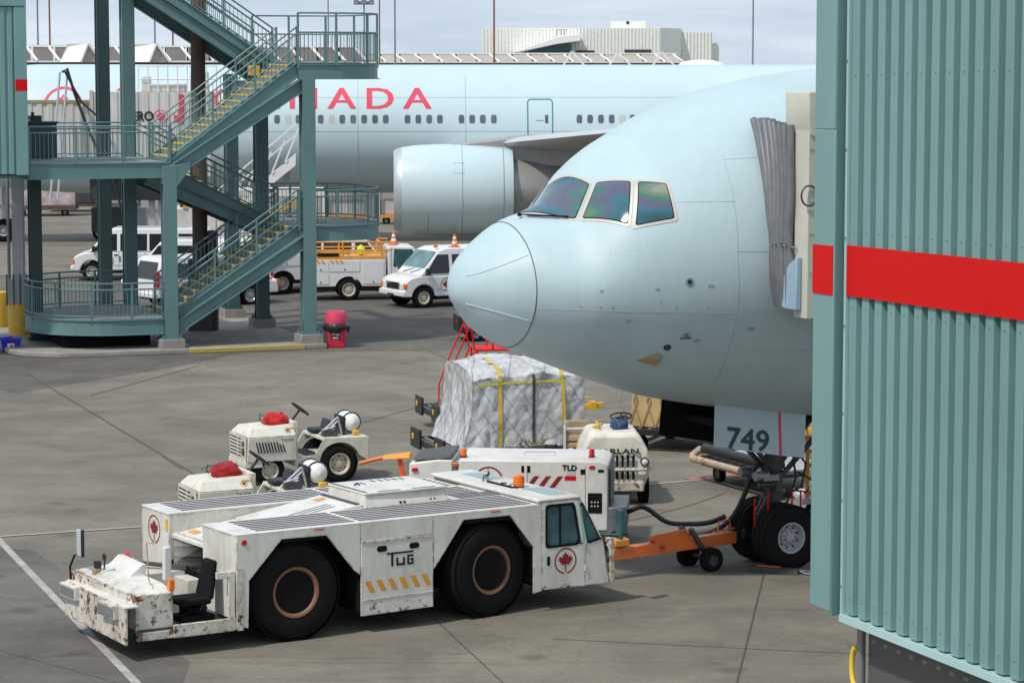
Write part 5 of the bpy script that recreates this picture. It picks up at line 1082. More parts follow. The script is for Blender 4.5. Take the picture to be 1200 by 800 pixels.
# ---------------------------------------------------------------- tow bar between the tug and the nose gear
TW = thing('tow_bar', 'orange tow bar on small wheels between the tug and the nose gear', 'tow bar', (1.73, 44.8, 0), math.atan2(1.36, 2.04))
Lb = 2.50
b = MB(); b.bar((-.35, 0, .42), (Lb - .03, 0, .47), .20, .195); b.build('beam', m_orange, TW, bevel=.012)
b = MB(); b.bar((.75, 0, .56), (1.5, 0, .60), .16, .10); b.cyl((.7, 0, .60), (1.45, 0, .66), .05, 12); b.build('hydraulic_jack', m_orange, TW, bevel=.01); b = MB(); b.bar((1.45, -.13, .72), (1.75, -.13, .30), .10, .07); b.bar((1.45, .13, .72), (1.75, .13, .30), .10, .07); b.build('axle_arm', m_dk, TW, bevel=.008)
b = MB(); b.cyl((1.75, -.35, .20), (1.75, .35, .20), .035, 10); b.build('axle', m_black, TW)
for y in (-.32, .32): wheel(TW, (1.75, y, .195), .195, .14, .09, m_dk, side=-1 if y < 0 else 1, holes=5)
b = MB(); b.box(Lb - .03, Lb + .35, -.10, .10, .40, .56); b.box(Lb + .05, Lb + .45, -.20, .20, .45, .62); b.bar((Lb + .3, -.15, .54), (Lb + .85, -.12, .54), .07, .08); b.bar((Lb + .3, .15, .54), (Lb + .85, .12, .54), .07, .08); b.build('tow_head', m_black, TW, bevel=.01)
b = MB(); b.tube([(Lb - .30, .08, .58), (Lb - .28, .08, .74), (Lb - .05, .08, .76), (Lb - .02, .08, .60)], .016, 6); b.tube([(Lb - .5, -.02, .60), (Lb - .02, -.02, .62)], .012, 6); b.build('handle', m_orange, TW, smooth=60)
emblem('leaf_emblem', .065, m_rednew, TW, (.88, -.1035, .445), (1, 0, .018), (0, 0, 1))
lettering('stencil', 'AIR CANADA', .075, m_tan, TW, (.02, -.1035, .40), (1, 0, .018), (0, 0, 1), width=.34); lettering('stencil', 'B777-300', .085, m_tan, TW, (1.75, -.1035, .445), (1, 0, .018), (0, 0, 1), width=.36)
b = MB(); b.box(-.1, .2, -.12, .12, .545, .68); b.build('coupling_cover', m_orange2, TW, bevel=.03, seg=3); b = MB(); b.tube([(.2, .05, .56), (.3, .1, .70), (.1, .22, .74), (-.25, .18, .6)], .03, 8); b.build('coupling_hose', m_black, TW, smooth=60)
# cables to the aircraft
def cable(name, label, pts, r, m_=None, cat='cable'):
    P = [Vector(p) for p in pts]; Q = []
    for i in range(len(P) - 1):
        p0, p1, p2, p3_ = P[max(i - 1, 0)], P[i], P[i + 1], P[min(i + 2, len(P) - 1)]
        for k in range(8):
            t = k / 8; Q.append(.5 * ((2 * p1) + (-p0 + p2) * t + (2 * p0 - 5 * p1 + 4 * p2 - p3_) * t * t + (-p0 + 3 * p1 - 3 * p2 + p3_) * t ** 3))
    Q.append(P[-1]); b = MB(); b.tube(Q, r, 8); return tag(b.build(name, m_ or m_hose, None, smooth=60), label, cat)
cable('power_cable', 'thick black power cable lying in waves between the power unit and tow bar', [(1.75, 48.6, .75), (2.0, 48.3, .55), (2.35, 48.2, .65), (2.75, 47.8, .45), (3.15, 47.3, .5), (3.45, 46.9, .60), (3.7, 46.8, .72)], .045)
cable('power_cable', 'black cable hanging from the nose gear down to the ground by the tow bar', [(3.05, 46.9, .35), (3.4, 46.6, .45), (3.75, 46.3, .75), (3.95, 46.15, 1.15), (4.08, 46.1, 1.55), (4.2, 46.1, 1.75)], .045)
cable('ground_rope', 'thin yellow rope across the apron behind the black cables', [(1.2, 50.2, .02), (2.2, 50.6, .02), (3.4, 52.3, .02), (4.2, 53.8, .02)], .010, m_tan, 'rope')
ck = thing('wheel_chock', 'orange and black wheel chock lying in front of the nose wheel', 'wheel chock', (4.42, 45.36, 0), rad(-18))
b = MB(); b.prism([(-.09, 0), (.09, 0), (.04, .10), (-.04, .10)], 'x', -.42, .42); b.build('wedge', m_black, ck, bevel=.01); b = MB(); b.box(-.30, .10, -.055, .055, .101, .107); b.build('orange_band', m_orange, ck)
b = MB(); b.tube([(.42, 0, .06), (.55, -.08, .03), (.70, -.02, .03), (.62, .1, .03), (.42, .05, .06)], .012, 6); b.build('rope_loop', m_lgrey, ck, smooth=60)
ck2 = copy_tree(ck); ck2.location = (5.15, 46.55, 0); ck2['label'] = 'orange and black wheel chock behind the nose wheel by the walkway edge'
for c in (ck, ck2): c['group'] = 'wheel chocks'
# ---------------------------------------------------------------- ramp equipment around the nose
def towing_tractor(label, loc, rz, group):
    t = thing('towing_tractor', label, 'towing tractor', loc, rz, group)
    b = MB(); b.hexa([(.28, -.60, .50), (1.32, -.60, .50), (1.32, .60, .50), (.28, .60, .50)], [(.28, -.62, 1.0), (1.30, -.62, 1.0), (1.30, .62, 1.0), (.28, .62, 1.0)])
    b.hexa([(.28, -.62, 1.004), (1.30, -.62, 1.004), (1.30, .62, 1.004), (.28, .62, 1.004)], [(.32, -.46, 1.20), (1.18, -.46, 1.16), (1.18, .46, 1.16), (.32, .46, 1.20)]); hood = b.build('bonnet', m_tractor, t, bevel=.012)
    b = MB(); b.box(1.325, 1.345, -.55, .55, .50, 1.02); gr = b.build('front_grille', m_tractor, t, bevel=.006)
    for i in range(6):
        for (y0, y1) in ((-.50, -.04), (.02, .22)):
            s_ = MB(); s_.box(1.345, 1.349, y0, y1, .58 + i * .07, .605 + i * .07); s_.build('grille_slot', m_blackm, gr)
    for z in (.86, .70): s_ = MB(); s_.cyl((1.33, .40, z), (1.37, .40, z), .075 if z < .8 else .055, 16); s_.build('headlamp', m_dk, gr, smooth=40)
    for i in range(10):
        x = 1.10 - i * .062; s_ = MB(); s_.prism([(x, .68), (x - .022, .68), (x + .03, .90 - (.05 if i > 7 else 0)), (x + .052, .90 - (.05 if i > 7 else 0))], 'y', .613, .625); s_.build('louvre_slot', m_blackm, hood)
    lettering('lettering', 'TIGER', .085, m_print, hood, (.62, .6205, .90), (-1, 0, 0), (0, .02, 1), width=.28)
    emblem('red_leaf_emblem', .062, m_rednew, hood, (.45, .545, 1.10), (-1, 0, 0), (0, -.62, .78))
    b = MB(); b.box(.34, .48, .472, .52, 1.10, 1.16); b.build('yellow_label', m_yellow, hood)
    b = MB(); b.box(-1.22, .30, -.55, .55, .36, .56); b.box(1.0, 1.36, -.58, .58, .38, .50); b.build('chassis', m_tractor, t, bevel=.01)
    b = MB(); b.hexa([(.22, -.5, .56), (.30, -.5, .56), (.30, .5, .56), (.22, .5, .56)], [(.20, -.45, 1.26), (.30, -.45, 1.26), (.30, .45, 1.26), (.20, .45, 1.26)]); b.build('dashboard', m_tractor, t, bevel=.01)
    # rear fenders with cut arches
    for sy in (-1, 1):
        P = [(-1.25, .42), (-1.25, .90), (-.30, .93), (-.10, .60), (-.16, .56)] + [(-.62 + .44 * math.cos(a), .42 + .40 * math.sin(a)) for a in [rad(18 + 12 * i) for i in range(13)]]
        b = MB(); b.prism(P, 'y', sy * .68, sy * .64); b.build('rear_fender', m_tractor, t, bevel=.006)
    b = MB(); b.box(-1.25, -.28, -.64, .64, .86, .92); b.box(-1.27, -1.19, -.66, .66, .40, .90); b.build('rear_deck', m_tractor, t, bevel=.01)
    b = MB(); b.box(.05, -.28, -.5, .5, .555, .57); b.build('foot_mat', m_stripep, t)
    b = MB(); b.box(-.62, -.30, -.48, -.05, .92, 1.02); b.hexa([(-.66, -.48, 1.0), (-.58, -.48, 1.0), (-.58, -.05, 1.0), (-.66, -.05, 1.0)], [(-.70, -.46, 1.20), (-.63, -.46, 1.20), (-.63, -.07, 1.20), (-.70, -.07, 1.20)]); b.build('seat', m_black, t, bevel=.03)
    b = MB(); b.lathe([(.001, -.36), (.11, -.33), (.175, -.26), (.195, -.16), (.195, .16), (.175, .26), (.11, .33), (.001, .36)], 24, 'y', (-1.02, 0.05, 1.17), close=False); b.build('gas_tank', m_tank, t, smooth=50)
    b = MB()
    for y in (-.16, .26): b.tube([(-1.02 + .202 * math.cos(a), y, 1.17 + .202 * math.sin(a)) for a in [2 * math.pi * i / 20 for i in range(20)]], .014, 6, closed=True)
    b.box(-.86, -.82, -.22, .34, .92, 1.30); b.build('tank_strap', m_black, t)
    b = MB()
    for (p, q) in (((-.30, .30, .95), (-.70, .34, 1.30)), ((-.70, .34, 1.30), (-.80, .30, .95)), ((-.45, .20, .95), (-.78, .20, 1.22)), ((-.34, .40, 1.05), (-.62, .40, 1.12))): b.tube([p, q], .022, 6)
    b.build('guard_tube', m_lgrey, t); b = MB(); b.box(-.55, -.35, .28, .46, .93, 1.06); b.cyl((-.6, .38, 1.0), (-.6, .5, 1.0), .07, 10); b.build('regulator_box', m_dk, t)
    b = MB(); b.box(-1.12, -.98, .42, .50, .93, 1.03); b.build('yellow_lamp', m_yellow, t, bevel=.02)
    # steering wheel on a raked column
    c = Vector((-.02, -.05, 1.46)); ax = Vector((-.62, 0, .78)).normalized(); u = Vector((0, 1, 0)); v = ax.cross(u)
    b = MB(); b.tube([c + (u * math.cos(a) + v * math.sin(a)) * .21 for a in [2 * math.pi * i / 24 for i in range(24)]], .018, 6, closed=True)
    for a in (0.3, 2.4, 4.5): b.tube([c, c + (u * math.cos(a) + v * math.sin(a)) * .20], .014, 6)
    b.cyl(c - ax * .5, c, .028, 8); b.build('steering_wheel', m_black, t, smooth=50)
    for (x, R, W) in ((.83, .30, .20), (-.62, .38, .26)):
        for sy in (-1, 1): wheel(t, (x, sy * (.46 if x > 0 else .56), R), R, W, R * .58, m_rim, side=sy, holes=6)
    b = MB(); b.box(-1.42, -1.27, -.08, .08, .42, .62); b.cyl((-1.40, 0, .40), (-1.40, 0, .78), .03, 8); b.build('tow_hitch', m_tugrust, t, bevel=.01)
    return t
tA = towing_tractor('white towing tractor with louvred bonnet and gas tank, standing clear on the apron', (-4.36, 55.74, 0), rad(203), 'small towing tractors')
tB = copy_tree(tA); tB['label'] = 'white towing tractor half hidden behind the big aircraft tug'; tB.location = (-4.56, 48.7, 0)
def cloth_bag(label, loc, rz, m_, sx=.22, sy=.14, sz=.16, seed=1, cat='bag', name='cloth_bag', handle=True):
    t = thing(name, label, cat, loc, rz); rnd = random.Random(seed); b = MB(); n, k = 18, 9; vs = []
    for j in range(k + 1):
        e = j / k; z = sz * (1 - (1 - e) ** 1.0); s_ = (1 - .10 * (2 * e - 1) ** 2) * (1 - .30 * e ** 3)
        for i in range(n):
            a = 2 * math.pi * i / n; f = 1 + .14 * math.sin(3 * a + 4 * e + seed) + .10 * math.sin(7 * a - 9 * e) + rnd.uniform(-.07, .07)
            cx = math.copysign(abs(math.cos(a)) ** .7, math.cos(a)); cy = math.copysign(abs(math.sin(a)) ** .7, math.sin(a)); vs.append((sx * cx * s_ * f, sy * cy * s_ * f, z + ((.035 * math.sin(5 * a + seed) + .03 * math.sin(2 * a)) * e)))
    b.add(vs, [(j * n + i, j * n + (i + 1) % n, (j + 1) * n + (i + 1) % n, (j + 1) * n + i) for j in range(k) for i in range(n)] + [tuple(range(n - 1, -1, -1)), tuple(range(k * n, k * n + n))]); b.build('body', m_, t, smooth=70)
    if handle: b = MB(); b.tube([(sx * .8, -sy * .6, sz * .7), (sx * 1.1, -sy, sz * .9), (sx * 1.15, -sy * 1.1, sz * .3), (sx * 1.0, -sy * 1.0, .02)], .012, 6); b.build('strap', m_black, t, smooth=60)
    return t
def on(t, x, y, z): return Matrix.Translation(t.location) @ Matrix.Rotation(t.rotation_euler.z, 4, 'Z') @ Vector((x, y, z))
b1 = cloth_bag('red cloth bag lying on the bonnet of the tractor standing clear', on(tA, .55, .02, 1.19), rad(190), m_redcl, .26, .2, .2, 3)
b = MB(); b.bar((-.1, -.05, .205), (.14, .05, .215), .10, .02); b.build('orange_flap', m_orange, b1)
cloth_bag('dark red cloth bag on the tractor bonnet behind the big tug', on(tB, .62, .0, 1.18), rad(196), mat('dark_red_cloth', (.33, .015, .02), .85, var=.3, scale=8), .27, .2, .2, 5)

# ground power unit
GP = thing('ground_power_unit', 'white ground power unit with TLD lettering and red chevrons behind the tug cab', 'ground power unit', (0.03, 48.6, 0), rad(-5)); gy = -.75
b = MB(); b.prism([(-.92, .30), (1.74, .30), (1.74, 1.47), (1.60, 1.545), (-.90, 1.545), (-.92, 1.50)], 'y', gy, .80); gb = b.build('body', m_white, GP, bevel=.03, seg=3)
b = MB(); b.prism([(-1.80, .42), (-1.03, .40), (-1.03, 1.53), (-1.30, 1.53), (-1.80, 1.46)], 'y', gy + .02, .76); nb = b.build('nose_box', m_white, GP, bevel=.025, seg=3)
b = MB(); b.hexa([(-1.74, gy + .12, 1.50), (-1.05, gy + .06, 1.56), (-1.05, .66, 1.56), (-1.74, .62, 1.50)], [(-1.74, gy + .14, 1.53), (-1.05, gy + .08, 1.62), (-1.05, .64, 1.62), (-1.74, .60, 1.53)]); b.build('dark_cowl', m_dk, nb, bevel=.01)
b = MB(); b.box(-1.03, -.92, gy + .06, .72, .35, 1.48); b.build('grey_gap', m_grey, GP)
for x in (.30, 1.33): b = MB(); b.box(x, x + .008, gy - .003, gy, .36, 1.46); b.build('panel_gap', m_seam2, gb)
for x in (.20, .31): b = MB(); b.box(x, x + .05, gy - .006, gy - .001, 1.33, 1.45); b.build('door_latch', m_blackm, gb)
emblem('red_leaf_emblem', .26, m_rednew, gb, (-.38, gy - .002, 1.17), (1, 0, 0), (0, 0, 1))
for i in range(3): b = MB(); x = .28 + i * .21; b.prism([(x, 1.07), (x + .09, 1.07), (x + .24, 1.27), (x + .15, 1.27)], 'y', gy - .006, gy - .001); b.build('red_chevron', m_rednew, gb)
b = MB(); b.box(.97, 1.17, gy - .006, gy - .001, 1.20, 1.275); b.build('red_plate', m_red, gb); b = MB(); b.box(1.0, 1.16, gy - .005, gy - .001, 1.285, 1.36); b.build('data_plate', m_lgrey, gb)
lettering('lettering', 'TLD', .135, m_print, gb, (.93, gy - .002, 1.375), (1, 0, 0), (0, 0, 1), width=.25, bold=.008)
b = MB(); b.box(1.25, 1.33, gy - .008, gy, 1.31, 1.40); b.build('black_plate', m_blackm, gb); b = MB(); b.box(1.56, 1.66, gy - .008, gy, 1.35, 1.40); b.build('black_plate', m_blackm, gb)
b = MB(); b.box(1.38, 1.63, gy - .012, gy - .002, .62, .98); cp = b.build('control_panel', m_blackm, gb, bevel=.006)
for i in range(6): b = MB(); b.cyl((1.45 + (i % 3) * .055, gy - .012, .82 - (i // 3) * .07), (1.45 + (i % 3) * .055, gy - .025, .82 - (i // 3) * .07), .014, 8); b.build('push_button', m_tank, cp)
def beacon(parent, x, y, z, m_, r=.05, h=.11):
    b = MB(); b.cyl((x, y, z), (x, y, z + .03), r * 1.15, 12); q = b.build('beacon_base', m_black, parent); b = MB(); b.lathe([(r, z + .03), (r, z + .03 + h * .7), (r * .6, z + .03 + h), (.001, z + .035 + h)], 14, 'z', (x, y, 0), close=False); b.build('beacon_lens', m_, q, smooth=40)
beacon(gb, -.86, -.45, 1.545, m_amber, .06, .13); beacon(gb, 1.42, -.25, 1.545, m_redlens, .05, .12)
for (x, z, m_) in ((-.97, 1.46, m_amber), (1.45, 1.44, m_redlens), (-1.7, 1.36, m_redlens)):
    b = MB(); b.box(x - .05, x + .05, gy - .02, gy + .03, z - .03, z + .03); b.build('marker_lamp', m_, gb, bevel=.01)
b = MB(); b.tube([(.2, -.05, 1.55), (.2, -.05, 1.60), (.75, .0, 1.60), (.75, .0, 1.55)], .012, 6); b.build('roof_handle', m_lgrey, gb)
b = MB(); b.box(1.745, 1.77, gy + .10, .70, .75, 1.40); eg = b.build('end_panel', m_dk, GP)
for i in range(9): b = MB(); b.box(1.771, 1.785, gy + .16, .64, .80 + i * .065, .83 + i * .065); b.build('end_louvre', m_grey, eg)
b = MB(); b.box(1.55, 2.05, gy + .02, .75, .25, .72); b.build('cable_locker', m_grey, GP, bevel=.02); b = MB(); b.box(1.95, 2.08, gy - .08, gy + .0, .28, .62); b.build('teal_panel', m_teal, GP, bevel=.006)
b = MB(); b.box(-1.7, 1.7, -.6, .6, .22, .36); b.build('chassis', m_black, GP)
for x in (-1.15, 1.15):
    for y in (-.6, .6): wheel(GP, (x, y, .25), .25, .16, .13, m_rim, side=-1 if y < 0 else 1, holes=5)
b = MB(); b.bar((-1.86, -.05, .40), (-2.06, -.05, 1.47), .15, .07, 0, (1, 0, 0)); b.build('drawbar', mat('bright_orange_paint', (.85, .09, .015), .45, var=.08, dirt=.15), GP, bevel=.01); b = MB(); b.hexa([(-2.36, -.22, 1.45), (-1.84, -.18, 1.46), (-1.84, .16, 1.46), (-2.36, .1, 1.45)], [(-2.36, -.12, 1.50), (-1.86, -.14, 1.56), (-1.86, .12, 1.56), (-2.36, .08, 1.50)]); b.build('drawbar_cover', m_orange2, GP, bevel=.03)
b = MB(); b.tube([(-2.80, .02, 1.34), (-2.6, 0, 1.40), (-2.3, 0, 1.47)], .035, 8); b.build('drawbar_eye', m_orange, GP, smooth=60)

# second tractor make, nose on
HL = thing('baggage_tractor', 'rounded dirty white baggage tractor with HARLAN grille and steering wheel facing the camera', 'baggage tractor', (1.97, 53.1, 0), rad(-87))
hw = [( .72, .32, .56), (.78, .62, .66), (.80, .80, .68), (.74, 1.10, .62), (.60, 1.40, .46)]
def hsec(x, k): return [(x, -w_ * k, z) for (_, z, w_) in hw] + [(x, w_ * k, z) for (_, z, w_) in hw[::-1]]
b = MB(); vs = []
for (k, xs) in ((1.0, 0), (1.0, -.9)): vs += [(xf + xs if xs == 0 else xs, -w_, z) for (xf, z, w_) in hw] + [(xf + xs if xs == 0 else xs, w_, z) for (xf, z, w_) in hw[::-1]]
n = 10; b.add(vs, [tuple(range(n)), tuple(range(2 * n - 1, n - 1, -1))] + [(i, n + i, n + (i + 1) % n, (i + 1) % n) for i in range(n)]); hb = b.build('body', m_tractor, HL, bevel=.10, seg=4)
def fx(z): # front surface
    for (a, c) in zip(hw[:-1], hw[1:]):
        if a[1] <= z <= c[1]: return a[0] + (c[0] - a[0]) * (z - a[1]) / (c[1] - a[1])
    return .7
for i in range(8):
    y = -.42 + i * .105
    for (z0, z1) in ((.76, .99), (.52, .68)):
        b = MB(); b.add([(fx(z0) + .006, y, z0), (fx(z0) + .006, y + .05, z0), (fx(z1) + .006, y + .05, z1), (fx(z1) + .006, y, z1)], [(0, 1, 2, 3)]); b.build('grille_slot', m_blackm, hb, recalc=False)
lettering('lettering', 'HARLAN', .135, m_print, hb, (fx(1.03) + .004, -.42, 1.02), (0, 1, 0), (-.12, 0, .30), width=.86, bold=.010)
b = MB(); b.tube([(.66, -.69, .70), (.80, -.55, .71), (.815, .55, .71), (.66, .70, .72), (.1, .71, .74)], .028, 8); b.build('bumper_strip', m_tractor, HL, smooth=50)
b = MB(); b.box(.62, .77, -.55, .55, .28, .46); b.build('rusty_apron', m_tugrust, HL, bevel=.02)
for y in (-.55, .56): b = MB(); b.lathe([(.001, .02), (.07, .015), (.085, 0), (.085, -.08), (.001, -.08)], 20, 'x', (fx(.86) + .0, y, .86), close=False); q = b.build('headlamp', m_black, HL, smooth=40); b = MB(); b.lathe([(.001, .035), (.045, .028), (.06, .018)], 18, 'x', (fx(.86), y, .86), close=False); b.build('headlamp_glass', m_lamp, q, smooth=50)
for (x, R) in ((.28, .30), (-1.35, .36)):
    for sy in (-1, 1): wheel(HL, (x, sy * .58, R), R, .2, R * .55, m_rim, side=sy, holes=6)
b = MB(); b.box(-2.0, -.85, -.68, .68, .42, .80); b.box(-2.0, -.9, -.72, .72, .72, .80); b.build('rear_body', m_tractor, HL, bevel=.02)
for (z0, z1) in ((1.05, 1.17), (.92, 1.03)): b = MB(); b.box(-.95, -.75, -.88, -.42, z0, z1); b.build('seat_cushion', m_tan, HL, bevel=.03)
b = MB(); b.box(-.98, -.70, -.90, -.86, .8, 1.35); b.cyl((-.75, -.9, 1.30), (-.72, .3, 1.34), .03, 8); b.box(-.98, -.93, -.88, -.40, 1.2, 1.45); b.build('seat_frame', m_lgrey, HL, bevel=.005); b = MB(); b.box(-1.0, -.9, -.86, -.42, 1.18, 1.46); b.build('seat_back', m_tan, HL, bevel=.03)
c = Vector((-.55, .22, 1.58)); ax = Vector((-.45, 0, .89)).normalized(); u = Vector((0, 1, 0)); v = ax.cross(u); b = MB(); b.tube([c + (u * math.cos(a) + v * math.sin(a)) * .21 for a in [2 * math.pi * i / 24 for i in range(24)]], .018, 6, closed=True)
for a in (0.4, 2.5, 4.6): b.tube([c, c + (u * math.cos(a) + v * math.sin(a)) * .2], .014, 6)
b.cyl(c - ax * .45, c, .03, 8); b.build('steering_wheel', m_black, HL, smooth=50)
b = MB(); b.tube([(.2, -.3, 1.43), (.2, -.3, 1.50), (-.3, -.3, 1.52)], .02, 6); b.bar((-.1, -.35, 1.43), (-.3, -.2, 1.46), .1, .03); b.build('lever', m_yellow, HL)
cloth_bag('blue cloth bag on the bonnet of the tractor with the HARLAN grille', on(HL, -.15, .13, 1.39), rad(-80), m_blue, .26, .16, .17, 9)

# ---------------------------------------------------------------- cargo
def dolly(label, loc, rz, L=3.3, Wd=2.5, group='cargo dollies'):
    t = thing('cargo_dolly', label, 'cargo dolly', loc, rz, group)
    b = MB(); b.box(-L / 2, L / 2, -Wd / 2, -Wd / 2 + .12, .36, .50); b.box(-L / 2, L / 2, Wd / 2 - .12, Wd / 2, .36, .50); b.box(-L / 2, -L / 2 + .12, -Wd / 2 + .125, Wd / 2 - .125, .36, .50); b.box(L / 2 - .12, L / 2, -Wd / 2 + .125, Wd / 2 - .125, .36, .50); b.box(-.06, .06, -Wd / 2 + .125, Wd / 2 - .125, .34, .46); b.build('frame', m_black, t, bevel=.01)
    n = 12; r = MB(); r.cyl((0, -Wd / 2 + .14, .46), (0, Wd / 2 - .14, .46), .035, 8); first = r.build('roller', m_grey, t, smooth=40); first.location = (-L / 2 + .25, 0, 0)
    for i in range(1, n): inst(first, t, (-L / 2 + .25 + (L - .5) * i / (n - 1), 0, 0))
    for x in (-L / 2 + .5, L / 2 - .5):
        for y in (-Wd / 2 + .2, Wd / 2 - .2): wheel(t, (x, y, .17), .17, .12, .09, m_grey, side=-1 if y < 0 else 1, holes=4)
        b = MB(); b.cyl((x, -Wd / 2 + .2, .17), (x, Wd / 2 - .2, .17), .03, 8); b.build('axle', m_black, t)
    for (x, y) in ((-L / 2 - .02, -Wd / 2 + .35), (-L / 2 - .02, Wd / 2 - .35), (L / 2 + .02, -Wd / 2 + .35), (L / 2 + .02, Wd / 2 - .35)):
        b = MB(); b.box(x - .03, x + .03, y - .35, y + .35, .30, .72); b.build('end_stop', m_black, t, bevel=.006)
        b = MB(); b.box(x - .05, x + .05, y + .08, y + .18, .48, .60); b.build('yellow_lock', m_yellow, t, bevel=.01)
    b = MB(); b.bar((L / 2 + .05, 0, .42), (L / 2 + .95, 0, .50), .09, .12); b.box(L / 2 + .6, L / 2 + .75, -.12, .12, .40, .58); b.tube([(L / 2 + .35, -.05, .55), (L / 2 + .35, -.05, .68), (L / 2 + .6, -.05, .68), (L / 2 + .6, -.05, .55)], .02, 6); b.build('drawbar', m_yellow, t, bevel=.008)
    return t
d1 = dolly('black cargo dolly carrying the plastic wrapped pallet', (-.20, 58.0, 0), rad(18))
d2 = copy_tree(d1); d2['label'] = 'empty black cargo dolly with yellow drawbar behind the wrapped pallet'; d2.location = (-.35, 63.6, 0); d2.rotation_euler = (0, 0, rad(14))
d3 = copy_tree(d1); d3['label'] = 'black cargo dolly under the carton pallet beyond the nose gear'; d3.location = (4.30, 60.6, 0); d3.rotation_euler = (0, 0, rad(-22))
# wrapped pallet: lumpy shape with film folds
WP = thing('wrapped_pallet', 'tall pallet load wrapped in grey plastic under a net with yellow straps', 'pallet load', (.02, 58.07, .51), rad(18))
hx, hy, ht = 1.26, 1.05, 1.66
def lump(a, bq, face):
    pass
from mathutils import noise as MN
def film(p):
    x, y, z = p; k = .07 * MN.noise(Vector((x * 2.1, y * 2.1, z * 1.2))) + .045 * abs(MN.noise(Vector((x * 4.5, y * 4.5, z * 2.5)))) + .02 * MN.noise(Vector((x * 11, y * 11, z * 6)))
    flare = .24 * max(0, 1 - z / .9) ** 2 if x < -.9 else .05 * max(0, 1 - z / .4) ** 2
    sx = math.copysign(min(1, abs(x) / hx) ** 3, x); sy = math.copysign(min(1, abs(y) / hy) ** 3, y)
    zz = z - (.10 * abs(sx) + .16 * abs(sy)) * (z / ht) ** 4 + (.14 * (y + hy) / (2 * hy) * (z / ht) ** 2) + (k * 1.3 if z > ht * .95 else 0)
    return (x + sx * (k + flare) - (.06 * (z / ht) * sx), y + sy * (k + flare * .5) - (.05 * (z / ht) * sy), zz)
b = MB(); nx, ny, nz_ = 64, 44, 40
for s_ in (-1, 1):
    b.sheet(lambda i, j: film((hx * (2 * i - 1), s_ * hy, ht * j)), nx, nz_); b.sheet(lambda i, j: film((s_ * hx, hy * (2 * i - 1), ht * j)), ny, nz_)
b.sheet(lambda i, j: film((hx * (2 * i - 1), hy * (2 * j - 1), ht)), nx, ny); b.sheet(lambda i, j: film((hx * (2 * i - 1), hy * (2 * j - 1), 0)), 4, 4)
b.build('wrapped_load', m_film, WP, smooth=50)
b = MB()
crnd = random.Random(11)
def cord(p, q, n=14, r=.0036, off=.02):
    P = []; p = Vector(p) + Vector((crnd.uniform(-.09, .09) if abs(p[0]) < hx - .01 else 0, 0, crnd.uniform(-.12, .12) if .1 < p[2] < ht - .01 else 0)); q = Vector(q) + Vector((crnd.uniform(-.09, .09) if abs(q[0]) < hx - .01 else 0, 0, crnd.uniform(-.12, .12) if .1 < q[2] < ht - .01 else 0))
    for i in range(n + 1):
        t = i / n; v = Vector(p).lerp(Vector(q), t); f = Vector(film(v)); c = Vector((0, 0, .9)); d = Vector((f.x / hx, f.y / hy, max(0, (f.z - 1.2) / .5))); P.append(f + d.normalized() * off)
    b.tube(P, r, 4)
for i in range(7):
    x = -hx + 2 * hx * i / 6
    for dx_ in (-.5, .5):
        x2 = max(-hx, min(hx, x + dx_)); cord((x, -hy, ht), (x2, -hy, .75)); cord((x2, -hy, .75), (x, -hy, .05))
        if i % 2 == 0: cord((x, -hy, ht), (x2, .2, ht)); cord((x2, .2, ht), (x, hy, ht))
for i in range(6):
    y = -hy + 2 * hy * i / 5
    for dy_ in (-.4, .4): y2 = max(-hy, min(hy, y + dy_)); cord((-hx, y, ht), (-hx, y2, .7)); cord((-hx, y2, .7), (-hx, y, .05))
tag(b.build('cargo_net', m_net, WP), kind='stuff')
def strap(P, wd, m_, nm):
    mb = MB(); vs = []; out = []
    for i in range(len(P) - 1):
        for k in range(10): out.append(Vector(P[i]).lerp(Vector(P[i + 1]), k / 10))
    out.append(Vector(P[-1])); ax = Vector((1, 0, 0)) if abs(P[0][0] - P[-1][0]) < .2 else Vector((0, 0, 1))
    for v in out:
        f = Vector(film(v)); d = Vector((f.x / hx if abs(v.x) > hx - .01 else 0, -1 if v.y < -hy + .01 else 0, 1 if v.z > ht - .01 else 0)).normalized() * .024; vs += [f + d - ax * wd / 2, f + d + ax * wd / 2]
    mb.add(vs, [(2 * i, 2 * i + 1, 2 * i + 3, 2 * i + 2) for i in range(len(out) - 1)]); mb.build(nm, m_, WP, recalc=False)
for x in (-.62, .78): strap([(x, hy * .2, ht), (x, -hy, ht), (x, -hy, .02)], .075, m_strapy, 'yellow_strap')
strap([(-1.15, -hy, ht * .86), (.85, -hy, ht * .88)], .05, mat('yellow_green_strap', (.60, .58, .06), .7), 'top_strap'); strap([(.12, -hy, ht), (.12, -hy, .05)], .06, m_dk, 'grey_strap')
strap([(-hx, -.5, ht), (-hx, -.5, .02)], .07, m_strapy, 'yellow_strap') if False else None
b = MB(); rnd = random.Random(4)
for i in range(16):
    x = rnd.uniform(-.3, 1.25); b.tube([(x, -hy - .05, .04), (x + rnd.uniform(-.15, .15), -hy - .16, .12 + rnd.random() * .1), (x + rnd.uniform(-.3, .3), -hy - .12, .02)], .012, 5)
tag(b.build('loose_cords', m_tan, WP), kind='stuff')
b = MB(); b.lathe([(.001, .0), (.10, .02), (.15, .07), (.12, .14), (.001, .17)], 12, 'z', (.45, -hy - .12, -.02), close=False); b.build('loose_film', m_film, WP, smooth=50)
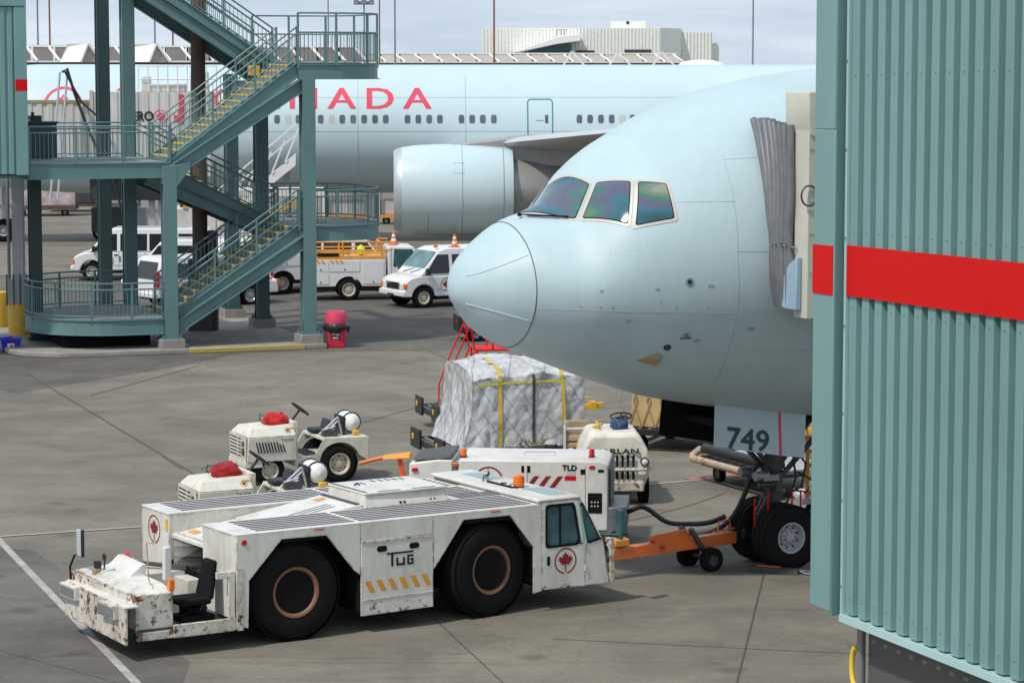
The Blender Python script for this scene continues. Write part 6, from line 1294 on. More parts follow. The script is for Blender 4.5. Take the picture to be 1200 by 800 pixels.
# cartons under a net
CP = thing('carton_pallet', 'pallet of brown cartons under a loose net beside the nose gear', 'pallet load', (4.30, 60.6, .51), rad(-22))
b = MB(); b.hexa([(-1.4, -1.1, 0), (1.4, -1.1, 0), (1.4, 1.1, 0), (-1.4, 1.1, 0)], [(-1.3, -1.05, 1.15), (1.3, -1.05, 1.30), (1.3, 1.05, 1.35), (-1.3, 1.05, 1.2)]); b.build('cartons', m_carton, CP, bevel=.04)
b = MB()
for i in range(10):
    x = -1.4 + i * .31; b.tube([(x, -1.13, 0), (x + .2, -1.11, .6), (x, -1.08, 1.24), (x + .2, 0, 1.34)], .012, 5); b.tube([(x, -1.13, 0), (x - .2, -1.11, .6), (x, -1.08, 1.24)], .012, 5)
tag(b.build('cargo_net', m_tan, CP), kind='stuff')
b = MB(); b.sheet(lambda i, j: (-1.35 + 2.7 * i, -1.09 + .02 * math.sin(13 * i) + .3 * j * j * 0, 1.28 - .32 * j * (.5 + .5 * math.sin(5 * i + 1) ** 2)), 24, 5); b.build('torn_film', m_film, CP, recalc=False)
# roller dolly with rusty pipe frame
RD = thing('roller_dolly', 'roller dolly with a rusty white bumper pipe lying beyond the nose gear', 'cargo dolly', (4.55, 54.4, 0), math.atan2(-2.5, 1.2))
b = MB(); b.box(-1.5, 1.5, -.0, 1.6, .42, .50); b.box(-1.5, 1.5, -.02, .06, .30, .5); b.build('frame', m_black, RD, bevel=.01)
for i in range(9): b = MB(); b.cyl((-1.3 + i * .32, .1, .52), (-1.3 + i * .32, 1.5, .52), .06, 10); b.build('roller', m_lgrey, RD, smooth=40)
b = MB(); b.tube([(-1.55, .25, .62), (-1.62, .02, .60), (-1.58, -.16, .50), (-1.45, -.24, .46), (1.5, -.26, .46)], .075, 10); b.build('bumper_pipe', mat('rusty_white_pipe', (.46, .34, .24), .5, var=.2, rust=.95, rscale=2.5, dirt=.4, rcol=(.30, .11, .03)), RD, smooth=60)
b = MB(); b.cyl((-1.40, .02, .66), (1.5, .02, .66), .10, 14); b.build('black_roll', m_black, RD, smooth=40)
for x in (-1.1, 1.1):
    for y in (.2, 1.4): wheel(RD, (x, y, .17), .17, .12, .09, m_grey, side=-1, holes=4)
OC = thing('slatted_crate', 'orange slatted crate holding white sacks at the walkway edge', 'crate', (6.35, 51.3, 0), rad(4))
b = MB(); b.box(-.95, 1.2, -.6, .6, .30, .42); b.build('base', m_lgrey, OC, bevel=.02)
for i in range(8): b = MB(); x = -.9 + i * .27; b.box(x, x + .07, -.63, -.60, .42, 1.62); b.build('upright_slat', m_orange2, OC)
for i in range(5): b = MB(); b.box(-.93, 1.15, -.66, -.632, .50 + i * .26, .57 + i * .26); b.build('cross_slat', m_orange2, OC)
for j in range(3):
    for i in range(3): b = MB(); b.lathe([(.001, 0), (.25, .03), (.3, .14), (.26, .28), (.001, .32)], 12, 'z', (-.55 + i * .6, -.2, .43 + j * .33), close=False); b.build('white_sack', m_tank, OC, smooth=60)
for x in (-.7, .9): wheel(OC, (x, -.4, .15), .15, .1, .08, m_grey, side=-1, holes=4)
# red step stand
RS = thing('step_stand', 'red tubular step stand with handrails behind the wrapped pallet', 'step stand', (-.95, 65.0, 0), rad(10))
b = MB()
for y in (-.45, .45):
    b.tube([(-.76, y, .02), (-.74, y, .85), (-.60, y, 1.25), (-.1, y, 2.40)], .020, 6); b.tube([(-.1, y, 2.35), (-.02, y, 1.75)], .020, 6); b.tube([(.0, y, 1.75), (1.3, y, 1.75)], .024, 6); b.tube([(.05, y, .0), (.05, y, 1.75)], .024, 6); b.tube([(1.25, y, .0), (1.25, y, 2.0)], .024, 6); b.tube([(-.62, y, .95), (-.3, y, .85)], .02, 6); b.tube([(.42, y, 1.75), (.42, y, 2.25)], .025, 6); b.tube([(-.75, y, .02), (.0, y, 1.72)], .022, 6)
b.build('tube_frame', m_red, RS, smooth=60)
b = MB(); b.box(.0, 1.3, -.45, .45, 1.76, 1.775); b.build('platform', m_red, RS)
for i in range(6): b = MB(); x = -.72 + i * .13; b.box(x + .04, x + .10, -.42, .42, .13 + i * .30, .15 + i * .30); b.build('step', m_red, RS)
BD = thing('baggage_dolly', 'small black baggage dolly behind the aircraft nose tip', 'baggage dolly', (-1.1, 84.5, 0), rad(8))
b = MB(); b.box(-.6, 1.4, -.7, .7, .30, .46); b.box(-.65, -.5, -.72, .72, .28, .80); b.build('frame', m_black, BD, bevel=.02); b = MB(); b.box(-.66, -.64, -.3, -.1, .55, .65); b.build('red_lamp', m_redlens, BD)
for x in (-.1, 1.1):
    for y in (-.6, .6): wheel(BD, (x, y, .22), .22, .14, .1, m_grey, side=-1 if y < 0 else 1, holes=4)
# ---------------------------------------------------------------- vehicles behind the stairs
def van(label, loc, rz, group, mini=False, dark_side=True, H=2.08, bars=3, passenger=True, rear_stripes=False):
    t = thing('van', label, 'van', loc, rz, group)
    L_, W_ = (2.75, .99) if not mini else (2.45, .95); zb = .40; belt = 1.14 if not mini else 1.02
    hw_ = lambda z: W_ - max(0, z - belt) * .15
    fw_ = 2.02 if not mini else 1.30; rw = -1.75 if not mini else -1.45; R = .37 if not mini else .34; ar = R + .09
    def arch(x): return [(x + ar * math.cos(a), R + ar * math.sin(a)) for a in [rad(180 - 20 * i) for i in range(10)] if R + ar * math.sin(a) >= zb]
    low = [(-L_, zb), (-L_ + .0, belt)] + [(fw_ - .05 + .25, belt)] + ([(L_ - .22, 1.06), (L_ - .05, .96), (L_, .82), (L_, zb)] if not mini else [(1.7, .98), (L_ - .05, .80), (L_, .6), (L_, zb)])
    bottom = [p for p in [(fw_ + ar, zb)] + arch(fw_)[::-1] + [(fw_ - ar, zb), (rw + ar, zb)] + arch(rw)[::-1] + [(rw - ar, zb)]]
    b = MB(); b.prism(low + bottom, 'y', -W_, W_); body = b.build('body', m_van, t, bevel=.05, seg=3)
    up = [(-L_ + .02, belt), (fw_ + .15, belt), (fw_ - .62, H - .10), (fw_ - .90, H), (-L_ + .22, H), (-L_ + .10, H - .12)] if not mini else [(-L_ + .02, belt), (fw_ + .30, belt), (fw_ - .65, H - .08), (fw_ - 1.0, H), (-L_ + .4, H), (-L_ + .22, H - .10)]
    b = MB(); n = len(up); b.add([(x, -hw_(z), z) for x, z in up] + [(x, hw_(z), z) for x, z in up], [tuple(range(n - 1, -1, -1)), tuple(range(n, 2 * n))] + [(i, (i + 1) % n, n + (i + 1) % n, n + i) for i in range(n)]); b.build('upper_body', m_van, t, bevel=.05, seg=3)
    z0, z1 = belt + .06, H - .22
    fx0 = fw_ - .05
    wins = [[(fx0 - .02, z0), (fx0 - .95, z0), (fx0 - .95, z1), (fx0 - .50, z1)]]
    xr = fx0 - 1.08; nw = bars
    ww = (xr + L_ - .22) / nw
    if passenger:
        for i in range(nw): a, c = xr - ww * i, xr - ww * (i + 1) + .09; wins.append([(a, z0), (c, z0), (c + (.12 if i == nw - 1 else 0), z1), (a, z1)])
    for sy in (-1, 1):
        for P in wins:
            b = MB(); k = MB(); vs = [(x, sy * (hw_(z) + .006), z) for x, z in P]; b.add(vs, [(0, 1, 2, 3)]); cx = sum(p[0] for p in P) / 4; cz = sum(p[1] for p in P) / 4
            b.build('side_window', m_vglass if dark_side else m_gglass, t, recalc=False)
        for x in ([fx0 - 1.02, fx0 - 2.05] if not mini else [fx0 - 1.0, fx0 - 2.1]):
            b = MB(); b.box(x - .006, x + .006, sy * W_ - .004, sy * W_ + .004, zb + .1, belt); b.build('door_gap', m_seam2, t)
        b = MB(); b.box(fx0 - .98, fx0 - .84, sy * (W_ + .0) - .015, sy * W_ + .025, belt - .12, belt - .08); b.build('door_handle', m_black, t)
        b = MB(); b.box(fx0 - .12, fx0 + .02, sy * (W_ + .03), sy * (W_ + .22), belt + .02, belt + .26); b.build('wing_mirror', m_black, t, bevel=.03)
        b = MB(); b.box(rw + ar + .05, fw_ - ar - .05, sy * W_ - .01, sy * W_ + .012, .62, .66); b.build('rub_strip', m_lgrey, t)
    ws = [(fw_ + .06, belt + .05), (fw_ - .58, H - .13)] if not mini else [(fw_ + .18, belt + .04), (fw_ - .60, H - .12)]
    b = MB(); dxx = .012; b.add([(ws[0][0] + .02, -hw_(ws[0][1]) + .10, ws[0][1] + dxx), (ws[0][0] + .02, hw_(ws[0][1]) - .10, ws[0][1] + dxx), (ws[1][0] + .02, hw_(ws[1][1]) - .08, ws[1][1] + dxx), (ws[1][0] + .02, -hw_(ws[1][1]) + .08, ws[1][1] + dxx)], [(0, 1, 2, 3)]); wsn = b.build('windscreen', m_wsglass, t, recalc=False)
    b = MB(); b.bar((ws[0][0] + .05, -.5, ws[0][1] + .02), (ws[0][0] - .1, .1, ws[0][1] + .17), .015, .02); b.bar((ws[0][0] + .05, .1, ws[0][1] + .02), (ws[0][0] - .1, .65, ws[0][1] + .17), .015, .02); b.build('wiper', m_black, wsn)
    # nose
    b = MB(); b.box(L_ - .02, L_ + .015, -.50, .50, .66, .88); g_ = b.build('grille', m_black, t)
    for i in range(4): b = MB(); b.box(L_ + .010, L_ + .03, -.50, .50, .675 + i * .055, .70 + i * .055); b.build('grille_bar', m_chrome, g_)
    b = MB(); b.box(L_ + .005, L_ + .035, -.53, .53, .86, .90); b.build('grille_trim', m_chrome, g_)
    for sy in (-1, 1):
        b = MB(); b.box(L_ - .04, L_ + .02, sy * .54, sy * .80, .66, .87); b.build('headlamp', m_lamp, t, bevel=.015); b = MB(); b.box(L_ - .08, L_ + .012, sy * .81, sy * (W_ + .006), .68, .87); b.build('indicator', m_amber, t, bevel=.015)
        b = MB(); b.box(-L_ - .02, -L_ + .08, sy * (W_ - .14), sy * (W_ + .008), .75, 1.12 if not mini else 1.35); b.build('tail_lamp', m_redlens, t, bevel=.015)
    b = MB(); b.box(L_ - .05, L_ + .10, -W_ - .005, W_ + .005, .42, .62); b.build('front_bumper', m_van if not mini else m_dk, t, bevel=.04); b = MB(); b.box(L_ + .09, L_ + .112, -.26, .26, .44, .50); b.build('bumper_vent', m_black, t)
    b = MB(); b.box(-L_ - .10, -L_ + .02, -W_ + .02, W_ - .02, .40, .58); b.build('rear_bumper', m_van if mini else m_chrome, t, bevel=.03)
    b = MB(); 
    for sy in (-1, 1): b.add([(-L_ - .006 + (.0), sy * .06, belt + .06), (-L_ - .006, sy * .80, belt + .06), (-L_ + .09, sy * .74, H - .22), (-L_ + .09, sy * .06, H - .22)], [(0, 1, 2, 3)])
    if mini: b = MB(); b.add([(-L_ - .004, -.76, belt + .04), (-L_ - .004, .76, belt + .04), (-L_ + .19, .66, H - .16), (-L_ + .19, -.66, H - .16)], [(0, 1, 2, 3)])
    b.build('rear_window', m_vglass, t, recalc=False)
    if rear_stripes:
        for i in range(6):
            b = MB(); x = -1.9 + i * .34; b.add([(x, -W_ - .007, .72), (x + .16, -W_ - .007, .72), (x + .26, -W_ - .007, .90), (x + .10, -W_ - .007, .90)], [(0, 1, 2, 3)]); b.build('red_stripe', m_red, t, recalc=False)
    for x in (fw_, rw):
        for sy in (-1, 1): wheel(t, (x, sy * (W_ - .13), R), R, .23, R * (.60 if not mini else .68), m_rim if not mini else m_steel, side=sy, holes=5 if mini else 8)
    b = MB(); b.box(-L_ + .2, L_ - .2, -.7, .7, .30, .5); b.build('underbody', m_blackm, t)
    return t
VG = 'white service vans behind the stair tower'
v1 = van('white van with a red leaf roundel on its door, seen left of the stairs', (-14.62, 108.6, 0), rad(183), VG, bars=3)
emblem('red_leaf_emblem', .21, m_rednew, v1, (1.36, .995, .80), (-1, 0, 0), (0, 0, 1)); lettering('number', '1', .32, m_print, v1, (.92, .995, .76), (-1, 0, 0), (0, 0, 1), bold=.01)
v2 = copy_tree(v1); v2['label'] = 'white van between the left van and the dark-windowed minivan'; v2.location = (-11.6, 101.6, 0); v2.rotation_euler = (0, 0, rad(180))
v3 = van('white dark-windowed minivan with red tail lamp seen through the lower stair railing', (-10.9, 96.9, 0), rad(36), VG, mini=True, H=1.80, bars=2, rear_stripes=True)
v4 = van('white van facing the camera with chrome grille beside the aircraft nose', (-1.76, 97.3, 0), rad(208), VG, dark_side=True, bars=3)
b = MB(); b.lathe([(.001, 2.08), (.07, 2.085), (.075, 2.12), (.06, 2.19), (.001, 2.20)], 14, 'z', (1.35, .55, 0), close=False); b.build('orange_beacon', m_amber, v4, smooth=40)
emblem('red_leaf_emblem', .23, m_rednew, v4, (1.15, .995, .80), (-1, 0, 0), (0, 0, 1))
v5 = copy_tree(v1); v5['label'] = 'white passenger van directly behind the service truck with the orange rack'; v5.location = (-7.0, 103.6, 0); v5.rotation_euler = (0, 0, rad(4))
def cone(label, loc):
    t = thing('traffic_cone', label, 'traffic cone', loc, .3, 'traffic cones'); b = MB(); b.lathe([(.13, .03), (.10, .12)], 16, 'z', close=False); b.lathe([(.085, .21), (.068, .29)], 16, 'z', close=False); b.lathe([(.05, .37), (.03, .45), (.001, .45)], 16, 'z', close=False); b.build('orange_bands', m_orange, t, smooth=40)
    b = MB(); b.lathe([(.10, .12), (.085, .21)], 16, 'z', close=False); b.lathe([(.068, .29), (.05, .37)], 16, 'z', close=False); b.build('white_bands', m_tank, t, smooth=40); b = MB(); b.box(-.17, .17, -.17, .17, 0, .03); b.build('base', m_orange, t, bevel=.01); return t
cone('orange and white traffic cone on the roof of the van beside the nose', on(v4, .6, .55, 2.085))
# service truck with ladder rack
def truck(label, loc, rz, rack):
    t = thing('service_truck', label, 'service truck', loc, rz, 'service trucks')
    ar = .50; R = .40
    arch = [(ar * math.cos(a), R + ar * .95 * math.sin(a)) for a in [rad(15 * i) for i in range(13)]]
    b = MB(); b.prism([(-1.35, .52)] + [(-1.35, 1.50), (1.35, 1.50), (1.35, .52)] + [(.55, .52)] + arch[1:-1] + [(-.55, .52)], 'y', -1.0, 1.0); body = b.build('service_body', m_van, t, bevel=.012)
    for (x0, x1, z0, z1) in ((-1.30, -.72, .60, 1.02), (-1.30, -.72, 1.05, 1.45), (-.68, .40, 1.05, 1.45), (.50, 1.28, .60, 1.45)):
        for sy in (-1, 1):
            b = MB(); b.box(x0, x1, sy * 1.0 - .003, sy * 1.018, z0, z1); d_ = b.build('locker_door', m_van, t, bevel=.006); b = MB(); b.cyl(((x0 + x1) / 2, sy * 1.015, z0 + .08), ((x0 + x1) / 2, sy * 1.032, z0 + .08), .03, 8); b.build('latch', m_dk, d_)
    for i, x in enumerate((-1.1, -.93, -.60, -.43, -.26)):
        b = MB(); b.prism([(x, 1.34), (x + .09, 1.34), (x + .01, 1.47 - .0), (x - .08, 1.47)], 'y', -1.024, -1.019); b.build('orange_chevron', m_orange2, t)
    b = MB(); b.prism([(1.42, .50), (1.42, 1.90), (1.50, 1.95), (2.35, 1.93), (2.90, 1.28), (3.75, 1.15), (3.85, .95), (3.85, .48)], 'y', -.97, .97); b.build('cab', m_van, t, bevel=.04, seg=3)
    for sy in (-1, 1):
        b = MB(); b.prism([(1.62, 1.22), (2.72, 1.20), (2.30, 1.84), (1.66, 1.86)], 'y', sy * .972, sy * .980); b.build('door_window', m_gglass, t); b = MB(); b.box(1.55, 1.56, sy * .974 - .004, sy * .974 + .004, .55, 1.9); b.build('door_gap', m_seam2, t); b = MB(); b.box(2.62, 2.74, sy * .99, sy * 1.16, 1.2, 1.42); b.build('wing_mirror', m_black, t)
        for x in (0, 3.0): wheel(t, (x, sy * .86, R), R, .26, .24, m_rim, side=sy, holes=8)
        b = MB(); b.box(-1.372, -1.34, sy * .80, sy * .94, 1.0, 1.30); b.build('tail_lamp', m_redlens, t)
    b = MB(); b.box(-1.36, 3.7, -.7, .7, .36, .52); b.box(-1.62, -1.36, -.95, .95, .45, .62); b.build('chassis', m_black, t)
    b = MB(); b.box(-1.366, -1.353, -.6, .6, .70, 1.46); b.build('tail_panel', m_blackm, t)
    if rack:
        for x in (-1.25, -.2, 1.2):
            b = MB()
            for y in (-.95, .95): b.tube([(x, y, 1.5), (x, y, 2.12)], .035, 6)
            b.tube([(x, -.95, 2.08), (x, .95, 2.08)], .03, 6); b.build('rack_post', m_orange2, t)
        for y in (-.95, .95):
            for z in (1.82, 2.12): b = MB(); b.tube([(-1.3, y, z), (1.6, y, z)], .03, 6); b.build('rack_rail', m_orange2, t)
        b = MB(); b.box(-1.35, 1.35, -1.0, 1.0, 1.503, 1.56); b.build('orange_sill', m_orange2, t)
        b = MB(); b.bar((-1.2, -.6, 1.75), (1.4, -.5, 1.70), .30, .06); b.build('ladder', m_yellow, t); b = MB(); b.box(-1.1, -.3, -.4, .3, 1.56, 1.78); b.build('tool_case', m_dk, t); b = MB(); b.lathe([(.001, 0), (.16, .05), (.14, .3), (.001, .4)], 10, 'z', (.55, .2, 1.56), close=False); b.build('green_vest', m_hiviz, t, smooth=60)
    return t
tr1 = truck('white service truck with orange ladder rack and orange chevrons', (-6.05, 99.6, 0), rad(8), True)
cone('orange and white traffic cone on the cab roof of the racked service truck', on(tr1, 1.75, .2, 1.955))
tr2 = truck('white service truck seen from behind its orange bumper under the stair landing', (-8.95, 102.3, 0), rad(205), False)
b = MB(); b.box(-1.75, -1.63, -.95, .95, .42, .72); b.build('orange_bumper', m_orange2, tr2, bevel=.03)

# ---------------------------------------------------------------- far side of the apron
def at(px, py, Y):
    k = math.atan(324 / 3200); c, s = math.cos(k), math.sin(k); r = Vector((px - 600, c * 3200 + s * (400 - py), -s * 3200 + c * (400 - py))); return Vector((0, 0, 8.5)) + r * (Y / r.y)
FB = thing('boarding_bridge', 'off-white corrugated boarding bridge with red marks behind the stair tower', 'boarding bridge', (-18.0, 113.0, 0), rad(4))
def ribbed(x0, x1, z0, z1, m_, nm, parent, y0=0.0, dep=2.8, pitch=.42):
    b = MB(); b.box(x0, x1, y0 + .05, y0 + dep, z0, z1); o = b.build(nm, m_, parent)
    pts = []; x = x0
    while x < x1 - .1: pts += [(x, 0), (x + pitch * .45, 0), (x + pitch * .55, .045), (x + pitch * .9, .045)]; x += pitch
    c = MB(); vs = []
    for (a, d) in pts: vs += [(min(a, x1), y0 + d, z0 + .02), (min(a, x1), y0 + d, z1 - .02)]
    c.add(vs, [(2 * i, 2 * i + 2, 2 * i + 3, 2 * i + 1) for i in range(len(pts) - 1)]); c.build('corrugated_skin', m_, o); return o
seg1 = ribbed(-2.4, .6, 4.0, 7.0, m_beigec, 'lower_tunnel', FB); seg2 = ribbed(.7, 5.5, 3.9, 7.38, m_beigec, 'upper_tunnel', FB, -.25, 3.3)
b = MB(); b.box(-2.4, .6, -.02, 0.03, 6.92, 7.05); b.build('tunnel_edge', m_tan, FB)
b = MB(); b.box(.60, .74, -.3, .1, 3.9, 7.45); b.build('tunnel_edge', m_beigec, FB)
for q_ in ((2.7, 4.5, 7.38, 7.7), (2.7, 3.0, 7.71, 8.0), (4.7, 5.4, 7.38, 8.2)):
    b = MB(); b.box(q_[0], q_[1], .3, 2.0, q_[2], q_[3]); b.build('roof_unit', m_beigec, FB, bevel=.03)
b = MB()
for i in range(9): b.tube([(2.6 + i * .4, -.1, 7.38), (2.6 + i * .4, -.1, 8.45)], .025, 5)
for z in (7.9, 8.45): b.tube([(2.6, -.1, z), (5.8, -.1, z)], .025, 5)
b.build('roof_railing', m_tank, FB)
lettering('lettering', 'AERO', .55, m_print, seg2, (1.95, -.262, 6.2), (1, 0, 0), (0, 0, 1), width=1.25, bold=.02)
emblem('red_leaf_emblem', .30, m_redl, seg2, (3.5, -.262, 6.35), (1, 0, 0), (0, 0, 1))
b = MB(); b.prism([(4.27, 6.5), (4.27, 7.28), (4.45, 7.28), (4.45, 6.15), (4.05, 6.15), (4.05, 6.42), (4.27, 6.42)], 'y', -.275, -.255); b.build('red_mark', m_redl, seg2)
b = MB()
for x in (3.2, 3.5): b.tube([(x - 4.2, -.9, 3.0), (x - 3.9 + .15, -.7, 8.2)], .05, 6)
b.tube([(-1.0, -.9, 4.8), (-.3, -.8, 4.8)], .04, 5); b.build('cable_hoist', m_lgrey, FB)
b = MB(); b.tube([(-.45, -.7, 8.2), (-.25, -.8, 8.35), (.05, -.8, 7.3), (.6, -.8, 5.8), (1.6, -.8, 3.6), (1.9, -.8, 2.6)], .06, 6); b.tube([(-.35, -.8, 8.25), (.3, -.85, 7.0), (.95, -.8, 6.4), (1.05, -.85, 4.6), (1.3, -.8, 3.0)], .05, 6); b.build('black_cable', m_hose, FB, smooth=60)
b = MB(); b.tube([(-2.5, -.6, 7.2), (-2.0, -.7, 6.2), (-1.4, -.7, 5.2), (-1.1, -.7, 4.4)], .05, 6); b.tube([(-2.4, -.6, 7.0), (-1.6, -.7, 6.0), (-1.2, -.7, 4.4)], .04, 6); b.build('black_cable', m_hose, FB, smooth=60)
b = MB(); b.box(.5, 4.4, .3, 2.6, 2.9, 3.9); b.build('lift_frame', m_dk, FB, bevel=.04)
for x in (2.9, 3.3): b = MB(); b.box(x, x + .25, .6, .9, .3, 4.0); b.build('lift_column', m_lgrey, FB)
b = MB(); b.box(.85, 1.4, -.1, .3, 3.35, 4.0); b.build('white_box', m_tank, FB)
GL = thing('ground_loader', 'dark grey loader machine standing under the far airliner between the columns', 'loader', (-19.7, 134.5, 0), rad(3))
b = MB(); b.box(-.95, .75, -.8, .8, .35, 1.55); b.build('body', m_dk, GL, bevel=.04); b = MB(); b.box(-.3, 1.6, -.7, .7, 1.9, 2.15); b.build('boom', m_black, GL, bevel=.03)
for x in (-.7, .6): b = MB(); b.box(x - .08, x + .08, -.5, .5, 1.5, 1.92); b.build('upright', m_grey, GL)
b = MB(); b.box(.80, 1.7, -.7, .6, .5, 1.5); b.build('grey_cabinet', m_lgrey, GL, bevel=.02); b = MB(); b.box(-.8, -.2, -.82, -.80, .9, 1.3); b.build('hatch', m_black, GL)
for x in (-.6, .5, 1.4): wheel(GL, (x, -.6, .3), .3, .25, .15, m_rim, side=-1, holes=5)
# loaders and carts seen under the landings
CL = thing('cargo_loader', 'white cargo loader with yellow scissor bars behind the brown pole', 'cargo loader', (-12.4, 122.0, 0), rad(5))
b = MB(); b.box(-2.6, 2.8, -1.1, 1.1, .5, 1.1); b.box(-2.6, -.8, -1.2, 1.2, 1.1, 2.2); b.build('body', m_white, CL, bevel=.03); b = MB(); b.box(-.5, 4.0, -1.2, 1.2, 2.7, 3.0); b.build('platform', m_white, CL, bevel=.02)
for (p, q) in (((-.4, -1.15, 1.1), (3.4, -1.15, 2.7)), ((-.4, -1.15, 2.7), (3.4, -1.15, 1.1)), ((-2.2, -1.2, 2.2), (-1.4, -1.2, 3.6)), ((-1.4, -1.2, 2.2), (-2.2, -1.2, 3.6))): b = MB(); b.bar(p, q, .12, .18); b.build('scissor_bar', m_yellow, CL)
b = MB(); b.box(-2.4, -1.2, -.6, .6, 2.2, 3.3); b.build('operator_cab', m_dglass, CL, bevel=.05); b = MB(); b.box(.6, 1.5, -1.26, -1.1, .6, 1.0); b.build('orange_box', m_orange, CL)
for x in (-1.8, .2, 2.2): wheel(CL, (x, -.95, .42), .42, .28, .22, m_rim, side=-1, holes=6)
ps = thing('passenger_stairs', 'white mobile passenger stairs with slanting handrails behind the stair tower', 'mobile stairs', (-11.6, 126.5, 0), rad(4))
b = MB(); b.prism([(-3.0, .6), (1.6, 4.4), (1.6, 3.9), (-2.6, .6)], 'y', -.9, .9); b.build('stair_body', m_tank, ps)
for i in range(7): b = MB(); x = -2.6 + i * .62; z = .95 + i * .52; b.bar((x, -.92, z), (x + .6, -.92, z + 1.5), .08, .08); b.build('handrail_post', m_tank, ps)
for k in (.9, 1.4): b = MB(); b.bar((-2.9, -.92, .6 + k), (1.6, -.92, 4.4 + k), .07, .07); b.build('handrail', m_tank, ps)
b = MB(); b.box(-3.2, 2.2, -.9, .9, .3, .9); b.box(1.0, 1.3, -.7, .7, .9, 4.0); b.build('chassis', m_grey, ps)
for x in (-2.4, 1.5): wheel(ps, (x, -.8, .35), .35, .25, .2, m_rim, side=-1, holes=6)
TGp = 'tarped cargo dollies far off'
def tarped(label, loc, L_, seed):
    t = thing('tarped_dolly', label, 'cargo dolly', loc, rad(3), TGp); b = MB(); b.box(-L_ / 2, L_ / 2, -1, 1, .35, .62); b.build('frame', m_brown, t); rnd = random.Random(seed); b = MB()
    def f(i, j):
        x = -L_ / 2 + L_ * i; a = math.pi * j; return (x, -1.0 * math.cos(a), .62 + 1.35 * math.sin(a) ** .4 * (1 + .12 * MN.noise(Vector((x * 1.3, j * 4, seed)))) if 0 < j < 1 else .62)
    b.sheet(f, 26, 16); b.build('tarp', m_tarp, t, smooth=60, recalc=False)
    for x in (-L_ / 2 + .6, L_ / 2 - .6): wheel(t, (x, -.8, .2), .2, .15, .1, m_grey, side=-1, holes=4)
    return t
tarped('long dolly under a mottled tarpaulin far off at the left', (-26.5, 155.0, 0), 3.6, 1); q = tarped('second tarpaulin dolly standing right of the long one far off', (-22.6, 157.5, 0), 2.2, 2)
cs_ = thing('cargo_container', 'dark closed cargo container far off beside the tarped dollies', 'container', (-25.6, 159.5, 0), rad(3)); b = MB(); b.prism([(-1.5, .5), (3.6, .5), (3.6, 2.2), (-1.2, 2.2), (-1.5, 1.8)], 'y', -.8, .8); b.build('body', m_dk, cs_, bevel=.03); b = MB(); b.box(-1.5, 3.6, -.9, .9, .3, .48); b.build('base', m_brown, cs_)
CG = 'orange and white carts beyond the lower landing'
def cart(label, loc, rz=0.0):
    t = thing('baggage_cart', label, 'baggage cart', loc, rz, CG); b = MB(); b.box(-1.3, 1.3, -.75, .75, .35, .5); b.build('deck', m_orange2, t); b = MB(); b.box(-1.25, 1.25, -.7, .7, 1.75, 1.9); b.build('roof', m_orange2, t, bevel=.03)
    for x in (-1.2, 1.2):
        b = MB(); b.box(x - .05, x + .05, -.7, .7, .5, 1.75); b.build('end_wall', m_tank, t)
    b = MB(); b.box(-1.0, 1.0, -.4, .6, .5, 1.3); b.build('load', m_lgrey, t, bevel=.05)
    for x in (-.8, .8): wheel(t, (x, -.6, .2), .2, .15, .1, m_grey, side=-1, holes=4)
    return t
c1 = cart('orange roofed baggage cart under the far engine, left one', (-8.9, 146.5, 0), rad(5)); c2 = copy_tree(c1); c2.location = (-5.9, 146.9, 0); c2['label'] = 'orange roofed baggage cart, right one of the pair under the far wing'
c2.rotation_euler = (0, 0, rad(-4))
# far buildings
def wing_of_terminal(t, A0_, B0_, npan, m_, zr):
    dv = (B0_ - A0_).normalized(); nv = Vector((dv.y, -dv.x)); Lt = (B0_ - A0_).length; zb = 8.68
    def tp(s, o, z): q = A0_ + dv * s + nv * o; return (q.x, q.y, z)
    def tbox(s0, s1, o0, o1, z0, z1): b = MB(); b.hexa([tp(s0, o0, z0), tp(s1, o0, z0), tp(s1, o1, z0), tp(s0, o1, z0)], [tp(s0, o0, z1), tp(s1, o0, z1), tp(s1, o1, z1), tp(s0, o1, z1)]); return b
    tbox(0, Lt, -14, 0, 0, 7.9).build('wall', m_hangar, t); tbox(0, Lt, -13.8, -.15, 7.9, zb).build('window_band', m_dglass, t); tbox(0, Lt, -14, .15, zb, zb + .12).build('white_fascia', m_roofw, t)
    for i in range(npan):
        s0, s1 = Lt * i / npan + .10, Lt * (i + 1) / npan - .10
        b = MB(); b.hexa([tp(s0, .1, zb + .13), tp(s1, .1, zb + .13), tp(s1, -3.0, zb + .13), tp(s0, -3.0, zb + .13)], [tp(s0, -1.4, zr), tp(s1, -1.4, zr), tp(s1, -3.0, zr), tp(s0, -3.0, zr)]); b.build('roof_panel', m_, t)
        b = MB(); b.bar(tp(s1 + .5, .16, zb + .12), tp(s1 - .3, -1.32, zr + .02), .18, .12); b.build('roof_mullion', m_roofw, t)
    tbox(0, Lt, -3.2, -1.30, zr + .01, zr + .17).build('ridge_trim', m_roofw, t)
TM = thing('terminal_building', 'low terminal roof with brown sloping panels and two white gables left of the stairs', 'terminal', (-30, 215, 0)); TM.location = (0, 0, 0)
wing_of_terminal(TM, Vector((-46.0, 213.0)), Vector((-12.0, 219.0)), 20, m_roofb, 9.85)
TM2 = thing('terminal_building', 'white framed terminal roof with taupe panels in front of the hangar', 'terminal'); wing_of_terminal(TM2, Vector((-16.0, 296.0)), Vector((18.6, 304.0)), 17, m_rooft, 9.62)
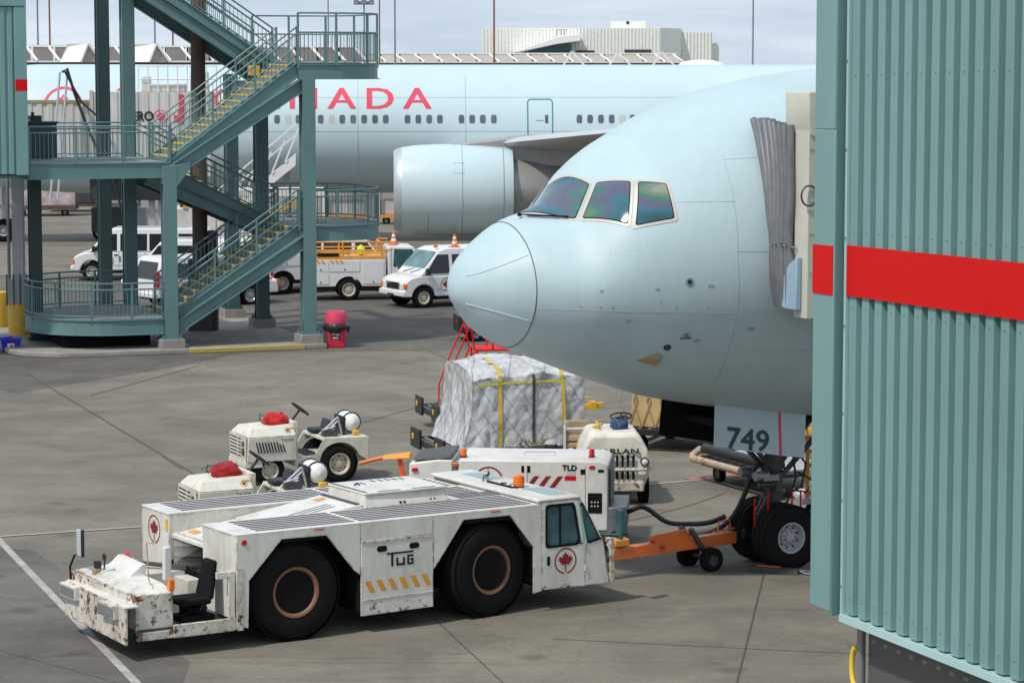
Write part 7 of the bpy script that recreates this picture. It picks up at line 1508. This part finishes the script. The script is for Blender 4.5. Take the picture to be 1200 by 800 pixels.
def gable(px, Y, wpx, hpx, ybase, dxl):
    s = 3200.0 / Y; P = lambda a, bq, dY=0: at(px + a, bq, Y + dY)
    A, Bq, T = P(0, ybase), P(wpx, ybase, .6), P(wpx * .36, ybase - hpx, .2); sh = Vector((-dxl / s, 1.2, 0))
    b = MB(); b.add([A, Bq, T, A + sh, Bq + sh, T + sh], [(0, 1, 2), (5, 4, 3), (0, 2, 5, 3), (2, 1, 4, 5), (1, 0, 3, 4)]); g_ = b.build('gable', m_rooft, TM)
    off = Vector((0, -.12, .04)); b = MB(); b.add([A + off, T + off, T + sh * .92 + off + Vector((0, 0, -.25)), A + sh + off], [(0, 1, 2, 3)]); b.build('gable_roof', m_roofw, g_, recalc=False)
    b = MB(); b.bar(T + off, Bq + off, .16, .16); b.bar(A + off, T + off, .12, .12); b.build('gable_trim', m_roofw, g_)
gable(95, 196, 24, 22, 73.5, 28); gable(175, 202, 24, 21.5, 73.5, 30)
for (x, Y) in ((663, 290), (717, 292), (768, 294)):
    s = 3200.0 / Y; b = MB(); b.bar(at(x - 3, 77, Y), at(x + 7, 60.5, Y), .20, .20); b.build('gable_trim', m_roofw, TM2); b = MB(); b.bar(at(x + 7, 60.5, Y), at(x + 22, 77, Y), .20, .20); b.build('gable_trim', m_roofw, TM2)
b = MB(); q = at(822, 76, 250); b.lathe([(2.2, 0), (1.9, .35), (1.0, .55), (.001, .6)], 24, 'z', (q.x, q.y, q.z - .15), close=False); b.build('roof_dome', m_roofw, TM, smooth=60)
HG = thing('hangar', 'big white ribbed metal hangar with an entrance canopy on the skyline', 'hangar', (0, 430, 0))
S4 = 3200 / 430.0; X4 = lambda px: (px - 600) / S4; Z4 = lambda py: 8.5 - (py - 76) / S4
b = MB(); b.prism([(X4(565), 0), (X4(773), 0), (X4(802), 9), (X4(802), 40), (X4(565), 40)], 'z', 0, Z4(33.5)); mbk = b.build('main_hall', m_hangar, HG)
b = MB(); b.box(X4(795), X4(838), 9.1, 40, 0, Z4(36.5)); b.box(X4(838), X4(848), 12, 35, 0, Z4(50)); b.build('side_hall', m_hangar, HG); b = MB(); b.box(X4(718), X4(757), 4, 12, Z4(33.5), Z4(25)); b.build('roof_house', m_hangar, HG)
b = MB(); b.cyl((X4(736), 3.9, Z4(27)), (X4(736), 4.1, Z4(27)), .25, 10); b.build('vent', m_black, HG)
b = MB()
for i in range(52): x = X4(565) + (X4(773) - X4(565)) * (i + .5) / 52; b.box(x - .07, x + .07, -.09, -.0, 0, Z4(34))
for i in range(10): x = X4(797) + (X4(838) - X4(797)) * (i + .5) / 10; b.box(x - .10, x + .10, 8.96, 9.1, 0, Z4(37))
tag(b.build('cladding_ribs', m_hangar, mbk), kind='stuff')
b = MB(); b.prism([(X4(600), Z4(62)), (X4(655), Z4(43)), (X4(679), Z4(41)), (X4(679), Z4(49)), (X4(650), Z4(53)), (X4(608), Z4(62))], 'y', -7, -.2); b.build('entrance_canopy', m_roofw, HG, bevel=.1)
b = MB(); b.prism([(X4(610), Z4(62.2)), (X4(668), Z4(62.2)), (X4(668), Z4(51.5)), (X4(650), Z4(53.5))], 'y', -4.5, -.3); b.build('entrance_glass', mat('dark_teal_glass', (.02, .09, .10), .1, var=.3), HG)
for (p0_, p1_, p2_) in ((675, 696, 59.5), (731, 762, 58.5)): b = MB(); b.box(X4(p0_), X4(p1_), -.3, .1, Z4(62), Z4(p2_)); b.build('dark_door_gap', m_dk, HG)
for x0, dxx in ((651, 0), (656, 0), (660, 0)): b = MB(); b.box(X4(x0), X4(x0) + .12, -6.6, -6.4, Z4(43.5), Z4(36.2)); b.build('sign_bar', m_grey, HG)
b = MB(); b.box(X4(651), X4(664), -6.6, -6.4, Z4(36.6), Z4(36)); b.build('sign_bar', m_grey, HG)
MG = 'tall masts on the skyline'
def mast(label, px, Y, ytop, m_, r=.075, head=False):
    p = at(px, 80, Y); zt = at(px, ytop, Y).z; t = thing('mast', label, 'mast', (p.x, p.y, 0), 0, MG); b = MB(); b.cyl((0, 0, 0), (0, 0, zt), r * 1.25, 8, r); b.build('shaft', m_, t, smooth=40)
    b = MB(); b.box(-r * 2, r * 2, -r * 2, r * 2, 0, .2); b.build('base_plate', m_grey, t)
    if head:
        b = MB(); b.box(-.9, .9, -.15, .15, zt - .6, zt - .3); b.build('cross_arm', m_grey, t)
        for x in (-.7, 0, .7): b = MB(); b.box(x - .22, x + .22, -.35, -.1, zt - .55, zt - .1); b.build('floodlight', m_grey, t)
for a in (('blue-grey mast nearest the left edge', 45, 240, -40, m_poleb), ('rusty brown mast right of the blue-grey left edge one', 59, 240, -40, m_poler), ('thin blue-grey mast seen between the stair girders', 182, 250, -30, m_poleb), ('rusty mast seen between the stair girders', 203, 250, -30, m_poler), ('slim mast rising behind the top landing railing', 385, 250, -30, m_poleb, .06), ('floodlight mast behind the top landing', 427, 250, -2, m_grey, .07, True), ('rusty mast just right of the floodlight mast', 445, 252, -30, m_poler, .06), ('blue-grey mast right of the top landing', 463, 250, -30, m_poleb), ('rusty red mast in front of the hangar', 579, 230, -40, m_poler), ('lone grey mast right of the hangar', 882, 260, -30, m_poleb)):
    mast(*a)
